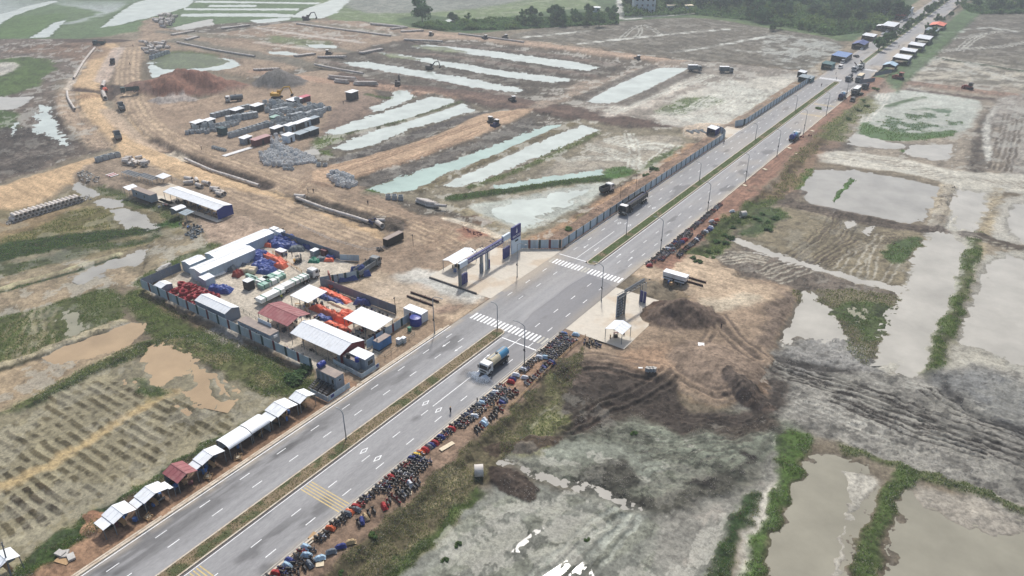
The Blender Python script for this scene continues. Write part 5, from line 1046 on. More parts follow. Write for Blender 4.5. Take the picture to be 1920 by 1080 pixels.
for k in range(2):
    o = empty('food_trailer',(-72.1+3.5*k,181.4,0),label=('left' if k==0 else 'right')+' half of the white trailer pair at the end of the right verge',cat='trailer'); MB().box(-1.7,1.7,-1.1,1.1,1.25,2.5).build('body','white_paint',o); MB().box(-1.75,1.75,-1.15,1.15,2.5,2.58).build('roof','white_sheet',o); MB().box(-1.6,1.6,-0.9,0.9,0.45,1.24).build('undercarriage','dark_steel',o); MB().box(-1.5,1.5,-1.9,-1.15,0.9,1.0).build('counter','galv',o)
    for sx in (-1,1):
        for sy in (-1,1): MB().cyl((sx,sy*0.95,0.4),(sx,sy*1.15,0.4),0.4,10).build('wheel','rubber',o)
def cabin(name,label,x0,x1,y0,y1,h,wall='container_grey',roof='roof_flat',z=0.0,wins=(),parapet=0.05,cat='cabin',group=None,corr=True):
    o = empty(name,((x0+x1)/2,(y0+y1)/2,z),label=label,cat=cat,group=group); a,b = (x1 - x0)/2,(y1 - y0)/2
    mb = MB(); mb.box(-a,a,-b,b,0,h)
    if corr:
        n = int(2*a/0.6)
        for i in range(n):
            xx = -a+0.3+i*2*a/n
            for s in (-1,1): mb.box(xx - 0.1,xx+0.1,s*b - 0.03,s*b+0.03,0.1,h - 0.1)
    mb.build('body',wall,o); MB().box(-a - 0.05,a+0.05,-b - 0.05,b+0.05,h,h+parapet+0.06).build('roof',roof,o)
    for side,u,v,w,hh in wins:
        if side=='s': f = MB().box(u - w/2 - 0.06,u+w/2+0.06,-b - 0.06,-b+0.02,v - 0.06,v+hh+0.06).build('window','wall_white',o); MB().box(u - w/2,u+w/2,-b - 0.08,-b - 0.05,v,v+hh).build('pane','glass',f)
        else: f = MB().box(a - 0.02,a+0.06,u - w/2 - 0.06,u+w/2+0.06,v - 0.06,v+hh+0.06).build('window','wall_white',o); MB().box(a+0.05,a+0.08,u - w/2,u+w/2,v,v+hh).build('pane','glass',f)
    return o
o = cabin('site_cabin','flat roofed grey cabin with brownish roof on the compound fence',-149.2,-136.8,94.0,96.6,2.9,wins=(('s',-3.4,1.2,0.7,0.9),('s',1.0,1.2,0.7,0.9)))
MB().box(6.2,6.6,-0.5,0.5,1.9,2.5).build('air_conditioner','white_paint',o); MB().box(-1.5,3.5,1.35,1.42,2.9,4.0).build('banner_board','sign_white',o)
cabin('site_cabin','long grey cabin with flat brown roof beside the rebar yard',-256.6,-245.0,130.8,133.3,2.7,z=0.1,wins=(('s',-3,1.0,0.8,1.0),('s',2,1.0,0.8,1.0)))
cabin('shipping_container','white topped container at the corner of the wet forecourt',-119.8,-113.7,122.8,125.3,2.6,'wall_white','white_sheet',cat='container')
cabin('shipping_container','dark flat container standing beside the haul road bend',*(lambda a,b: (a[0] - 1.2,b[0]+1.2,a[1],b[1]))(P(724,462),P(752,446)),2.3,'black','roof_flat',cat='container')
cabin('tool_box','dark red crate near the yard fence stub',*(lambda a: (a[0] - 1,a[0]+1,a[1] - 1.2,a[1]+1.2))(P(612,478)),1.9,'container_red','container_red',cat='crate')
cabin('tool_box','white topped crate beside the dark red crate',*(lambda a: (a[0] - 0.9,a[0]+0.9,a[1] - 1.1,a[1]+1.1))(P(591,478)),1.7,'container_grey','white_sheet',cat='crate')
cabin('water_closet','dark brown box with white lid standing in the open yard',*(lambda a: (a[0] - 1.1,a[0]+1.1,a[1] - 1.1,a[1]+1.1))(P(468,541)),2.6,'dark_steel','white_sheet',cat='cabin')
for k,(px,py) in enumerate(((516,441),(527,446))): cabin('pallet_box',('left' if k==0 else 'right')+' one of two white tall boxes at the head of the longest warehouse',*(lambda a: (a[0] - 1.2,a[0]+1.2,a[1] - 1.0,a[1]+1.0))(P(px,py)),2.4,'wall_white','white_sheet',cat='crate')
cabin('pallet_box','low white topped table box in the open yard',*(lambda a: (a[0] - 1.6,a[0]+1.6,a[1] - 1.0,a[1]+1.0))(P(528,477)),1.4,'container_grey','white_sheet',cat='crate')
# guard room with tanks, and toilet block with stairs
o = cabin('guard_room','grey guard room with white roof and two tanks behind the low wall',-115.6,-110.4,99.4,102.4,3.0,'container_grey','white_sheet',wins=(('e',0,1.1,1.6,1.2),))
cabin('wash_room','low flat roofed wash room carrying two dark tanks',-118.4,-112.0,98.2,99.3,2.5,'container_grey','roof_flat')
def tank(px,py,z,r,h,label,m='tank_blue'):
    x,y = P(px,py,z); o = empty('water_tank',(x,y,z),label=label,cat='water tank'); MB().cyl((0,0,0),(0,0,h),r,14).build('drum',m,o,smooth=False); MB().cyl((0,0,h),(0,0,h+0.18),r*0.98,14,r*0.35).build('lid',m,o)
    for k in (0.3,0.6): MB().cyl((0,0,h*k),(0,0,h*k+0.07),r+0.04,14).build('hoop',m,o)
tank(653,670.5,2.66,0.5,1.1,'dark upright tank on the wash room roof, the farther one','dark_steel'); tank(669.5,678,2.66,0.48,1.1,'blue upright tank on the wash room roof, nearer the road')
tank(780,608,0,1.5,2.2,'big dark blue round tank beside the white container')
def low_wall(pts,h,label): fence('low_wall',pts,h,3.0,0,['fence_red'],label,cat='wall')
low_wall([(-118.9,97.3),(-109.0,96.6),(-108.9,102.3)],1.3,'low pale metal wall round the guard room corner'); low_wall([(-114.0,86.0),(-108.7,86.0)],1.5,'short pale metal wall at the open end of the stair block'); low_wall([(-108.6,86.1),(-108.6,92.6)],1.6,'pale metal wall with blue square sign in front of the stair block')
MB().box(-108.58,-108.53,86.9,87.8,0.7,1.4).build('sign_board','blue_panel'); tag(bpy.data.objects['sign_board'],'small square blue sign on the pale wall before the stair block','sign'); MB().box(-108.85,-108.80,101.2,101.9,0.6,1.2).build('sign_board','blue_panel'); tag(bpy.data.objects['sign_board.001'],'small blue sign on the guard room wall','sign')
TB = cabin('toilet_block','raised grey toilet block with stairs and blue tank on its roof',-116.4,-110.2,90.1,92.5,3.4,'container_grey','roof_flat',wins=(('s',2.2,1.6,0.6,0.9),('e',0,2.2,0.8,0.4)))
for i in range(4):
    st = MB(); bx = -2.4+i*1.5
    for j in range(6): st.box(bx - 0.5,bx+0.5,-1.3 - 0.5*(j+1),-1.3 - 0.5*j,1.15 - 0.19*j,1.21 - 0.19*j)
    st.bar((bx - 0.52,-1.3,1.2),(bx - 0.52,-4.3,0.1),0.08); st.bar((bx+0.52,-1.3,1.2),(bx+0.52,-4.3,0.1),0.08); st.build('stair','dark_steel',TB); MB().box(bx - 0.4,bx+0.4,-1.26,-1.2,1.25,3.1).build('door','steel',TB)
x,y = P(606,700,3.5); o = empty('water_tank',(-115.7,91.4,3.5),label='blue lying water tank on the toilet block roof',cat='water tank'); MB().cyl((-0.2,-0.9,0.7),(-0.2,0.9,0.7),0.65,14).build('drum','tank_blue',o); MB().cyl((-0.2,0,1.3),(-0.2,0,1.5),0.22,10).build('lid','tank_blue',o); MB().box(-0.8,0.4,-0.7,0.7,0,0.2).build('cradle','steel',o)
# generator
g = empty('generator',(-114.6,109.3,0),label='bright blue generator set with grey top outside the compound fence',cat='generator'); MB().box(-1.0,1.0,-2.2,2.2,0.25,2.3).build('housing','gen_blue',g); MB().box(-0.95,0.95,-2.1,2.1,2.3,2.42).build('roof','roof_flat',g); MB().box(-1.05,1.05,-2.3,2.3,0,0.25).build('skid','dark_steel',g); MB().cyl((0,-1.6,2.4),(0,-1.6,3.0),0.14,8).build('exhaust','steel',g)
for k in (-1.4,0,1.4): MB().box(0.99,1.04,k - 0.55,k+0.55,0.5,2.1).build('door','gen_blue',g)
for k,(a,b) in enumerate(((-112.2,112.5),(-111.6,113.6))): cabin('white_box',('nearer' if k==0 else 'farther')+' of two white equipment boxes beside the blue generator',a - 0.5,a+0.5,b - 0.45,b+0.45,1.3,'wall_white','white_sheet',cat='box')
bx = P(768,621); o = empty('wheelie_bin',(bx[0],bx[1],0),label='green wheelie bin behind the generator yard',cat='bin'); MB().box(-0.35,0.35,-0.35,0.35,0.1,1.1,tx=-0.06,ty=-0.06).build('bin_body','green_strap',o); MB().box(-0.42,0.42,-0.42,0.42,1.1,1.18).build('lid','green_strap',o)
# ---------------------------------------------------------------- vehicles (local +x is forward)
mat('hub',(150,150,150),0.5,0.1); mat('lamp_glass',(225,225,215),0.2,0.02); mat('tail_red',(140,20,20),0.3,0.05); mat('truck_white',(222,224,222),0.4,0.05,dirt=(150,130,105),damt=0.5); mat('truck_black',(26,28,34),0.4,0.1,dirt=(80,74,68),damt=0.35); mat('load_soil',(140,112,92),0.95,0.2); mat('machine_red',(150,62,52),0.5,0.1,dirt=(110,90,80),damt=0.5); mat('machine_dark',(64,62,66),0.6,0.15,dirt=(110,96,84),damt=0.4); mat('navy',(40,52,100),0.4,0.08)
_wh = {}
def wheel_mesh(r,w):
    if (r,w) not in _wh:
        mb = MB(); mb.mat(0).cyl((0,-w/2,0),(0,w/2,0),r,12); mb.mat(1).cyl((0,-w/2 - 0.01,0),(0,w/2+0.01,0),r*0.55,8); _wh[(r,w)] = mb.mesh('wheel',['rubber','hub'])
    return _wh[(r,w)]
def wheels(root,xs,track,r=0.5,w=0.32,dual=()):
    for x in xs:
        for s in (-1,1): link('wheel',wheel_mesh(r,w*(1.8 if x in dual else 1)),root,(x,s*(track/2 - (0.15 if x in dual else 0)),r))
def cab(root,xf,m,L=2.2,W=2.45,z0=0.7,H=2.3,roof=None):
    b = xf - L; w = W/2
    MB().prism([(b,z0),(xf,z0),(xf,z0+H*0.42),(xf - 0.22,z0+H*0.9),(xf - 0.4,z0+H),(b,z0+H)],-w,w,'y').build('cab',m,root)
    if roof: MB().box(b,xf - 0.38,-w - 0.01,w+0.01,z0+H - 0.12,z0+H+0.06).build('cab_roof',roof,root)
    mb = MB(); n = 0.03; mb.add([(xf+n,-w+0.12,z0+H*0.45),(xf+n,w - 0.12,z0+H*0.45),(xf - 0.2+n,w - 0.18,z0+H*0.86),(xf - 0.2+n,-w+0.18,z0+H*0.86),(xf - 0.05,-w+0.12,z0+H*0.45),(xf - 0.05,w - 0.12,z0+H*0.45),(xf - 0.28,w - 0.18,z0+H*0.86),(xf - 0.28,-w+0.18,z0+H*0.86)],[(0,1,2,3),(0,4,5,1),(1,5,6,2),(2,6,7,3),(3,7,4,0)]); mb.build('windscreen','glass',root)
    for s in (-1,1):
        MB().box(xf - 1.3,xf - 0.35,min(s*w,s*(w+0.02)),max(s*w,s*(w+0.02)),z0+H*0.48,z0+H*0.82).build('side_window','glass',root)
        MB().box(xf - 0.02,xf+0.04,s*w*0.75 - 0.2,s*w*0.75+0.2,z0+0.12,z0+0.3).build('headlight','lamp_glass',root)
        MB().box(xf - 0.1,xf+0.1,s*(w+0.18) - 0.1,s*(w+0.18)+0.1,z0+H*0.45,z0+H*0.8).build('mirror','black',root)
    MB().box(xf - 0.5,xf+0.06,-w,w,z0 - 0.4,z0 - 0.01).build('bumper','dark_steel',root); MB().box(xf+0.005,xf+0.04,-w*0.7,w*0.7,z0+0.35,z0+0.75).build('grille','black',root)
def truck(label,x,y,hd,L=8.5,m='truck_white',body='dump',bm='truck_grey',roof=None,axles=None,name='truck',z=None,bm2=None,W=2.45,group=None,load=None):
    root = empty(name,(x,y,ground_z(x,y) if z is None else z),hd,label=label,cat='truck',group=group); h = L/2; cl = 2.2
    cab(root,h,m,cl,W,roof=roof); MB().box(-h,h - 0.4,-0.45,0.45,0.75,1.05).build('chassis','dark_steel',root)
    wheels(root,axles or (h - 1.3,-h+2.6,-h+1.3),W - 0.2,dual=(axles or (0,-h+2.6,-h+1.3))[1:]); f = h - cl - 0.25; b = -h
    for s in (-1,1): MB().box(-h - 0.02,-h+0.05,s*0.9 - 0.2,s*0.9+0.2,0.85,1.05).build('tail_light','tail_red',root)
    if body=='tank':
        r = 1.12; zc = 1.1+r; mid = b+(f - b)*0.52; mb = MB(); mb.cyl((b+0.15,0,zc),(mid,0,zc),r,16); mb.cyl((b,0,zc),(b+0.15,0,zc),r*0.8,16,r); mb.build('tank',bm,root)
        mb = MB(); mb.cyl((mid,0,zc),(f,0,zc),r,16); mb.build('tank_front',bm2 or bm,root)
        MB().cyl((mid+0.3,0,zc+r - 0.05),(mid+0.3,0,zc+r+0.22),0.32,10).build('hatch','black',root); MB().box(b+0.2,f - 0.2,-0.25,0.25,zc+r - 0.04,zc+r+0.03).build('walkway','steel',root)
        for s in (-1,1): MB().box(b+0.3,f - 0.3,s*1.05 - 0.12,s*1.05+0.12,0.85,1.3).build('side_rack','dark_steel',root)
        mb = MB(); [mb.bar((b - 0.1,yy,0.7),(b - 0.1,yy,3.3),0.06) for yy in (-0.3,0.3)]; [mb.bar((b - 0.1,-0.3,0.9+0.4*k),(b - 0.1,0.3,0.9+0.4*k),0.05) for k in range(6)]; mb.build('ladder','steel',root)
    elif body=='dump':
        z0,z1,w = 1.15,2.55,W/2; mb = MB(); mb.box(b,f,-w,w,z0,z0+0.12); mb.box(b,f,-w,-w+0.1,z0+0.12,z1); mb.box(b,f,w - 0.1,w,z0+0.12,z1); mb.box(f - 0.1,f,-w+0.1,w - 0.1,z0+0.12,z1+0.2); mb.box(b,b+0.1,-w+0.1,w - 0.1,z0+0.12,z1 - 0.2)
        for k in range(5):
            xx = b+0.4+k*(f - b - 0.8)/4
            for s in (-1,1): mb.box(xx - 0.08,xx+0.08,s*w - 0.07,s*w+0.07,z0 - 0.05,z1+0.02)
        mb.build('dump_bed',bm,root)
        if load: mb = MB(); mb.box(b+0.15,f - 0.15,-w+0.15,w - 0.15,z0+0.15,z1+0.25,tx=0.9,ty=0.7); mb.build('load',load,root)
    elif body=='mixer':
        mb = MB(); mb.cyl((b+0.4,0,2.5),(b+2.0,0,2.35),0.75,14,1.25); mb.cyl((b+2.0,0,2.35),(b+4.2,0,2.2),1.25,14,1.2); mb.cyl((b+4.2,0,2.2),(b+5.4,0,2.0),1.2,14,0.6); mb.build('drum',bm,root,smooth=True); MB().box(b - 0.2,b+0.6,-0.6,0.6,2.6,3.3,tx=0.1,ty=0.1).build('hopper','dark_steel',root); MB().bar((b - 0.1,0,2.2),(b - 0.8,0,1.1),0.4,0.12).build('chute','dark_steel',root); MB().box(f - 0.7,f,-1,1,1.05,2.0).build('water_box','steel',root)
    elif body=='box':
        MB().box(b,f,-W/2 - 0.03,W/2+0.03,1.1,3.5).build('cargo_box',bm,root); MB().box(b - 0.02,f+0.02,-W/2 - 0.05,W/2+0.05,3.5,3.58).build('box_roof',bm2 or 'white_sheet',root)
        for k in range(7): xx = b+0.4+k*(f - b - 0.8)/6; MB().box(xx - 0.05,xx+0.05,-W/2 - 0.07,W/2+0.07,1.1,3.46).build('rib',bm,root)
    elif body=='flat':
        MB().box(b,f,-W/2,W/2,1.1,1.25).build('deck','dark_steel',root); MB().box(f - 0.1,f,-W/2,W/2,1.25,2.4).build('headboard','steel',root)
    elif body=='crane':
        MB().box(b,f,-W/2,W/2,1.1,1.6).build('deck',bm,root); MB().box(b+1,b+3,-1,1,1.6,3.2).build('turret',bm,root); MB().bar((b+1.4,0,2.6),(h+1.5,0,5.8),0.45).build('boom','rust',root)
    return root
UP,DN = math.pi/2,-math.pi/2
WT = truck('white cabbed water tanker, cream and light blue tank, spraying the road',-87.1,117.8,DN,8.9,'truck_white','tank','blue_paint',bm2='cream_paint',name='water_truck',z=0)
def px_truck(label,px,py,hd, **k):
    x,y = P(px,py); zz = ground_z(x,y); zz = 0.0 if -108<x<-82 else zz
    x,y = P(px,py,zz); return truck(label,x,y,hd,z=zz, **k)
px_truck('blue water tanker driving away on the far right carriageway',1488,262,UP,L=8.0,m='truck_white',body='tank',bm='tank_blue',bm2='blue_paint',name='water_truck')
px_truck('navy tanker with pale tank front stopped before the distant junction',1578,185,UP,L=8.0,m='truck_white',body='tank',bm='navy',bm2='blue_paint',name='water_truck')
# articulated dump truck
AT = empty('articulated_truck',(-104.7,223.3,0),DN,label='black articulated tipper truck with white cab roof on the left carriageway',cat='truck')
cab(AT,8.7,'truck_black',2.3,2.5,0.8,2.7,roof='white_paint'); MB().box(2.0,8.2,-0.45,0.45,0.75,1.1).build('chassis','dark_steel',AT); wheels(AT,(7.2,4.2,3.0,-5.0,-6.3,-7.6),2.3,0.52,0.34,dual=(4.2,3.0,-5.0,-6.3,-7.6))
mb = MB(); mb.prism([(-0.7,1.35),(0.7,1.35),(1.25,1.8),(1.25,3.1),(1.13,3.1),(1.13,1.85),(0.65,1.47),(-0.65,1.47),(-1.13,1.85),(-1.13,3.1),(-1.25,3.1),(-1.25,1.8)],-8.6,5.2,'x')
for k in range(9):
    for s in (-1,1): mb.box(-8.4+k*1.65,-8.25+k*1.65,s*1.28 - 0.06,s*1.28+0.06,1.6,3.12)
mb.build('tipper_body','truck_black',AT); MB().box(5.1,5.25,-1.2,1.2,1.4,3.3).build('headboard','truck_black',AT); MB().box(-8.7,-8.55,-1.2,1.2,1.4,3.1).build('tailgate','truck_black',AT); MB().cyl((-8.3,0.35,3.2),(5.0,0.35,3.2),0.18,8).build('rolled_cover','navy',AT); MB().box(-8.3,4.9,-1.1,1.1,2.2,2.75,ty=0.3).build('load','black',AT); MB().box(-8.6,5.0,-0.5,0.5,1.0,1.32).build('trailer_frame','dark_steel',AT)
# junction cluster
px_truck('concrete mixer truck facing the camera at the distant junction',1592,151,DN,L=9,m='truck_grey',body='mixer',bm='truck_dark',name='mixer_truck')
px_truck('big grey covered tipper with pale top at the distant junction',1611,152,DN,L=10.5,m='truck_grey',body='box',bm='truck_grey',bm2='sand_cover',name='tipper_truck')
px_truck('white concrete pump truck behind the mixer truck',1603,133,DN,L=8,m='truck_white',body='crane',bm='truck_white',name='pump_truck')
px_truck('white flatbed truck with raised boom beside the pump truck',1614,129,DN,L=8,m='truck_white',body='crane',bm='truck_grey',name='pump_truck')
px_truck('parked box lorry with grey sides and white roof on the right verge',1604,177,DN,L=11,m='truck_black',body='box',bm='truck_green',bm2='white_sheet',name='box_lorry')
px_truck('small dark blue lorry behind the parked box lorry',1622,166,DN,L=6.5,m='truck_dark',body='dump',bm='navy',name='small_lorry')
px_truck('pale lorry on the bund right of the long pond',1302,133,0.6,L=8,m='truck_grey',body='box',bm='truck_grey',name='lorry'); px_truck('second pale lorry farther right along the same bund',1361,136,0.5,L=8,m='truck_grey',body='box',bm='grey_tarp',name='lorry')
# haul-road trucks, headings taken from the lane
def hd_px(a,b): p,q = P(*a),P(*b); return math.atan2(q[1] - p[1],q[0] - p[0])
px_truck('dark dump truck driving away on the upper haul road',212,120,hd_px((212,130),(219,100)),L=7.5,m='truck_dark',body='dump',bm='truck_dark',name='dump_truck')
px_truck('green dump truck crossing the far dark track',187,84,hd_px((200,83),(170,83)),L=8,m='truck_green',body='dump',bm='truck_green',name='dump_truck',load='load_soil')
px_truck('dark green dump truck standing sideways beside the brown soil heap',245,173,hd_px((258,171),(230,174)),L=9,m='truck_green',body='dump',bm='truck_green',name='dump_truck')
px_truck('grey dump truck with empty open bed on the haul road bend',229,205,hd_px((236,212),(221,188)),L=9,m='truck_dark',body='dump',bm='truck_grey',name='dump_truck')
px_truck('dusty dump truck where the haul road forks',222,260,hd_px((226,268),(216,250)),L=7.5,m='truck_dark',body='dump',bm='truck_grey',name='dump_truck')
px_truck('grey tanker truck parked at the precast yard',440,190,hd_px((455,188),(425,191)),L=8.5,m='truck_white',body='tank',bm='truck_grey',bm2='truck_grey',name='water_truck')
px_truck('grey dump truck parked beside the purple cloths of the compound',690,508,hd_px((668,522),(706,496)),L=10,m='truck_grey',body='dump',bm='truck_grey',name='dump_truck')
px_truck('white cabbed trailer truck loaded with wrapped packs in the compound',556,537,UP,L=15,m='truck_white',body='flat',name='flatbed_truck',axles=(6.2,3.4,2.2,-4.0,-5.3,-6.6))
px_truck('small truck with open dark canopy behind the roadside hoarding',1137,360,1.4,L=6,m='truck_white',body='dump',bm='truck_dark',name='small_lorry')
# tracked machines
def tracks_part(root,L,gauge,w=0.55,h=0.85):
    for s in (-1,1): MB().prism([(-L/2+0.3,0),(L/2 - 0.3,0),(L/2,0.3),(L/2,h - 0.25),(L/2 - 0.3,h),(-L/2+0.3,h),(-L/2,h - 0.25),(-L/2,0.3)],s*gauge/2 - w/2,s*gauge/2+w/2,'y').build('crawler_track','dark_steel',root)
def excavator(label,px,py,hd,m='yellow_paint',reach=1.0,sc_=1.0):
    x,y = P(px,py); z = ground_z(x,y); x,y = P(px,py,z); o = empty('excavator',(x,y,z),hd,label=label,cat='excavator'); o.scale = (sc_,)*3; tracks_part(o,4.2,2.4)
    MB().box(-0.9,0.9,-0.8,0.8,0.5,1.05).build('undercarriage','dark_steel',o); MB().box(-2.4,1.3,-1.35,1.35,1.05,2.2,tx=0.1,ty=0.1).build('house',m,o); MB().box(-2.5,-1.6,-1.3,1.3,1.2,2.4,tx=0.15).build('counterweight',m,o)
    MB().box(-0.1,1.4,0.35,1.3,1.9,3.1,tx=0.12,ty=0.05).build('cab',m,o); MB().box(1.2,1.36,0.45,1.2,2.1,2.9).build('windscreen','glass',o)
    mb = MB(); mb.bar((1.1,-0.3,1.7),(3.4,-0.3,4.6),0.4,0.5); mb.bar((3.4,-0.3,4.6),(5.8,-0.3,4.9),0.4,0.45); mb.build('boom',m,o); MB().bar((5.8,-0.3,4.9),(6.6,-0.3,2.0),0.34,0.4).build('stick',m,o); MB().prism([(6.3,2.0),(6.9,2.1),(7.0,1.3),(6.4,0.8),(5.9,1.2)],-0.85,0.25,'y').build('bucket','dark_steel',o); MB().cyl((1.6,-0.3,1.6),(3.2,-0.3,3.8),0.1,6).build('cylinder','galv',o)
def bulldozer(label,px,py,hd,m='machine_dark',top='white_paint',name='bulldozer',s=1.0):
    x,y = P(px,py); z = ground_z(x,y); x,y = P(px,py,z); o = empty(name,(x,y,z),hd,label=label,cat='bulldozer'); o.scale = (s,)*3; tracks_part(o,3.6,2.1)
    MB().box(-1.4,1.7,-0.7,0.7,0.7,1.7,ty=0.06).build('engine_hood',m,o); MB().box(-1.5,0.1,-0.85,0.85,1.6,2.8,tx=0.15,ty=0.1).build('cab','glass',o); MB().box(-1.6,0.2,-1.0,1.0,2.8,2.95).build('cab_roof',top,o)
    MB().prism([(2.3,0.1),(2.5,0.15),(2.3,0.7),(2.5,1.3),(2.35,1.3),(2.12,0.7)],-1.7,1.7,'y').build('blade',m,o)
    for sy in (-1,1): MB().bar((0.2,sy*1.45,0.5),(2.2,sy*1.45,0.5),0.18).build('push_arm',m,o)
    MB().cyl((1.0,0.35,1.7),(1.0,0.35,2.5),0.07,6).build('exhaust','black',o); MB().prism([(-1.9,1.0),(-1.5,1.1),(-1.5,0.8),(-2.0,0.2),(-2.1,0.2)],-0.5,0.5,'y').build('ripper','dark_steel',o)
excavator('yellow excavator with stretched arm beside the grey gravel heap',520,184,0.55,sc_=1.25); excavator('dark excavator working on the bund left of the twin ponds',746,160,2.2,'machine_dark'); excavator('dark excavator on the bund between the long ponds',806,130,0.4,'machine_dark'); excavator('dark excavator at the top of the far wetland track',575,38,0.5,'machine_dark',sc_=1.3)
excavator('orange excavator among clutter by the pale panel fence',622,540,2.6,'machine_red',sc_=0.7)
bulldozer('upper of two bulldozers side by side on the tan haul strip',921,229,hd_px((921,229),(960,212))); bulldozer('lower of two bulldozers side by side on the tan haul strip',930,236,hd_px((930,236),(895,250)),'navy')
bulldozer('dark bulldozer where the brown bund crosses',962,190,2.6); bulldozer('red brown bulldozer on the track right of the distant junction',1685,148,2.9,'machine_red','machine_red',s=1.3); bulldozer('brown bulldozer farther along the right hand track',1815,167,2.9,'machine_red','machine_dark',s=1.2)
bulldozer('dark bulldozer on the tan road above the gravel heap',616,102,0.6); bulldozer('dark bulldozer beside the top pipe heap',808,67,2.0); bulldozer('left of two dark bulldozers on the far pale lane',910,73,2.8); bulldozer('right of two dark bulldozers on the far pale lane',948,72,2.8); bulldozer('small dark bulldozer on the mud above the square pond',1196,112,2.6)
# forklift
x,y = P(559,492); o = empty('forklift',(x,y,0),1.2,label='dark forklift truck standing in the open yard',cat='forklift'); MB().box(-1.1,0.9,-0.6,0.6,0.35,1.0).build('body','dark_steel',o); MB().box(-1.2,-0.7,-0.55,0.55,0.5,1.3).build('counterweight','yellow_paint',o); wheels(o,(0.7,-0.7),1.2,0.35,0.25); MB().box(-0.6,0.5,-0.55,0.55,2.05,2.12).build('overhead_guard','black',o)
for sx in (-0.55,0.45):
    for sy in (-0.5,0.5): MB().box(sx - 0.04,sx+0.04,sy - 0.04,sy+0.04,1.0,2.05).build('guard_post','black',o)
MB().box(0.95,1.1,-0.5,0.5,0.1,2.6).build('mast','steel',o)
for sy in (-0.3,0.3): MB().box(1.1,2.1,sy - 0.07,sy+0.07,0.1,0.16).build('fork','steel',o)
# cars
def car(label,px,py,hd,m='white_paint',van=False,group='cars parked along the far road'):
    x,y = P(px,py); o = empty('van' if van else 'car',(x,y,0.0),hd,label=label,cat='van' if van else 'car',group=group); L,w,H = (4.9,0.92,2.0) if van else (4.4,0.88,1.45); h = L/2
    MB().prism([(-h,0.3),(h,0.3),(h+0.05,0.6),(h - 0.1,0.85),(h - 1.1,0.98),(-h+0.3,1.0),(-h - 0.02,0.8)],-w,w,'y').build('body',m,o); a = h - (0.6 if van else 1.2)
    MB().prism([(-h+(0.1 if van else 0.5),0.98),(a,0.96),(a - 0.7,H - 0.06),(-h+(0.25 if van else 1.0),H - 0.06)],-w*0.9,w*0.9,'y').build('windows','glass',o); MB().box(-h+(0.25 if van else 0.9),a - 0.6,-w*0.92,w*0.92,H - 0.08,H).build('roof',m,o); wheels(o,(h - 0.8,-h+0.8),1.6,0.33,0.22)
    for s in (-1,1): MB().box(h - 0.05,h+0.05,s*0.6 - 0.18,s*0.6+0.18,0.6,0.75).build('headlight','lamp_glass',o)
car('front one of two white vans nose to tail beside the teal kiosk',1575.5,128,DN,van=True); car('rear one of two white vans nose to tail beside the teal kiosk',1580,118,DN,van=True); car('white car parked right of the pale blue roofed shop',1593,108,DN); car('dark car on the carriageway beside the pale blue roofed shop',1605,107,2.4,'truck_dark'); car('white car parked by the bright blue roofed stall',1616,93,DN); car('small pale car just behind the one at the blue roofed stall',1620,88,DN,'galv')
car('nearer of two silver cars below the far white roofed shop',1655,65,DN,'galv'); car('farther of two silver cars below the far white roofed shop',1663,60,DN,'white_paint')
for k,(a,b) in enumerate(((1690,42),(1695,38),(1700,36),(1704,34),(1708,30),(1712,27))): car(f'{ordn[k]} of six small cars parked in a line by the median trees, near end first',a,b,DN,'galv' if k % 2 else 'white_paint')
car('lone white car at the very top of the far road',1750,2.5,DN); car('dark parked jeep below the box lorry',1598,190,DN,'truck_dark',van=True); car('small pale jeep beside the box lorry cab',1612,178,1.2,'truck_green')

# ---------------------------------------------------------------- motorbikes
BCOL = {'black': 'mb_black','dark blue': 'mb_blue','red': 'mb_red','silver grey': 'mb_silver','dark grey': 'mb_grey'}
for n_,c_ in (('mb_black',(30,32,38)),('mb_blue',(40,52,104)),('mb_red',(138,34,40)),('mb_silver',(160,165,172)),('mb_grey',(62,66,76))): mat(n_,c_,0.3,0.1,4,spec=0.5)
for n_,c_ in (('cv_white',(214,218,222)),('cv_blue',(70,110,170)),('cv_red',(170,48,50)),('cv_grey',(110,118,126)),('cv_yellow',(222,186,60)),('cv_sky',(176,204,222)),('cv_navy',(44,56,120)),('cv_orange',(216,110,70)),('cv_tan',(190,165,125))): mat(n_,c_,0.6,0.15,3,bump=0.3,bscale=8)
_mw = MB(); _mw.mat(0).cyl((0,-0.05,0),(0,0.05,0),0.29,10); _mw.mat(1).cyl((0,-0.055,0),(0,0.055,0),0.19,8); _mw = _mw.mesh('wheel',['rubber','hub'])
_bar = MB(); _bar.bar((0.42,-0.36,1.0),(0.42,0.36,1.0),0.05); _bar.bar((0.66,0,0.32),(0.45,0,1.0),0.09); _bar.box(0.38,0.42,-0.42,-0.28,1.1,1.22); _bar.box(0.38,0.42,0.28,0.42,1.1,1.22); _bar = _bar.mesh('handlebar','black')
_seat = MB(); _seat.box(-0.72,0.08,-0.15,0.15,0.74,0.84,tx=0.05,ty=0.03); _seat = _seat.mesh('seat','black')
_body = {}
for k_,m_ in BCOL.items():
    b_ = MB(); b_.prism([(-0.95,0.62),(-0.8,0.76),(-0.05,0.74),(0.1,0.45),(0.36,0.45),(0.5,0.95),(0.58,0.9),(0.5,0.32),(0.1,0.22),(-0.4,0.26),(-0.62,0.45)],-0.14,0.14,'y'); _body[k_] = b_.mesh('body',m_)
    b_ = MB(); b_.prism([(0.42,0.4),(0.5,0.4),(0.58,0.95),(0.46,1.02)],-0.22,0.22,'y'); b_.box(0.5,0.98,-0.08,0.08,0.56,0.64); _body[k_+'s'] = b_.mesh('leg_shield',m_)
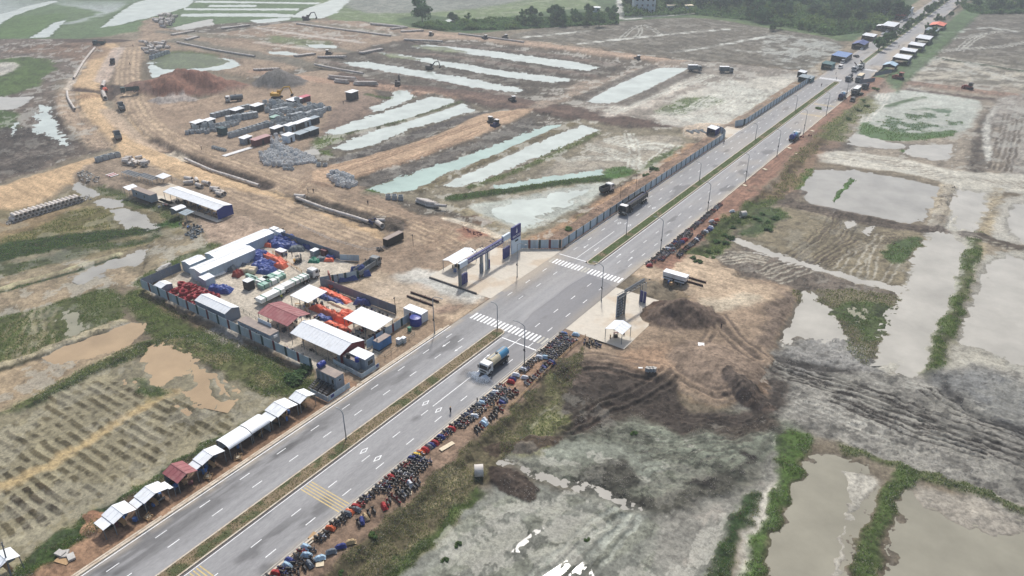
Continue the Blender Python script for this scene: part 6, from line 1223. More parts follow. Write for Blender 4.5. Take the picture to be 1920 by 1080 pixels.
def cover_mesh(m,s):
    r = random.Random(s); mb = MB(); nx,ny = 7,5; g = []
    for i in range(nx):
        for j in range(ny):
            u = -1+2*i/(nx - 1); v = -1+2*j/(ny - 1); e = max(abs(u),abs(v))
            z = (0.98 if u>0.2 else 0.9)*(1 - e ** 4*0.75)+r.uniform(-.06, .06); g.append((u*0.98+r.uniform(-.05, .05),v*0.48*(1 - 0.25*(1 - abs(v)))+r.uniform(-.05, .05),max(z,0.15)))
    return mb.add(g,[(i*ny+j,(i+1)*ny+j,(i+1)*ny+j+1,i*ny+j+1) for i in range(nx - 1) for j in range(ny - 1)]).mesh('cover',m)
_cov = {m: cover_mesh(m,i) for i,m in enumerate(('cv_white','cv_blue','cv_red','cv_grey','cv_yellow','cv_sky','cv_navy','cv_orange','cv_tan'))}
NB = [0]; FARB = []
def bike(x,y,hd,col,place,group,cover=None,z=None):
    zz = ground_z(x,y) if z is None else z
    if group in (gE,gF):
        FARB.append((x,y,zz,hd,([(_cov[cover],0,0,0)] if cover else [(_body[col],0,0,0),(_body[col+'s'],0,0,0),(_seat,0,0,0),(_bar,0,0,0)])+[(_mw,0.66,0,0.29),(_mw,-0.58,0,0.29)])); return
    cn = {'cv_white': 'white','cv_blue': 'blue','cv_red': 'red','cv_grey': 'grey','cv_yellow': 'yellow','cv_sky': 'pale blue','cv_navy': 'navy','cv_orange': 'orange','cv_tan': 'tan'}
    o = empty('motorbike',(x,y,zz),hd,label=(f'{col} motorbike parked {place}' if not cover else f'motorbike under a {cn[cover]} sheet {place}'),cat='motorbike',group=group)
    link('wheel',_mw,o,(0.66,0,0.29)); link('wheel',_mw,o,(-0.58,0,0.29))
    if cover: link('cover',_cov[cover],o)
    else: link('body',_body[col],o); link('leg_shield',_body[col+'s'],o); link('seat',_seat,o); link('handlebar',_bar,o)
    NB[0] += 1
gE = 'motorbikes parked on the far verge beyond the right forecourt'; gF = 'motorbikes under the compound shelters'
cl = ['black','black','dark grey','dark blue','silver grey','red']
def bike_row(x,y0,y1,step,hd,place,group,covers=(),pc=0.15,jx=0.25,cols=cl,z=None):
    r = random.Random(int(x*13+y0*7)); y = y0
    while y<y1:
        cv = r.choice(covers) if covers and r.random()<pc else None
        bike(x+r.uniform(-jx,jx),y,hd+r.uniform(-.25, .25),r.choice(cols),place,group,cv,z); y += step*r.uniform(0.8,1.3)*1.2
gA = 'motorbikes parked on the verge near the crossing'
pA = 'in the packed rows before the near crosswalk'
for x in (-81.0,-79.4,-77.7): bike_row(x,127.5,138.5,0.72,0.15,pA,gA,('cv_white','cv_grey','cv_sky'),0.12)
bike_row(-80.7,119.5,127,0.72,0.2,'by the kerb beside the water tanker',gA,('cv_white','cv_grey'),0.2); bike_row(-76.9,116,127,0.68,2.9,'along the rope fence behind the water tanker',gA,('cv_white','cv_navy'),0.15)
for x,y,c in ((-81.2,138.8,'cv_blue'),(-78.6,140.3,'cv_sky'),(-80.9,117.5,'cv_white'),(-80.6,115.6,'cv_navy'),(-80.3,114.6,'cv_red'),(-78.6,117.8,'cv_white')): bike(x,y,0.2,'black','on the muddy verge before the crosswalk',gA,c)
for i,(x,y) in enumerate(((-75.0,138.5),(-74.2,139.5),(-73.3,139.2),(-72.6,140.0),(-73.6,137.8),(-72.2,138.6),(-71.6,139.3))): bike(x,y,1.9+0.2*i,['dark blue','black','dark grey'][i % 3],'on the bare earth just below the right forecourt',gA)
gB = 'motorbikes parked on the verge beyond the big concrete ring'; pB = 'between the concrete ring and the water tanker'
for x,y0,y1,h_ in ((-81.0,86,113,0.15),(-79.6,96,112,0.3),(-76.4,96.5,106,2.8),(-77.4,105,113,2.9)): bike_row(x,y0,y1,0.75,h_,pB,gB,('cv_white','cv_red','cv_grey','cv_navy','cv_sky'),0.22)
gC = 'motorbikes parked on the verge beside the yellow rumble strip'; pC = 'between the yellow rumble strip and the concrete ring'
for x,y0,y1,h_ in ((-81.1,58,84.5,0.15),(-79.7,73,84.5,0.25),(-77.2,70,78,2.8),(-76.0,72.5,79,2.9),(-78.4,77,84,0.2),(-78.0,64.5,69,2.6)): bike_row(x,y0,y1,0.74,h_,pC,gC,('cv_white','cv_red','cv_sky','cv_navy','cv_orange','cv_tan'),0.18)
for x,y,c in ((-81.3,83.8,'cv_yellow'),(-81.2,84.8,'cv_orange'),(-81.4,82.6,'cv_navy'),(-81.2,65.0,'cv_grey'),(-80.6,66.6,'cv_grey')): bike(x,y,0.3,'black','beside the kerb past the rumble strip',gC,c)
gD = 'motorbikes parked on the verge in the foreground'; pD = 'on the foreground verge below the rumble strip'
for x,y0,y1,h_ in ((-81.2,42,56.5,0.15),(-79.9,46,56,0.3),(-78.2,49,54.5,2.7)): bike_row(x,y0,y1,0.85,h_,pD,gD,('cv_white','cv_red','cv_sky','cv_navy','cv_grey','cv_orange'),0.4)
for x,y,c in ((-77.6,55.2,'cv_sky'),(-77.0,57.2,'cv_grey'),(-76.5,58.9,'cv_navy'),(-75.9,60.6,'cv_tan'),(-78.7,48.3,'cv_tan')): bike(x,y,0.9,'black','standing apart on the foreground verge',gD,c)
pE = 'on the red earth verge beyond the kiosk trailers'
for x,y0,y1,h_ in ((-81.0,186.5,243,0.1),(-79.4,191,214,0.3),(-76.2,196,226,2.9)): bike_row(x,y0,y1,0.95,h_,pE,gE,('cv_white','cv_red','cv_grey','cv_navy'),0.1)
for x,y,c in ((-77.9,227,'cv_white'),(-77.0,229,'cv_orange'),(-75.4,239,'cv_white'),(-80.4,185.6,'cv_red')): bike(x,y,0.8,'black','standing apart on the far red earth verge',gE,c)
bike_row(-119.2,110.2,115.5,0.75,0.1,'under the large white flat shelter',gF,z=0); bike_row(-123.5,110.2,115.5,0.75,0.1,'under the large white flat shelter',gF,z=0)
for i in range(8): bike(-133+i*1.4,119.4+0.3*(i % 2),UP,cl[i % 5],'in the row along the blue grey compound fence',gF,z=0)
for i in range(8): bike(-131+i*1.8,108.0,UP,cl[(i*2) % 5],'between the biggest white shed and the white flat shelter',gF,z=0)
for i in range(5): bike(-238+i*4.3,136.2,UP,cl[i % 5],'under the long blue ended shed','motorbikes under the long shed by the haul road',z=0.1)
bike(*P(1503,258),0.4,'red','alone on the far verge beside the blue tanker',gE); bike(*P(1518,256),0.6,'red','second one alone on the far verge beside the blue tanker',gE); bike(*P(932,470+6),1.0,'black','by the dark container at the haul road bend','motorbikes by the container') if False else None
bike(*P(711,468),0.5,'dark grey','by the dark container at the haul road bend','motorbikes by the dark container'); bike(*P(714,471),0.9,'black','by the dark container at the haul road bend','motorbikes by the dark container')
def join_bikes(items,label):
    V = []; Fc = []; MI = []; mats = []; n = 0
    for x,y,z,hd,parts in items:
        c,s = math.cos(hd),math.sin(hd)
        for me,ox,oy,oz in parts:
            mp = []
            for m in me.materials:
                if m not in mats: mats.append(m)
                mp.append(mats.index(m))
            for v in me.vertices: a,b,d = v.co.x+ox,v.co.y+oy,v.co.z+oz; V.append((x+a*c - b*s,y+a*s+b*c,z+d))
            for f in me.polygons: Fc.append([n+k for k in f.vertices]); MI.append(mp[f.material_index])
            n += len(me.vertices)
    me = bpy.data.meshes.new('motorbikes'); me.from_pydata(V,[],Fc); [me.materials.append(m) for m in mats]; me.polygons.foreach_set('material_index',np.array(MI,np.int32)); tag(link('motorbikes',me),label,'motorbikes',kind='stuff')
join_bikes([b for b in FARB if b[0]>-100],'many small motorbikes parked on the far red earth verge'); join_bikes([b for b in FARB if b[0] <= -100],'many motorbikes standing among the compound shelters')
# planks and boards lying along the verge
def board(px,py,sx,sy,rz,label,m='wood',h=0.08,z=None):
    x,y = P(px,py); z = ground_z(x,y)+0.05 if z is None else z; mb = MB(); mb.box(-sx/2,sx/2,-sy/2,sy/2,0,h); o = mb.build('board',m,None,(x,y,z),rz); tag(o,label,'board'); return o
board(589.5,1006,1.6,1.6,0.2,'square plywood board on the foreground verge',h=0.12); board(600,1050+8,1.3,1.1,0.8,'loose tan cardboard sheet between foreground motorbikes','sand_cover'); board(766,925,1.2,1.0,0.7,'tan board at the end of a motorbike row','sand_cover'); board(838,838,1.0,3.4,-0.2,'long pale plank beside the yellow covered motorbike','sand_cover'); board(836,822,0.4,2.6,0.1,'narrow plank leaning near the kerb','wood'); board(1314,650,1.5,1.5,0.4,'white square sheet lying on the sandy platform','white_paint'); board(1201,689,1.0,0.5,0.6,'white plank beside the concrete blocks','white_paint')
for k,(a,b) in enumerate(((118,1052),(122,1040),(134,1046),(114,1040))): board(a,b,1.1 if k else 2.6,1.6 if k else 1.2,0.3+k*0.5,['wide tan board','concrete slab lid','tilted concrete slab','small hollow slab'][k]+' at the lower left end of the vendor row','wood' if k==0 else 'concrete',0.12 if k==0 else 0.4)
for k,(a,b,L) in enumerate(((1396,348,3),(1434,318,3.5),(1480,278,3.6),(1523,246,3.5),(1493,288,1.5))): board(a,b,1.2,L*0.5,1.2,f'{ordn[k]} pale slab lying on the red earth verge, counted away from the parked bikes','sand_cover',0.15)
for k,(a,b) in enumerate(((279,972),(391,896),(447,860))):
    x, y = P(a, b); o = empty('wooden_frame', (x, y, 0), 0.4 * k, label=f'{["nearest", "middle", "farthest"][k]} broken wooden crate between the vendor sheds and the kerb', cat='crate')
    for s in (-1,1): MB().bar((-0.8,s*0.5,0.1),(0.8,s*0.5,0.9 if s>0 else 0.5),0.12).build('plank','wood',o); MB().bar((s*0.7,-0.6,0.15),(s*0.7,0.6,0.7),0.14).build('plank','wood',o); MB().bar((s*0.5,-0.6,0),(s*0.2,0.4,1.2),0.1).build('plank','wood',o)
    MB().box(-0.5,0.4,-0.3,0.4,0.05,0.5,tx=0.1).build('crate_box','sand_cover',o)

# ---------------------------------------------------------------- spray from the water tanker: falling drops
def spray():
    r = random.Random(5); mb = MB()
    for s in (-1,1):
        for i in range(2600):
            a = r.uniform(-0.35,1.25)*s; v = r.uniform(3.6,7.4); t = r.uniform(0.02,0.46); x = 4.5+math.cos(a)*v*t*1.15; y = s*0.7+math.sin(a)*v*t*1.15; z = 0.62+1.0*t - 4.9*t*t
            if z<0.02: z = 0.02
            q = r.uniform(0.02,0.05); mb.add([(x+q,y,z),(x - q,y+q,z),(x - q,y - q,z),(x,y,z+q*2)],[(0,1,3),(1,2,3),(2,0,3),(0,2,1)])
    c,sn = math.cos(DN),math.sin(DN); o = mb.build('water_spray','drops',None,(WT.location.x,WT.location.y,0),DN); tag(o,'fans of white water drops in front of the water tanker','spray',kind='stuff')
mat('drops',(235,240,245),0.2,0.02)
spray()
# ---------------------------------------------------------------- precast yard: culverts, pipes, boxes
def gz(x,y): return ground_z(x,y)
_cv = {}
def culvert_mesh(a,b,h,t,axis='z',m='culvert'):
    """hollow concrete box, open along an axis"""
    key = (a,b,h,t,axis,m)
    if key in _cv: return _cv[key]
    mb = MB()
    if axis=='z':
        mb.box(-a,a,-b,-b+t,0,h); mb.box(-a,a,b - t,b,0,h); mb.box(-a,-a+t,-b+t,b - t,0,h); mb.box(a - t,a,-b+t,b - t,0,h); mb.box(-a+t,a - t,-b+t,b - t,0,0.1)
    else:
        mb.box(-a,a,-b,b,0,t); mb.box(-a,a,-b,b,h - t,h); mb.box(-a,a,-b,-b+t,t,h - t); mb.box(-a,a,b - t,b,t,h - t)
    _cv[key] = mb.mesh('culvert',m); return _cv[key]
def culverts(pts,step,dims,label,group,name='box_culvert',axis='z',jit=0.06,rz=0.0,cat='culvert',lim=None):
    p0,p1 = P(*pts[0]),P(*pts[1]); L = math.hypot(p1[0] - p0[0],p1[1] - p0[1]); n = max(1,int(L/step)); a = math.atan2(p1[1] - p0[1],p1[0] - p0[0])
    for i in range(n):
        t = (i+0.5)/n; x,y = p0[0]+(p1[0] - p0[0])*t,p0[1]+(p1[1] - p0[1])*t
        o = link(name,culvert_mesh(*dims,axis=axis),None,(x+rnd.uniform(-jit,jit),y+rnd.uniform(-jit,jit),gz(x,y) - 0.05),a+rz+rnd.uniform(-.06, .06)); tag(o,label,cat,group)
culverts([(396,222),(470,203)],2.3,(1.0,1.1,2.3,0.2),'grey hollow culvert in the back row of the precast yard','back row of culverts',axis='x')
culverts([(424,229),(484,219)],2.4,(1.1,1.2,2.7,0.2),'tall grey culvert in the second row of the precast yard','second row of culverts',axis='x')
culverts([(430,258),(500,237)],2.2,(1.05,1.2,2.2,0.22),'open topped grey culvert in the long middle row of the yard','middle row of culverts')
culverts([(346,252),(386,247)],1.9,(0.8,0.9,1.5,0.16),'small grey culvert at the left end of the yard','left group of culverts')
culverts([(410,238),(428,234)],2.0,(0.9,1.0,1.7,0.2),'grey culvert beside the dark stack in the yard','culverts by the dark stack')
for k,(a,b) in enumerate((((492,196),(516,192)),((508,214),(540,207)),((512,205),(545,199)),((545,222),(568,216)),((540,213),(600,202)),((572,219),(612,207)))):
    culverts([a,b],2.3,(0.95,1.0,2.0,0.18),['grey culvert at the back right of the yard','grey culvert in the crowded right part of the yard','grey culvert in the rear crowded row','grey culvert near the dark sheds','dark standing culvert along the pond side','dark culvert nearest the pond'][k],f'crowded culverts row {k}',axis='x' if k % 2 else 'z',jit=0.2)
culverts([(398,277),(424,284)],1.5,(0.55,0.6,1.0,0.14),'small grey box below the open yard','small boxes below the yard')
def scatter(poly,n,dims,label,group,name='manhole_box',mind=1.45,z2=0.15,cat='concrete box',m='box_concrete'):
    pw = np.array([P(*p) for p in poly]); lo,hi = pw.min(0),pw.max(0); got = []; tr = 0
    while len(got)<n and tr<6000:
        tr += 1; x,y = rnd.uniform(lo[0],hi[0]),rnd.uniform(lo[1],hi[1])
        if not inside(pw,np.array([x]),np.array([y]))[0]: continue
        if any((x - u) ** 2+(y - v) ** 2<mind*mind for u,v in got): continue
        got.append((x,y)); o = link(name,culvert_mesh(*dims,m=m),None,(x,y,gz(x,y) - 0.03),rnd.choice((0,math.pi/2))+rnd.uniform(-.12, .12)); tag(o,label,cat,group)
        if rnd.random()<z2: o = link(name,culvert_mesh(*dims,m=m),None,(x+0.1,y - 0.1,gz(x,y)+dims[2]),rnd.uniform(-.3, .3)); tag(o,label,cat,group)
scatter([(489,291),(522,272),(545,280),(588,292),(592,302),(547,312),(494,311)],190,(0.62,0.62,1.05,0.13),'pale hollow concrete box in the dense stack at the road corner','dense stack of concrete boxes')
scatter([(614,330),(634,323),(650,332),(669,343),(655,354),(634,348)],34,(0.7,0.7,1.2,0.14),'pale hollow concrete box in the heap by the haul strip','heap of concrete boxes by the haul strip',z2=0.5)
scatter([(500,258),(528,250),(540,268),(515,276)],26,(0.6,0.6,0.9,0.13),'grey concrete box behind the dense stack','boxes behind the dense stack')
scatter([(492,200),(520,192),(560,196),(620,204),(612,216),(560,232),(520,240),(500,236),(505,215)],70,(0.9,1.0,1.9,0.18),'grey standing culvert in the crowded right part of the precast yard','crowded culverts of the precast yard','box_culvert',2.6,0.1,'culvert','culvert'); scatter([(352,250),(372,240),(420,236),(470,212),(480,216),(430,240),(390,250)],30,(0.8,0.9,1.5,0.18),'grey culvert between the left rows of the yard','culverts between the left rows','box_culvert',2.4,0.1,'culvert','culvert')
culverts([(592,309),(616,308)],1.7,(0.75,0.75,1.3,0.15),'grey concrete box in the short row right of the dense stack','short row of boxes'); culverts([(531,317),(552,319)],1.5,(0.6,0.6,1.0,0.13),'loose grey box below the dense stack','loose boxes below the stack'); culverts([(722,371),(757,370)],2.0,(0.9,0.95,1.7,0.16),'grey green culvert beside the green pond','culverts beside the green pond')
culverts([(180,304),(226,292)],2.5,(1.1,1.0,1.9,0.2),'grey culvert in the row above the rebar yard','culverts above the rebar yard'); culverts([(282,108),(316,97)],3.0,(1.3,1.2,2.2,0.2),'pale culvert at the edge of the reed pond','culverts at the reed pond')
MB().box(-2,2,-1.4,1.4,0,3.2).build('block_stack','fence_green',None,(*P(418,252),0)); tag(bpy.data.objects['block_stack'],'dark stacked formwork block in the precast yard','stack')
# small roofed stores of the yard
for k,(px,py,w,l,h,m,rf,lb) in enumerate(((372,238,4,5,2.4,'truck_dark','white_sheet','white roofed dark store at the left of the precast yard'),(394,235,3.5,4,2.6,'truck_dark','white_sheet','second white roofed dark store at the left of the precast yard'),(520,249,3,5,2.6,'truck_dark','white_sheet','dark store with white roof in front of the dense boxes'),(545,245,3,4.5,2.8,'fence_grey','white_sheet','pale store with white roof in the right of the yard'),(560,241,3,5,2.8,'truck_dark','white_sheet','dark store next to the pale store in the yard'),(574,236,3,4,2.8,'fence_grey','white_sheet','light grey store in the line toward the pond'),(588,232,3,5,2.8,'truck_dark','grey_sheet','last dark store in the line toward the pond'),(542,265,3.5,4,3.0,'sign_white','white_sheet','pale blue walled cabin behind the dense boxes'),(585,252,4,5,2.6,'truck_dark','grey_sheet','grey roofed lean-to at the pond corner of the yard'),(565,258,4,5,2.2,'truck_dark','grey_sheet','lower grey roofed lean-to beside the pale blue cabin'),(490,270,3,8,2.8,'container_red','pinkroof','dark red container at the corner of the precast yard'),(516,227,2.5,3.5,2.2,'green_strap','pack_green','small bright green container inside the yard'),(462,268,3.2,4.2,2.6,'container_grey','white_sheet','grey store left of the dark red container'),(568,191,3,8,2.4,'container_red','pink2','pink red container at the back of the yard'),(553,195,5,6,2.4,'truck_dark','white_sheet','white tented roof at the back of the yard'),(661,186,4,5,4.0,'truck_dark','white_sheet','tall hut with white roof standing alone behind the yard'),(483,208,4,5,3.0,'truck_dark','white_sheet','white roof over the second culvert row'),(446,216,4,5,2.9,'truck_dark','white_sheet','white roof at the left of the second culvert row'))):
    if rf not in MAT: mat(rf,(176,140,138) if rf=='pinkroof' else (190,96,110),0.6,0.08)
    x,y = P(px,py); z = gz(x,y); o = empty('yard_store',(x,y,z),0,label=lb,cat='store'); MB().box(-w/2,w/2,-l/2,l/2,0,h).build('body',m,o); MB().slab((-w/2 - 0.4,-l/2 - 0.3,h+0.1),(w/2+0.4,-l/2 - 0.3,h+0.1),(w/2+0.4,l/2+0.3,h+0.35),(-w/2 - 0.4,l/2+0.3,h+0.35),0.07).build('roof',rf,o); MB().box(w/2,w/2+0.04,-0.5,0.5,0,2).build('door','dark_steel',o)
tag(MB().box(-1.2,1.2,-7,7,0,0.15).build('white_slab','white_paint',None,(*P(446,285),0.1)),'long white slab lying at the front of the precast yard','slab')
# pipes
_pp = {}
def pipe_mesh(L,r,m='pipe_concrete'):
    if (L,r,m) not in _pp: mb = MB(); mb.tubewall((-L/2,0,0),(L/2,0,0),r,r*0.8,12); mb.tubewall((L/2 - 0.18,0,0),(L/2+0.05,0,0),r*1.12,r,12); _pp[(L,r,m)] = mb.mesh('pipe',m)
    return _pp[(L,r,m)]
def pipe(x,y,z,hd,L,r,label,group,m='pipe_concrete',name='concrete_pipe'): o = link(name,pipe_mesh(L,r,m),None,(x,y,z+r),hd); tag(o,label,'pipe',group); return o
def pipe_stack(a,b,n,L,r,label,group,layers=2,hd=0.0):
    p0,p1 = P(*a),P(*b)
    for ly in range(layers):
        for i in range(n - ly):
            t = (i+0.5*ly)/max(n - 1,1); x,y = p0[0]+(p1[0] - p0[0])*t,p0[1]+(p1[1] - p0[1])*t; pipe(x+rnd.uniform(-.1, .1),y,gz(*p0)+ly*r*1.72,hd+rnd.uniform(-.04, .04),L,r,label if ly==0 else label.replace('bottom','upper'),group)
pipe_stack((24,409),(148,372),17,3.6,0.66,'bottom layer concrete pipe in the long stack by the left field','long stack of concrete pipes')
pipe_stack((790,376),(812,384),7,4.2,0.55,'bottom layer concrete pipe in the stack by the green bank','pipe stack by the green bank',2,0.35)
pipe(*P(826,388),0,0.4,4.2,0.55,'single concrete pipe lying apart right of the stack by the green bank','loose pipes')
for k,(a,b,h_) in enumerate(((354,338,0.2),(369,341,-0.5),(387,346,0.1),(374,351,0.0),(403,357,0.3),(409,362,0.2),(412,367,0.0),(418,364,-0.2),(354,345,1.0))): pipe(*P(a,b),0,h_,3.4,0.75,'big concrete pipe lying between the long blue ended shed and the haul road','pipes behind the long shed')
for k in range(16): x,y = P(rnd.uniform(236,282),rnd.uniform(296,316)); pipe(x,y,rnd.choice((0,0,0.9)),rnd.uniform(0,3),2.6,0.7,'concrete pipe in the jumble above the rebar yard','jumbled pipes above the rebar yard')
def pipe_heap(poly,n,L,r,label,group,hd,j=0.3):
    pw = np.array([P(*p) for p in poly]); lo,hi = pw.min(0),pw.max(0); k = 0; t = 0
    while k<n and t<3000:
        t += 1; x,y = rnd.uniform(lo[0],hi[0]),rnd.uniform(lo[1],hi[1])
        if inside(pw,np.array([x]),np.array([y]))[0]: pipe(x,y,gz(x,y)+rnd.choice((0,0,r*1.7)),hd+rnd.uniform(-j,j),L,r,label,group); k += 1
pipe_heap([(266,84),(300,80),(320,90),(300,97),(272,103)],36,3.2,0.9,'pale concrete pipe in the heap beside the upper haul road','pipe heap beside the upper haul road',0.3)
pipe_heap([(290,38),(315,28),(342,32),(325,40),(312,54),(300,50)],34,4,1.1,'pale pipe in the farthest pipe heap','farthest pipe heap',0.3)
for a,b,n,lb in (((324,66),(362,59),12,'pipe in the far row right of the wetland track'),((350,75),(370,70),8,'pipe in the short far row below the wetland track'),((418,52),(465,46),14,'pipe in the far row by the pale pond'),((555,106),(588,102),12,'pipe in the row beside the tan road bend'),((678,99),(715,92),12,'pipe in the row at the pond bend'),((762,77),(826,80),16,'pipe in the row along the top pond'),((600,108),(645,107),10,'pipe in the row at the foot of the tan road'),((480,132),(520,130),9,'pipe behind the gravel heap'),((405,147),(430,152),8,'pipe right of the brown soil heap'),((620,148),(665,152),12,'bottom layer pipe in the front stack behind the yard'),((632,155),(650,157),6,'pipe in the small stack behind the yard'),((668,160),(704,160),10,'pipe in the right hand stack behind the yard'),((755,60),(790,58),10,'pale pipe by the far crossroads'),((735,55),(760,52),6,'pale pipe above the far crossroads')):
    pipe_stack(a,b,n,3.4,0.62,lb,lb,2 if 'stack' in lb else 1,0.15)
def pipeline(pts,r,label,Ls=2.6):
    w = smooth_pts(np.array([P(*p) for p in pts]),False,6); seg = np.linalg.norm(np.diff(w,axis=0),axis=1); S = np.concatenate([[0],np.cumsum(seg)]); o = empty('pipeline',(*w[0],0),label=label,cat='pipeline'); s = Ls/2
    while s<S[-1]:
        x,y = np.interp(s,S,w[:, 0]),np.interp(s,S,w[:, 1]); x2,y2 = np.interp(min(s+0.5,S[-1]),S,w[:, 0]),np.interp(min(s+0.5,S[-1]),S,w[:, 1]); x1,y1 = np.interp(max(s - 0.5,0),S,w[:, 0]),np.interp(max(s - 0.5,0),S,w[:, 1])
        link('pipe_section',pipe_mesh(Ls - 0.1,r),o,(x - w[0][0],y - w[0][1],max(gz(x,y),-0.2)+r*0.85),math.atan2(y2 - y1,x2 - x1)); s += Ls
pipeline([(347,299),(372,310),(398,321),(440,334),(482,348)],0.58,'concrete pipeline beside the trench right of the haul road bend'); pipeline([(556,372),(610,392),(660,407),(694,418)],0.55,'concrete pipeline along the dark trench of the light haul road'); pipe(*P(712,424),0,-0.35,4,0.8,'open concrete pipe end beyond the purple trench box','loose pipes'); pipe(*P(713,415),0,0.5,3,0.5,'short pale pipe beside the purple trench box','loose pipes'); pipe(*P(562,370),0,0.4,4,0.6,'short pipe at the upper end of the dark trench','loose pipes')
pipeline([(332,80),(356,85),(405,95),(480,107)],0.65,'pale pipeline crossing behind the reed pond'); pipeline([(590,122),(630,130),(682,139)],0.65,'pipeline along the pond nearest the gravel heap'); pipeline([(556,45),(640,56),(735,68)],0.6,'long thin pipeline in the far earth strips'); pipeline([(695,46),(760,52)],0.9,'pale pipeline by the far crossroads'); pipeline([(860,64),(940,74),(985,80)],0.6,'pale pipeline below the far grass'); pipeline([(178,90),(158,115),(138,148)],0.6,'pale drain line left of the upper haul road'); pipeline([(126,172),(128,185),(140,205)],0.55,'short pale drain line at the trench crossing'); pipeline([(196,155),(192,165)],1.0,'white culvert line above the red tarpaulin'); pipeline([(193,174),(198,186)],1.0,'white culvert line below the red tarpaulin'); pipeline([(0,106.5),(1,106)],0.5,'stub') if False else None
o = empty('trench_box',(*P(701,418),-0.2),-0.35,label='purple blue steel trench box around the pipe joint',cat='trench box')
for s in (-1,1): MB().box(-1.6,1.6,s*1.1 - 0.06,s*1.1+0.06,0,1.4).build('side_plate','navy',o); MB().bar((s*1.2,-1.1,1.2),(s*1.2,1.1,1.2),0.15).build('strut','navy',o)
# big concrete rings near the verge
x,y = P(898,888,-0.5); o = empty('concrete_ring',(x,y,ground_z(x,y)+1.15),0.7,label='large concrete well ring lying on the weedy slope',cat='concrete ring'); r_ = MB(); r_.tubewall((-0.85,0,0),(0.85,0,0),1.2,1.05,24); o2 = r_.build('ring_wall','pipe_concrete',o); MB().cyl((-0.85,0,0),(-0.7,0,0),1.04,20).build('ring_base','concrete',o)
x,y = P(1393,404,-0.5); o = empty('concrete_ring',(x,y,ground_z(x,y)+1.0),0.9,label='tipped concrete ring in the bushes of the far right verge',cat='concrete ring'); r_ = MB(); r_.tubewall((-1.0,0,0),(1.0,0,0),1.0,0.86,20); r_.build('ring_wall','pipe_concrete',o); MB().box(-1.6,-1.2,-1,1,-0.95,-0.7).build('ring_slab','concrete',o)
for k in range(3): cabin('concrete_block', f'{["left", "middle", "right"][k]} of three grey blocks on the sandy platform', *(lambda a: (a[0] - 0.45, a[0] + 0.45, a[1] - 0.4, a[1] + 0.4))(P(1214 + 6 * k, 696)), 0.9, 'culvert', 'concrete', cat='block', corr=False)
# steel beams lying on the forecourt
for a,b,lb in (((763,556),(812,574),'lower dark steel beam lying on the wet forecourt'),((770,549),(823,567),'upper dark steel beam lying on the wet forecourt'),((1267,522),(1318,537),'lower rusty steel beam lying beyond the right gateway'),((1272,516),(1324,531),'upper rusty steel beam lying beyond the right gateway')):
    p,q = P(*a),P(*b); o = empty('steel_beam',(*p,0.05),math.atan2(q[1] - p[1],q[0] - p[0]),label=lb,cat='beam'); L = math.hypot(q[0] - p[0],q[1] - p[1]); MB().box(0,L,-0.2,0.2,0.35,0.4).build('top_flange','rust',o); MB().box(0,L,-0.03,0.03,0.05,0.35).build('web','rust',o); MB().box(0,L,-0.2,0.2,0,0.05).build('bottom_flange','rust',o); MB().bar((L*0.5,-0.9,0.45),(L*0.5,0.5,0.45),0.1).build('cross_bar','rust',o)
# ---------------------------------------------------------------- compound goods
def tarp(name,label,x,y,sx,sy,h,rz,m,seed=0,cat='tarpaulin',z=0.0,lump=0.35,group=None):
    n,k = 22,15; r = random.Random(seed); g = []; xs = np.linspace(-1,1,n); ys = np.linspace(-1,1,k); gx,gy = np.meshgrid(xs,ys,indexing='ij'); nn = fbm(gx.ravel()*sx/2+seed*9.3,gy.ravel()*sy/2+seed*3.1,0.9,3,seed+3,0.6)
    for (u,v),q in zip(zip(gx.ravel(),gy.ravel()),nn):
        e = max(abs(u),abs(v)); f = 1 - max(0,(e - 0.62)/0.38) ** 1.6; g.append((u*sx/2*(1+0.12*(q - 0.5)),v*sy/2*(1+0.25*(q - 0.5)),max(0.03,h*f*(1+lump*3.0*(q - 0.5)))))
    mb = MB(); mb.add(g,[(i*k+j,(i+1)*k+j,(i+1)*k+j+1,i*k+j+1) for i in range(n - 1) for j in range(k - 1)]); o = mb.build(name,m,None,(x,y,z),rz); return tag(o,label,cat,group)
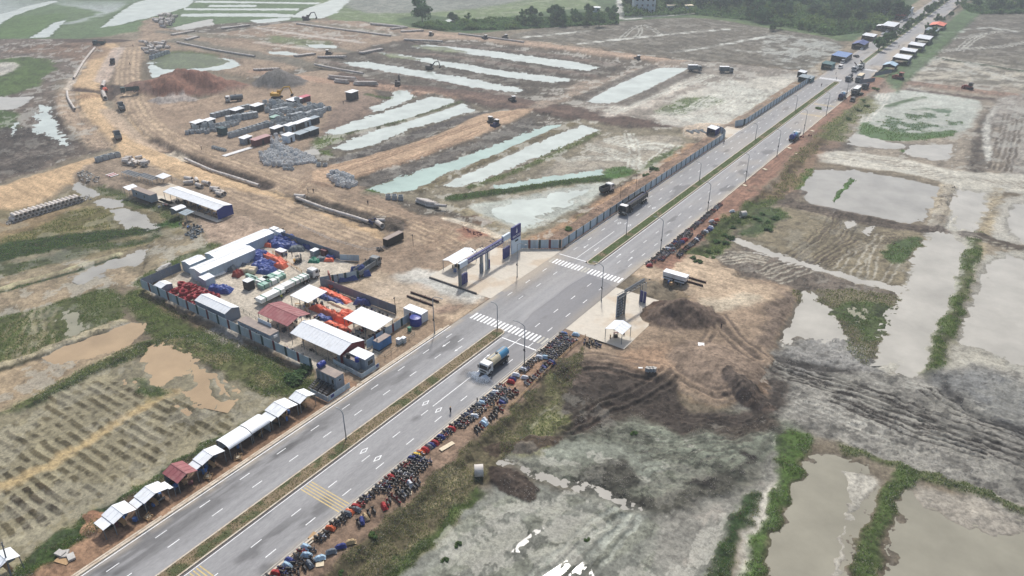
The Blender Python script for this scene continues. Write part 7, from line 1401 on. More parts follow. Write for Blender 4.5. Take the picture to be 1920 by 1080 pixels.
TP = [(520,458,9,5,1.5,0.1,'blue_tarp','wide blue tarpaulin heap left of the brown crates'),(536,452,6,4,1.8,0.5,'blue_tarp','blue tarpaulin heap against the yard fence corner'),(512,452,5,4,1.4,0,'blue_tarp','blue tarpaulin at the head of the longest warehouse'),(546,463,6,4,1.3,0.3,'blue_tarp','blue tarpaulin behind the white topped table box'),(557,468,5,3.5,1.1,0.7,'grey_tarp','grey green tarpaulin at the end of the blue heap'),(505,460,3,3,1.0,0.3,'orange_tarp','small orange cloth on the blue heap'),(551,455,5,2.5,1.6,0.1,'wood','brown wrapped crates behind the blue heap'),(578,464,4,3,1.6,0.2,'blue_tarp','blue wrapped bundle by the long yard fence'),(590,490,3.5,2.5,0.9,0.5,'green_strap','dark green covered crate near the fence stub'),(604,487,3,2.5,0.9,0.5,'grey_tarp','grey covered pile near the fence stub'),(620,484,3,2,1.0,0.4,'blue_tarp','pale blue cloth by the dark red crate'),(617,489,3,1.6,0.8,0.6,'orange_tarp','pinkish cloth by the dark red crate'),
      (484,481,5,6,1.5,0.1,'blue_tarp','blue tarpaulin beside the second warehouse end'),(494,500,6,6,1.6,0.2,'blue_tarp','big crumpled blue tarpaulin in the middle of the yard'),(500,509,5,4,1.2,0.4,'blue_tarp','lower edge of the crumpled blue tarpaulin by the packs'),(508,484,13,2.4,1.0,-0.02,'orange_tarp','long bright orange tarpaulin beside the barrier rail'),(527,500,4,2.5,1.3,0.1,'orange_tarp','orange wrapped bundle at the end of the orange tarpaulin'),(440,492,8,4,1.4,0.4,'grey_tarp','grey tarpaulin heap beside the second warehouse'),(456,487,7,3,1.2,0.5,'grey_tarp','grey tarpaulin strip behind the rolls'),(430,507,4,2.5,1.3,0.5,'grey_tarp','dark grey covered pile by the white sacks'),(412,546,7,3.4,1.6,0.55,'blue_tarp','dark blue wrapped bundle beside the red coils'),(446,517,2.5,2.5,1.6,0.2,'machine_red','red machine cover near the rolls'),(470,470,2.2,1.6,1.3,0.4,'red_coil','small red white box by the orange tarpaulin'),
      (620,592,15,2.2,1.6,-0.02,'orange_tarp','long orange tarpaulin row between the work sheds'),(644,603,5,2.2,1.8,0.0,'orange_tarp','orange wrapped bundle at the road end of the long orange row'),(630,557,11,2.2,1.0,-0.03,'orange_tarp','orange tarpaulin along the blue grey fence'),(618,562,10,2.0,0.9,-0.03,'blue_tarp','blue tarpaulin strip beside the orange one near the fence'),(650,589,4,2.5,1.0,0.5,'orange_tarp','small orange heap left of the large white shelter'),(632,614,9,1.8,1.0,0.0,'orange_tarp','lower orange tarpaulin strip by the biggest white shed'),(608,598,5,2,0.8,0.1,'blue_tarp','dark blue cloth below the long orange row'),(681,568,5,3,1.3,0.4,'blue_tarp','blue covered heap against the blue grey fence'),(634,573,8,1.4,0.5,-0.03,'sand_cover','pale flat sheet stack between the orange rows'),(197,168,5,2.4,1.0,-0.4,'orange_tarp','red and white tarpaulin on the haul road trench'),(652,525,6,2,1.2,0.9,'blue_tarp','purple blue cloth hanging over the pale fence'),(672,513,5,1.6,2.2,0.9,'blue_tarp','purple cloth draped beside the grey dump truck'),(608,545,4,2,0.8,0.2,'orange_tarp','orange cloth in front of the orange excavator'),(686,517,3,1.4,1.6,0.9,'blue_tarp','end fold of the purple cloth at the truck')]
for k,(px,py,sx,sy,h,rz,m,lb) in enumerate(TP): x,y = P(px,py); tarp('tarpaulin',lb,x,y,sx,sy,h,rz,m,k+1,z=0.0)
# posts sticking up along the orange rows
for k in range(14): x,y = P(596+k*4.6,577+k*2.6); tag(MB().box(-0.07,0.07,-0.07,0.07,0,2.2).build('stake','dark_steel',None,(x+(k % 2)*1.4,y,0)),'dark steel stake holding the long orange tarpaulin row','stake','stakes along the orange rows')
# red coils of corrugated pipe
mb = MB()
for j in range(4):
    n = 18
    for i in range(n):
        a0,a1 = 2*math.pi*i/n,2*math.pi*(i+1)/n; mb.cyl((1.0*math.cos(a0),1.0*math.sin(a0),0.14+j*0.24),(1.0*math.cos(a1),1.0*math.sin(a1),0.14+j*0.24),0.14,6,cap=False); mb.cyl((0.72*math.cos(a0),0.72*math.sin(a0),0.14+j*0.24),(0.72*math.cos(a1),0.72*math.sin(a1),0.14+j*0.24),0.14,6,cap=False)
coil = mb.mesh('pipe_coil','red_coil'); k = 0
for i in range(9):
    for j in range(4):
        x = -180.2+i*2.05+rnd.uniform(-.3, .3); y = 94.6+j*2.1+rnd.uniform(-.3, .3)+max(0,i - 5)*0.25
        if x>-166 or (i>6 and j==0): continue
        o = link('pipe_coil',coil,None,(x,y,0.02+(1.0 if rnd.random()<0.35 else 0)),rnd.uniform(0,3)); o.rotation_euler[0] = rnd.uniform(-.25, .25); o.rotation_euler[1] = rnd.uniform(-.2, .2); tag(o,'dark red coil of corrugated pipe in the heap at the left of the compound','pipe coil','red pipe coils')
# rolls, sacks and wrapped packs
for k,(a,b) in enumerate(((463,511),(468,508),(474,513),(477,509),(457,512))): x,y = P(a,b); o = MB().cyl((-0.9,0,0.8),(0.9,0,0.8),0.8,14).build('cable_roll','sand_cover',None,(x,y,0),0.4); tag(o,'beige fabric roll beside the big crumpled blue tarpaulin','roll','beige rolls')
for k in range(12): x,y = P(402+(k % 6)*3.5,516 - (k % 6)*1.2+(k // 6)*4); tag(MB().sphere((0,0,0.4),0.7,0.6,0.5,8,5).build('sack','pack_white',None,(x,y,0.02),k),'white bulk sack beside the tiny white lean-to','sack','white sacks')
def pack(label,px,py,sx,sy,h,z,m='pack_white',straps=True,rz=0.0,world=None):
    x,y = world or P(px,py,z); o = empty('wrapped_pack',(x,y,z),rz,label=label,cat='pack'); nl = max(1,int(h/0.45))
    for i in range(nl): MB().box(-sx/2,sx/2,-sy/2,sy/2,i*h/nl,(i+1)*h/nl - 0.05).build('panel_layer',m,o)
    if straps:
        for t in (-0.3,0.3): MB().box(-sx/2 - 0.03,sx/2+0.03,sy*t - 0.12,sy*t+0.12,0,h+0.03).build('strap','green_strap',o)
fx,fy = P(556,537)
for k in range(4): pack(f'{ordn[k]} white wrapped pack on the loaded trailer, from its rear end',0,0,2.3,2.7,1.1,1.27,'pack_white',k>1,world=(fx,fy - 5.9+k*2.85))
for k, (a, b, hh) in enumerate(((494, 531, 1.5), (507, 526, 1.5), (520, 519, 1.3), (498, 537, 1.3), (511, 531, 1.3), (523, 523, 1.2))): pack(f'green strapped stack of panels number {["one", "two", "three", "four", "five", "six"][k]} beside the loaded trailer'.replace('number ', 'counted '), a, b, 2.2, 3.6, hh, 0, 'pack_green' if k % 2 else 'pack_white')
for k in range(3): pack(f'{["upper", "middle", "lower"][k]} bundle of long grey panels next to the rolls', 472 + k * 7, 521 + k * 5, 4.5, 0.9, 0.8, 0, 'pack_green', False)
pack('white trailer load of long panels parked behind the square shelter',508,556,2.4,8.0,1.2,1.2,'pack_white',True); o = empty('trailer',(*P(508,556),0),UP,label='dark flat trailer carrying long white panels',cat='trailer'); MB().box(-4.5,4.5,-1.2,1.2,0.95,1.17).build('deck','dark_steel',o); wheels(o,(-1.5,-2.8,2.5),2.2,0.48,0.3)
for k,(px,py,w,l) in enumerate(((286,527,5,3.2),(304,513,4,3.0))):
    for j in range(4): x,y = P(px+j*3,py - j*2); tag(MB().box(-w/8,w/8,-l/2,l/2,0,0.3+0.5*k).build('concrete_slab','concrete',None,(x,y,0.8+0.1*j),0.02),'grey slab in the stacked pile behind the small corner shed','slab',f'slabs in the corner pile {k}')
# clutter under the sheds: benches, boxes and drums
cl_m = ['dark_steel','black','machine_dark','cv_grey','container_red','wood','truck_dark','cv_blue']
def clutter(x0,x1,y0,y1,n,place,z=0.0,hmax=1.2,smin=0.3,smax=1.0):
    for k in range(n):
        x,y = rnd.uniform(x0,x1),rnd.uniform(y0,y1); m = rnd.choice(cl_m); t = rnd.random(); a = rnd.uniform(smin,smax)
        if t<0.5: mb = MB(); mb.box(-a/2,a/2,-a*0.4,a*0.4,0.08,rnd.uniform(0.4,hmax),tx=0.02); mb.box(-a/2,a/2,-0.1,0.1,0,0.08); nm,ct = 'crate','crate'
        elif t<0.75: mb = MB(); mb.cyl((0,0,0),(0,0,0.85),0.29,10); mb.cyl((0,0,0.3),(0,0,0.35),0.31,10); mb.cyl((0,0,0.6),(0,0,0.65),0.31,10); nm,ct = 'drum','drum'
        else: mb = MB(); mb.box(-0.7,0.7,-0.2,0.2,0.42,0.48); [mb.box(s - 0.04,s+0.04,-0.15,0.15,0,0.42) for s in (-0.55,0.55)]; nm,ct = 'bench','bench'
        tag(mb.build(nm, m, None, (x, y, z), rnd.uniform(0, 3)), f'{ {"dark_steel": "dark steel", "black": "black", "machine_dark": "dark grey", "cv_grey": "grey", "container_red": "dull red", "wood": "wooden", "truck_dark": "slate coloured", "cv_blue": "blue"}[m]} {nm} {place}', ct, f'clutter {place}'[:60])
clutter(-147,-137,99.6,106,16,'under the dull red work shed'); clutter(-132.8,-117,98,104.8,20,'under the biggest white work shed'); clutter(-147.4,-141.6,110,116,14,'under the square white shelter'); clutter(-149,-136,107.2,109.4,14,'in the strip between the red shed and the square shelter'); clutter(-241,-214,136.8,140.4,26,'under the long blue ended shed',0.1); clutter(-222,-212,124.5,127.5,10,'in the scrap heap below the small grey shelter'); clutter(-128,-124.6,150,159,10,'under the shelter behind the left gateway'); clutter(-71.5,-67.6,143.6,147.6,4,'under the small shelter on the right forecourt'); clutter(-73.5,-67.5,178.4,180.4,8,'in front of the kiosk trailers'); clutter(-240,-233,129,133,6,'beside the small white arched shelter'); clutter(-145.5,-143,118,124,8,'by the orange excavator')
for (a,b,c,d,lb) in ((-114,-110.6,38.8,43,'nearest white vendor shed'),(-113.4,-110.6,44.5,49,'second white vendor shed'),(-114.5,-110.6,51,55,'dark red vendor shed'),(-113.4,-110.8,56,61,'fourth vendor shed'),(-114.3,-111,62.6,72,'arched vendor sheds'),(-114.2,-110.8,74,84,'upper stepped vendor sheds')): clutter(a,b,c,d,7,'under the '+lb)
clutter(-132.6,-118,94.2,95.6,6,'along the path by the compound fence',smax=0.6)
# rebar tables
for k,(px,py,n) in enumerate(((250,334,0),(280,340,1))):
    x,y = P(px,py); o = empty('rebar_rack',(x,y,0.16),0,label=('left' if k==0 else 'right')+' rebar rack with bundles of bars on thin legs',cat='rack')
    for i in range(6):
        for s in (-1,1): MB().box(-0.05,0.05,-0.05,0.05,0,1.6).build('leg','galv',o,(-5+2*i,s*1.6,0))
    for i in range(7): MB().cyl((-5,-1.4+0.45*i,1.7),(5,-1.5+0.5*i,1.75+0.1*(i % 2)),0.12,5).build('bar_bundle','grey_tarp' if i % 2 else 'galv',o)
for k in range(5): tag(MB().box(-0.3,0.3,-1.6,1.6,0,0.15).build('red_plate','cv_red' if k % 2 else 'pack_white',None,(P(206,327)[0]+k*0.8,P(206,327)[1],0.1)),'red and white painted plate laid out left of the rebar racks','plate','red and white plates')
def rubble(poly,n,label,m='concrete',s=0.7):
    pw = np.array([P(*p) for p in poly]); lo,hi = pw.min(0),pw.max(0); mb = MB(); k = 0
    while k<n:
        x,y = rnd.uniform(lo[0],hi[0]),rnd.uniform(lo[1],hi[1])
        if not inside(pw,np.array([x]),np.array([y]))[0]: continue
        k += 1; z = gz(x,y); a = rnd.uniform(0.3,1)*s; vs_ = [(x+rnd.uniform(-a,a),y+rnd.uniform(-a,a),z+rnd.uniform(-0.1,a)) for _ in range(6)]; mb.add(vs_,[(0,1,2),(0,2,3),(0,3,4),(1,2,5),(2,3,5),(3,4,5),(0,1,4),(1,4,5)])
    tag(mb.build('rubble',m),label,'rubble',kind='stuff')
rubble([(144,325),(160,320),(186,334),(182,342),(150,336)],150,'heap of pale broken rubble left of the rebar yard'); rubble([(8,412),(20,405),(30,412),(10,418)],40,'broken concrete at the end of the long pipe stack'); rubble([(140,366),(165,362),(172,370),(150,376)],40,'broken concrete at the pond end of the pipe stack'); rubble([(865,424),(905,438),(900,445),(870,432)],60,'pinkish bricks spilled behind the left gateway','container_red',0.5); rubble([(345,440),(370,420),(385,432),(365,448)],90,'grey scrap heap beside the marsh','grey_tarp',0.8); rubble([(1240,468),(1262,462),(1270,475),(1250,480)],50,'broken stones at the end of the right kerb','concrete',0.5)
x,y = P(22,1085,-0.5); o = empty('leaning_pole',(x,y,ground_z(x,y)),label='leaning dark grey pole at the lower left edge of the picture',cat='pole'); MB().cyl((0,0,-0.3),(-1.2,1.0,6.5),0.16,8,0.1).build('shaft','steel',o); MB().bar((-1.6,0.9,5.8),(-0.6,1.0,6.0),0.1).build('cross_arm','steel',o)
# people
def person_mesh():
    me = bpy.data.meshes.new('p'); V = [(0,0,0.95),(0,0,1.2),(0,0,1.42),(0,0,1.52),(0,0,1.66),(0,0.1,0.9),(0.03,0.12,0.5),(0,0.13,0.08),(0.12,0.13,0.04),(0,-0.1,0.9),(0.03,-0.12,0.5),(0,-0.13,0.08),(0.12,-0.13,0.04),(0,0.2,1.4),(0,0.26,1.12),(0.1,0.25,0.9),(0,-0.2,1.4),(0,-0.26,1.12),(0.1,-0.25,0.9)]
    E_ = [(0,1),(1,2),(2,3),(3,4),(0,5),(5,6),(6,7),(7,8),(0,9),(9,10),(10,11),(11,12),(2,13),(13,14),(14,15),(2,16),(16,17),(17,18)]
    R = [.14, .15, .13, .06, .11, .1, .075, .06, .05, .1, .075, .06, .05, .07, .055, .045, .07, .055, .045]
    me.from_pydata(V,E_,[]); o = bpy.data.objects.new('p',me); C.objects.link(o); md = o.modifiers.new('s','SKIN'); sk = me.skin_vertices[0].data
    for i,r in enumerate(R): sk[i].radius = (r,r)
    sk[0].use_root = True; o.modifiers.new('d','SUBSURF').levels = 1; dg = bpy.context.evaluated_depsgraph_get(); m = bpy.data.meshes.new_from_object(o.evaluated_get(dg)); bpy.data.objects.remove(o); return m
pbase = person_mesh(); PM = {}
for nm,top in (('dark','cloth_dark'),('lime','cloth_lime'),('blue','cloth_blue')):
    m = pbase.copy(); m.materials.clear()
    for q in (top,'cloth_dark','skin'): m.materials.append(MAT[q])
    for f in m.polygons: z = f.center.z; f.material_index = 2 if (z>1.47 or (abs(f.center.y)>0.2 and z<0.98)) else (0 if z>0.93 else 1)
    PM[nm] = m
hat = MB(); hat.sphere((0,0,1.72),0.13,0.12,0.1,10,5); HATS = {c: hat.mesh('helmet',c) for c in ('white_paint','yellow_paint','black')}
for k,(px,py,c,lb) in enumerate(((578,361,'dark','left of two people walking on the dirt yard above the trench'),(588,361,'dark','right of two people walking on the dirt yard above the trench'),(690,384,'dark','person standing alone on the dirt above the light haul road'),(612,204,'dark','person behind the precast yard, left of the tall hut'),(644,195,'dark','person closest to the tall hut behind the yard'),(1540,162,'dark','person crossing the left carriageway before the distant junction'),(1567,140,'dark','person standing in the distant junction'),(1568,149,'dark','person stepping off the distant median'),(1685,89,'dark','person walking on the far right carriageway'),(1692,94,'dark','person by the second far right shop'),(1357,270,'dark','person at the curved end of the hoarding'),(1596,173,'dark','person beside the parked box lorry'),(529,562,'lime','worker in a lime vest beside the loaded trailer'),(244,122,'dark','person walking on the upper haul road'),(250,88,'dark','person at the top of the upper haul road'),(530,482,'dark','left of two workers by the white table box'),(538,483,'blue','right of two workers by the white table box'),(548,481,'dark','worker near the grey green tarpaulin'),(378,280,'dark','person on the track below the precast yard'),(845,775,'dark','person beside the kerb between the motorbike rows'),(1352,655 - 40,'dark','person on the sandy platform') , (895,757,'dark','person in black among the parked motorbikes'))):
    x,y = P(px,py); z = 0.0 if -108<x<-82 else gz(x,y); o = link('person',PM[c],None,(x,y,z),rnd.uniform(0,6.28)); tag(o,lb,'person'); h_ = link('helmet',HATS[['white_paint','yellow_paint','black'][k % 3]],o)
# far shops along the road
def far_shed(lb,px,py,w,l,h,roof,walls='nse',wm='truck_dark',rise=0.5,kind='mono'):
    x,y = P(px,py); shed('roadside_shop',lb,x - w/2,x+w/2,y - l/2,y+l/2,h,rise,'y',roof,walls=walls,wall_mat=wm,cat='shop',kind=kind,z=0.0,ribs=False)
mat('blue_roof',(120,150,196),0.5,0.08); mat('teal_wall',(70,110,112),0.6,0.08)
far_shed('pale blue roofed shop left of the far junction',1577,112,9,16,3.2,'blue_roof'); far_shed('bright blue tarpaulin roofed stall on the far left verge',1612,89,8,14,3.0,'blue_tarp',kind='gable',rise=1.2); far_shed('white roofed stall behind the bright blue one',1629,74,8,12,3.0,'white_sheet'); far_shed('long white roofed shop below the far trees',1668,56,9,22,4.0,'white_sheet'); far_shed('small white stall beside the long white roofed shop',1651,56,6,8,3.2,'white_sheet',kind='gable'); far_shed('red canopy stall on the far left verge',1688,36,7,12,3.2,'cv_red'); far_shed('white narrow building beyond the red canopy',1700,27,6,20,5,'white_sheet',wm='wall_white')
far_shed('white roofed shop nearest the junction on the right',1690,117,9,13,3.4,'white_sheet',wm='navy'); far_shed('second white roofed shop on the far right',1702,104,9,11,3.4,'white_sheet',wm='truck_dark'); far_shed('third white roofed shop on the far right',1717,93,9,12,3.4,'white_sheet',wm='navy'); far_shed('fourth white roofed shop on the far right',1731,80,9,16,3.6,'white_sheet',wm='truck_dark'); far_shed('grey shed beyond the fourth shop on the far right',1746,64,8,14,3.2,'grey_sheet',wm='truck_dark'); far_shed('orange canopy stall under the far right tree',1757,53,10,16,3.0,'orange_tarp',kind='gable',rise=1.0)
far_shed('blue and white tent stall right of the far junction',1668,129,7,9,2.6,'cv_sky',wm='truck_dark',kind='gable',rise=1.2); fence('low_wall',[P(1640,143),P(1672,137)],2.2,3.0,0,['fence_red'],'grey blue metal wall around the tent stall',panel_mat='fence_back',cat='wall'); fence('low_wall',[P(1612,157),P(1640,153)],2.2,3.0,0,['fence_red'],'blue grey metal wall beside the small blue lorry',panel_mat='fence_back',cat='wall')
far_shed('teal walled kiosk at the left of the far junction',1552,128,6,9,3.0,'teal_wall',wm='teal_wall'); far_shed('blue and white kiosk behind the curved hoarding',1336,252,4,5,3.0,'white_sheet',wm='blue_panel'); far_shed('white guard cabin behind the far fence end',1503,145,4,6,3.2,'white_sheet',wm='truck_dark'); far_shed('teal fenced box behind the far fence end',1511,152,7,8,2.4,'grey_sheet',wm='teal_wall')
for k in range(5): culverts([(1290+k*6,248 - (k % 2)*3),(1297+k*6,247)],3,(0.4,2.4,0.5,0.1),'dark slatted formwork laid beside the blue and white kiosk','formwork by the kiosk')
# village houses
def house(lb,px,py,w,d,h,m,roof,rows_,cols_,rz=0.0):
    x,y = P(px,py); o = empty('house',(x,y,-1),rz,label=lb,cat='house'); MB().box(-w/2,w/2,-d/2,d/2,0,h).build('wall',m,o); MB().box(-w/2 - 0.4,w/2+0.4,-d/2 - 0.4,d/2+0.4,h,h+0.5).build('roof',roof,o)
    for i in range(rows_):
        for j in range(cols_):
            u = -w/2+w*(j+0.5)/cols_; v = 1.0+h*i/rows_; f = MB().box(u - 1.0,u+1.0,-d/2 - 0.12,-d/2+0.05,v,v+2.0).build('window','wall_white',o); MB().box(u - 0.8,u+0.8,-d/2 - 0.16,-d/2 - 0.13,v+0.2,v+1.8).build('pane','glass',f)
        for j in range(2): v = 1.0+h*i/rows_; u = -d/4+d/2*j; f = MB().box(w/2 - 0.05,w/2+0.12,u - 0.9,u+0.9,v,v+2.0).build('window','wall_white',o); MB().box(w/2+0.13,w/2+0.16,u - 0.7,u+0.7,v+0.2,v+1.8).build('pane','glass',f)
    return o
house('white two storey house with reddish roof edge among far trees',1206,20,18,14,13,'wall_white','red_sheet',3,4,0.62); house('grey white narrow house farther right among far trees',1338,8,14,12,14,'wall_white','grey_sheet',3,3,0.62); house('dark narrow house beside the grey white one',1352,7,7,10,12,'truck_dark','grey_sheet',3,2,0.62); house('low house with long tan roof among far trees',1274,17,22,8,4,'wall_white','sand_cover',1,5,0.62); house('small white house left among the far shrubs',1116,20,8,6,3.5,'wall_white','white_sheet',1,2,0.5); house('small red roofed house behind the far left shops',1667,26,12,8,5,'wall_white','red_sheet',1,3,0.5)
# ---------------------------------------------------------------- vegetation
def leaf_mat(name,rgb,var=0.35):
    m = mat(name,rgb,0.7,var,0.5,spec=0.2); n = m.node_tree.nodes; l = m.node_tree.links; b = n['Principled BSDF']; t = n.new('ShaderNodeBsdfTranslucent'); x = n.new('ShaderNodeMixShader'); x.inputs[0].default_value = 0.45; l.new(b.inputs['Base Color'].links[0].from_socket,t.inputs[0]); l.new(b.outputs[0],x.inputs[1]); l.new(t.outputs[0],x.inputs[2]); l.new(x.outputs[0],n['Material Output'].inputs[0]); return m
leaf_mat('leaf_dark',(84,112,76)); leaf_mat('leaf_mid',(98,124,78)); leaf_mat('leaf_light',(100,120,68)); leaf_mat('grass_green',(98,122,60)); leaf_mat('grass_dry',(176,170,132)); leaf_mat('grass_olive',(132,134,92)); mat('straw',(206,202,182),0.8,0.15); mat('bark',(96,82,68),0.9,0.2); mat('clod',(146,141,133),0.9,0.3,0.7); mat('clod_brown',(120,102,90),0.95,0.3,0.7)
def np_mesh(name,V,Fc,mats,mi=None):
    me = bpy.data.meshes.new(name); V = np.asarray(V,np.float32); Fc = np.asarray(Fc,np.int32); k = Fc.shape[1]
    me.vertices.add(len(V)); me.vertices.foreach_set('co',V.ravel()); me.loops.add(Fc.size); me.loops.foreach_set('vertex_index',Fc.ravel()); me.polygons.add(len(Fc)); me.polygons.foreach_set('loop_start',np.arange(0,Fc.size,k,dtype=np.int32)); me.polygons.foreach_set('loop_total',np.full(len(Fc),k,np.int32))
    for m in mats: me.materials.append(MAT[m])
    if mi is not None: me.polygons.foreach_set('material_index',np.asarray(mi,np.int32))
    me.update(calc_edges=True); return me
ng = np.random.default_rng(4)
def crown_mesh(R,Hh,nclump,nleaf,leaf,mats,seed):
    g = np.random.default_rng(seed); V = []; M = []
    for c in range(nclump):
        a = g.uniform(0,2*np.pi); e = g.uniform(-0.5,1.0); rad = g.uniform(0.35,0.85); ctr = np.array([R*rad*np.cos(a)*np.sqrt(max(0.1,1 - e*e*0.6)),R*rad*np.sin(a)*np.sqrt(max(0.1,1 - e*e*0.6)),Hh*(0.55+0.42*e)]); cr = R*g.uniform(0.28,0.5)
        d = g.normal(size=(nleaf,3)); d /= np.linalg.norm(d,axis=1)[:, None]; p = ctr+d*cr*g.uniform(0.6,1.05,(nleaf,1))*np.array([1,1,0.75]); t = g.normal(size=(nleaf,3)); t /= np.linalg.norm(t,axis=1)[:, None]; b = np.cross(d+0.5*g.normal(size=(nleaf,3)),t); b /= np.linalg.norm(b,axis=1)[:, None]+1e-6; s = leaf*g.uniform(0.6,1.4,(nleaf,1))
        V.append(np.stack([p - t*s,p+b*s*0.6,p+t*s,p - b*s*0.6],1)); M.append(np.full(nleaf,g.integers(0,len(mats))))
    V = np.concatenate(V); n = len(V); return np_mesh('crown',V.reshape(-1,3),np.arange(n*4).reshape(-1,4),mats,np.concatenate(M))
def trunk_mesh(h,r,seed):
    q = random.Random(seed); mb = MB(); mb.cyl((0,0,-0.3),(0,0,h*0.55),r,7,r*0.6)
    for k in range(4): a = k*1.6+q.random(); mb.cyl((0,0,h*(0.4+0.04*k)),(math.cos(a)*h*0.25,math.sin(a)*h*0.25,h*0.75),r*0.4,5,r*0.12)
    return mb.mesh('trunk','bark')
TREES = [(crown_mesh(4.0,9,16,70,0.55,['leaf_dark','leaf_mid'],1),trunk_mesh(9,0.3,1)),(crown_mesh(3.2,7,13,70,0.5,['leaf_dark','leaf_mid','leaf_light'],2),trunk_mesh(7,0.24,2)),(crown_mesh(5.0,11,20,70,0.65,['leaf_dark'],3),trunk_mesh(11,0.35,3)),(crown_mesh(2.4,6,10,60,0.4,['leaf_mid','leaf_light'],4),trunk_mesh(6,0.18,4))]
def tree(px,py,kind,s,lb,gp,world=None):
    x,y = world or P(px,py,-0.5); z = 0.1 if -97<x<-93 else gz(x,y); o = empty('tree',(x,y,z - 0.1),rnd.uniform(0,6.28),label=lb,cat='tree',group=gp); o.scale = (s,s,s*rnd.uniform(0.85,1.15)); link('crown',TREES[kind][0],o); link('trunk',TREES[kind][1],o)
SH = [crown_mesh(1.6,2.2,9,45,0.32,['leaf_mid','leaf_light'],11),crown_mesh(2.2,2.6,11,45,0.4,['leaf_dark','leaf_mid'],12)]
def bush(px,py,k,s,lb,gp=None,z=-0.6):
    x,y = P(px,py,z); o = link('bush',SH[k],None,(x,y,gz(x,y) - 0.5*s),rnd.uniform(0,6)); o.scale = (s,s,s*0.6); tag(o,lb,'bush',gp)
tree(792,42,2,1.5,'big dark round tree standing alone left in the far grass',None); tree(849,42,0,1.0,'smaller dark tree right of the big lone tree',None); tree(877,38,3,1.2,'slim pale tree in the far grass right of the lone trees',None); tree(1048,44,2,1.2,'taller tree rising above the far shrub belt',None)
for k in range(46): tree(rnd.uniform(960,1158),rnd.uniform(27,50),rnd.choice((1,1,3,0)),rnd.uniform(0.7,1.1),'leafy tree in the far shrub belt left of the village lane','trees of the far shrub belt')
for k in range(80): tree(rnd.uniform(1170,1440),rnd.uniform(-14,21),rnd.choice((0,2,1)),rnd.uniform(1.0,1.8),'dark tree around the village houses','trees around the village houses')
for k in range(110): tree(rnd.uniform(1400,1690),rnd.uniform(-16,42),rnd.choice((0,1,1,2)),rnd.uniform(1.0,1.8),'green tree in the wood left of the far road','trees of the wood left of the far road')
for k in range(26): tree(rnd.uniform(1440,1640),rnd.uniform(44,60),rnd.choice((1,3)),rnd.uniform(0.7,1.0),'low bushy tree at the edge of the wood above the ploughed field','low trees at the wood edge')
for k in range(30): tree(rnd.uniform(1815,1960),rnd.uniform(0,22),rnd.choice((0,1,3)),rnd.uniform(0.7,1.1),'tree in the dark belt at the upper right corner','trees at the upper right corner')
for k in range(26): y = 560+k*12.5+rnd.uniform(-3,3); tree(0,0,rnd.choice((1,3,0)),rnd.uniform(0.6,0.95),'tree planted in the far median strip','trees planted in the far median',(-95.35+rnd.uniform(-.6, .6),y))
for k,(px,py) in enumerate(((1758,44),(1752,62),(1735,58),(1768,40),(1783,30),(1795,12),(1810,0),(1805,8),(1745,70))): tree(px,py,rnd.choice((1,3)),rnd.uniform(0.7,1.1),'tree on the right verge of the far road','trees on the right verge of the far road')
for k, (px, py, kk, s) in enumerate(((1226, 318, 1, 1.0), (1211, 327, 0, 1.0), (1065, 432, 0, 1.0))): bush(px, py, kk, s, f'{["larger round", "smaller round", "low"][k]} bush behind the roadside hoarding', None, -0.3)
gbu = 'bushes on the far right verge slope'
for px,py in ((1375,425),(1360,440),(1345,452),(1330,470),(1320,480),(1345,470),(1360,455),(1385,415),(1405,405),(1300,488),(1310,495),(1420,410),(1440,415),(1430,400),(1372,445),(1338,482),(1440,430),(1455,408)): bush(px,py,rnd.choice((0,1)),rnd.uniform(0.45,0.85),'green bush on the slope beside the far parked motorbikes',gbu)
for px,py in ((1190,812),(1100,1010),(700,1010),(640,1075),(860,1020),(835,1050)): bush(px,py,0,rnd.uniform(0.35,0.55),'small green shrub on the pale mud flat in the foreground','small shrubs on the mud flat',-0.9)
for px,py in ((566,700),(575,690),(556,712),(548,705)): bush(px,py,1,0.8,'dark shrub on the bank below the compound fence corner','shrubs below the compound corner',-0.3)
for px,py in ((1625,197),(1535,205),(1640,168),(1618,190),(1608,205),(1590,222)): bush(px,py,0,rnd.uniform(0.8,1.3),'shrub on the verge bank below the parked box lorry','shrubs below the box lorry',-0.4)
def undergrowth(poly,n,label,h):
    pw = np.array([P(*p,-0.5) for p in poly]); lo,hi = pw.min(0),pw.max(0); x = ng.uniform(lo[0],hi[0],n*4); y = ng.uniform(lo[1],hi[1],n*4); k = inside(pw,x,y); x,y = x[k][:n],y[k][:n]; q = fbm(x,y,9,3,91); z = -1+h*np.clip((q - 0.35)*3,0,1.2)*ng.uniform(0.2,1.0,len(x)); s = ng.uniform(0.6,1.5,(len(x),1)); t = ng.normal(size=(len(x),3)); t /= np.linalg.norm(t,axis=1)[:, None]; b = np.cross(t,ng.normal(size=(len(x),3))); b /= np.linalg.norm(b,axis=1)[:, None]; c = np.stack([x,y,z],1); V = np.stack([c - t*s,c+b*s*.7,c+t*s,c - b*s*.7],1)
    tag(link('undergrowth',np_mesh('undergrowth',V.reshape(-1,3),np.arange(len(x)*4).reshape(-1,4),['leaf_dark','leaf_mid','leaf_light'],np.clip((q*3).astype(int),0,2))),label,'undergrowth',kind='stuff')
undergrowth([(1165,-10),(1420,-14),(1700,-16),(1690,30),(1640,58),(1560,66),(1430,40),(1300,26),(1172,30)],52000,'dense green undergrowth of the far wood and village',6.0); undergrowth([(770,48),(860,40),(960,34),(1160,26),(1160,44),(960,54),(820,56)],16000,'green scrub along the far grass edge',3.5); undergrowth([(1800,10),(1960,0),(1960,24),(1820,26)],9000,'green scrub in the upper right corner',4.0)
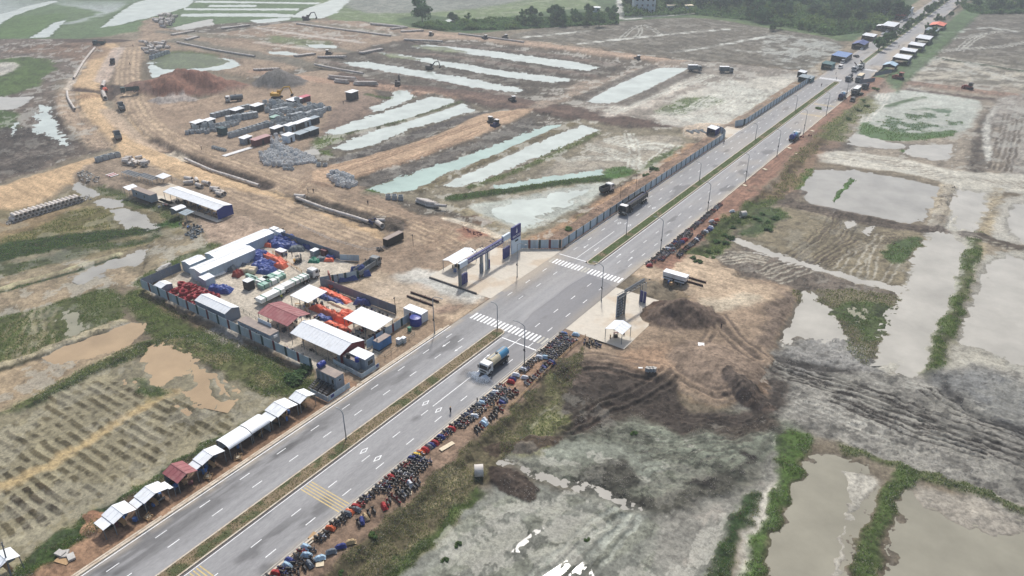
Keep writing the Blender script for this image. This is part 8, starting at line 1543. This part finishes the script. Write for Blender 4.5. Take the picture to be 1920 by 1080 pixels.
# grass tufts and mud clods: real blades and lumps scattered over the sheet
dist = np.hypot(TX,TY); gm = COL/(COL.sum(1,keepdims=True)+1e-6)
under = np.zeros(NV,bool)
for p,zw,kd in PONDS:
    i = sel(p,0,0); ii = i[inside(p,TX[i],TY[i])]; under[ii] |= HT[ii]<zw+0.02
azi = np.arctan2(TX*CS+TY*SS,-TX*SS+TY*CS); vis = (np.abs(azi)<math.radians(48)) & (dist>75) & ~paved & ~under
blocked = (TX>-191) & (TX<-108) & (TY>93.5) & (TY<138)
def tufts(idx_,name,label,mats,hmin,hmax,wd,nb):
    n = len(idx_); 
    if not n: return
    p = np.stack([TX[idx_],TY[idx_],HT[idx_]],1); p[:, :2] += ng.uniform(-.3, .3,(n,2)); V = []; M = []
    d = np.clip(dist[idx_]/140,0.8,2.6)
    for b in range(nb):
        a = ng.uniform(0,2*np.pi,n); h = ng.uniform(hmin,hmax,n)*np.sqrt(d); w = wd*d*ng.uniform(.6,1.3,n); lean = ng.uniform(0.1,0.6,n)*h; o = ng.uniform(-.25, .25,(n,2))*d[:, None]
        c = p.copy(); c[:, :2] += o; c[:, 2] -= 0.05; u = np.stack([np.cos(a),np.sin(a),0*a],1); v = np.stack([-np.sin(a),np.cos(a),0*a],1)
        V.append(np.stack([c - u*w[:, None],c+u*w[:, None],c+v*lean[:, None]+np.stack([0*h,0*h,h],1)],1)); M.append(ng.integers(0,len(mats),n))
    V = np.concatenate(V); o = link(name,np_mesh(name,V.reshape(-1,3),np.arange(len(V)*3).reshape(-1,3),mats,np.concatenate(M))); tag(o,label,'grass',kind='stuff')
gr = np.nonzero(vis & ~blocked & ((CLS==4) | (gm[:, 1]>0.39)) & (dist<420))[0]; gr = gr[nB[gr]+0.3*nC[gr]>0.58]; gr = ng.choice(gr,min(len(gr),42000),replace=False)
lush = gm[gr,1]>0.40
tufts(gr[lush],'grass','green grass and weeds growing on banks and verges',['grass_green','grass_green','leaf_mid','grass_olive'],0.1,0.34,0.08,3)
tufts(gr[~lush],'grass','dry olive grass on banks and slopes',['grass_olive','grass_dry','grass_green'],0.12,0.4,0.08,3)
near_bank = np.nonzero(vis & (CLS==4) & (dist<190) & (nB>0.5))[0]; near_bank = ng.choice(near_bank,min(len(near_bank),15000),replace=False); tufts(near_bank,'dead_grass','pale dead straw lying over the green banks',['straw'],0.05,0.25,0.12,2)
med = np.stack([ng.uniform(-96.6,-94.1,9000),np.concatenate([ng.uniform(20,130,3500),ng.uniform(180,452,5500)])],1)
n = len(med); V = []; M = []
for b in range(2):
    a = ng.uniform(0,6.28,n); h = ng.uniform(0.1,0.3,n); w = 0.07; c = np.concatenate([med+ng.uniform(-.1, .1,(n,2)),np.full((n,1),0.09)],1); u = np.stack([np.cos(a),np.sin(a),0*a],1)*w; V.append(np.stack([c - u,c+u,c+np.stack([u[:, 1],-u[:, 0],h],1)],1)); M.append(np.where(med[:, 1]>150,ng.integers(0,2,n),ng.integers(1,3,n)))
V = np.concatenate(V); tag(link('grass',np_mesh('grass',V.reshape(-1,3),np.arange(len(V)*3).reshape(-1,3),['grass_green','grass_olive','grass_dry'],np.concatenate(M))),'short grass planted in the road median','grass',kind='stuff')
def clods(mask,n,name,label,m,smin,smax):
    i = np.nonzero(mask)[0]; i = ng.choice(i,min(n,len(i)),replace=False); k = len(i); p = np.stack([TX[i],TY[i],HT[i]],1); s = ng.uniform(smin,smax,(k,1))*np.clip(dist[i]/160,0.8,2.2)[:, None]
    oc = np.array([(1,0,0),(0,1,0),(-1,0,0),(0,-1,0),(0,0,0.8),(0,0,-0.5)]); V = p[:, None]+s[:, None]*(oc[None]+ng.uniform(-.35, .35,(k,6,3))); f = np.array([(0,1,4),(1,2,4),(2,3,4),(3,0,4),(1,0,5),(2,1,5),(3,2,5),(0,3,5)]); Fc = (np.arange(k)[:, None,None]*6+f[None]).reshape(-1,3)
    tag(link(name,np_mesh(name,V.reshape(-1,3),Fc,[m])),label,'clods',kind='stuff')
lum = COL.mean(1)
clods(vis & ~blocked & (CLD>0.72) & (CLS==3) & (dist<420) & (nC>0.52),7000,'mud_clod','churned dark mud clods over the muddy fields','clod',0.05,0.16)
clods(vis & ~blocked & (CLD>0.6) & ((CLS==5) | (CLS==7) | (CLS==4)) & (dist<300) & (nC>0.52),5000,'earth_clod','brown earth lumps along banks and platforms','clod_brown',0.05,0.17)
# ---------------------------------------------------------------- haze
def haze():
    mb = MB(); mb.box(-6600,6600,-6600,6600,-6.0,112.0); m = bpy.data.materials.new('haze'); m.use_nodes = True; n = m.node_tree.nodes; l = m.node_tree.links; n.clear(); o = n.new('ShaderNodeOutputMaterial'); v = n.new('ShaderNodeVolumePrincipled'); v.inputs['Color'].default_value = (0.84,0.93,1.0,1); v.inputs['Density'].default_value = HAZE; v.inputs['Anisotropy'].default_value = 0.25; l.new(v.outputs[0],o.inputs['Volume'])
    tag(mb.build('haze',m),'thin pale haze in the air over the fields','haze',kind='stuff')
HAZE = 0.00033
haze()
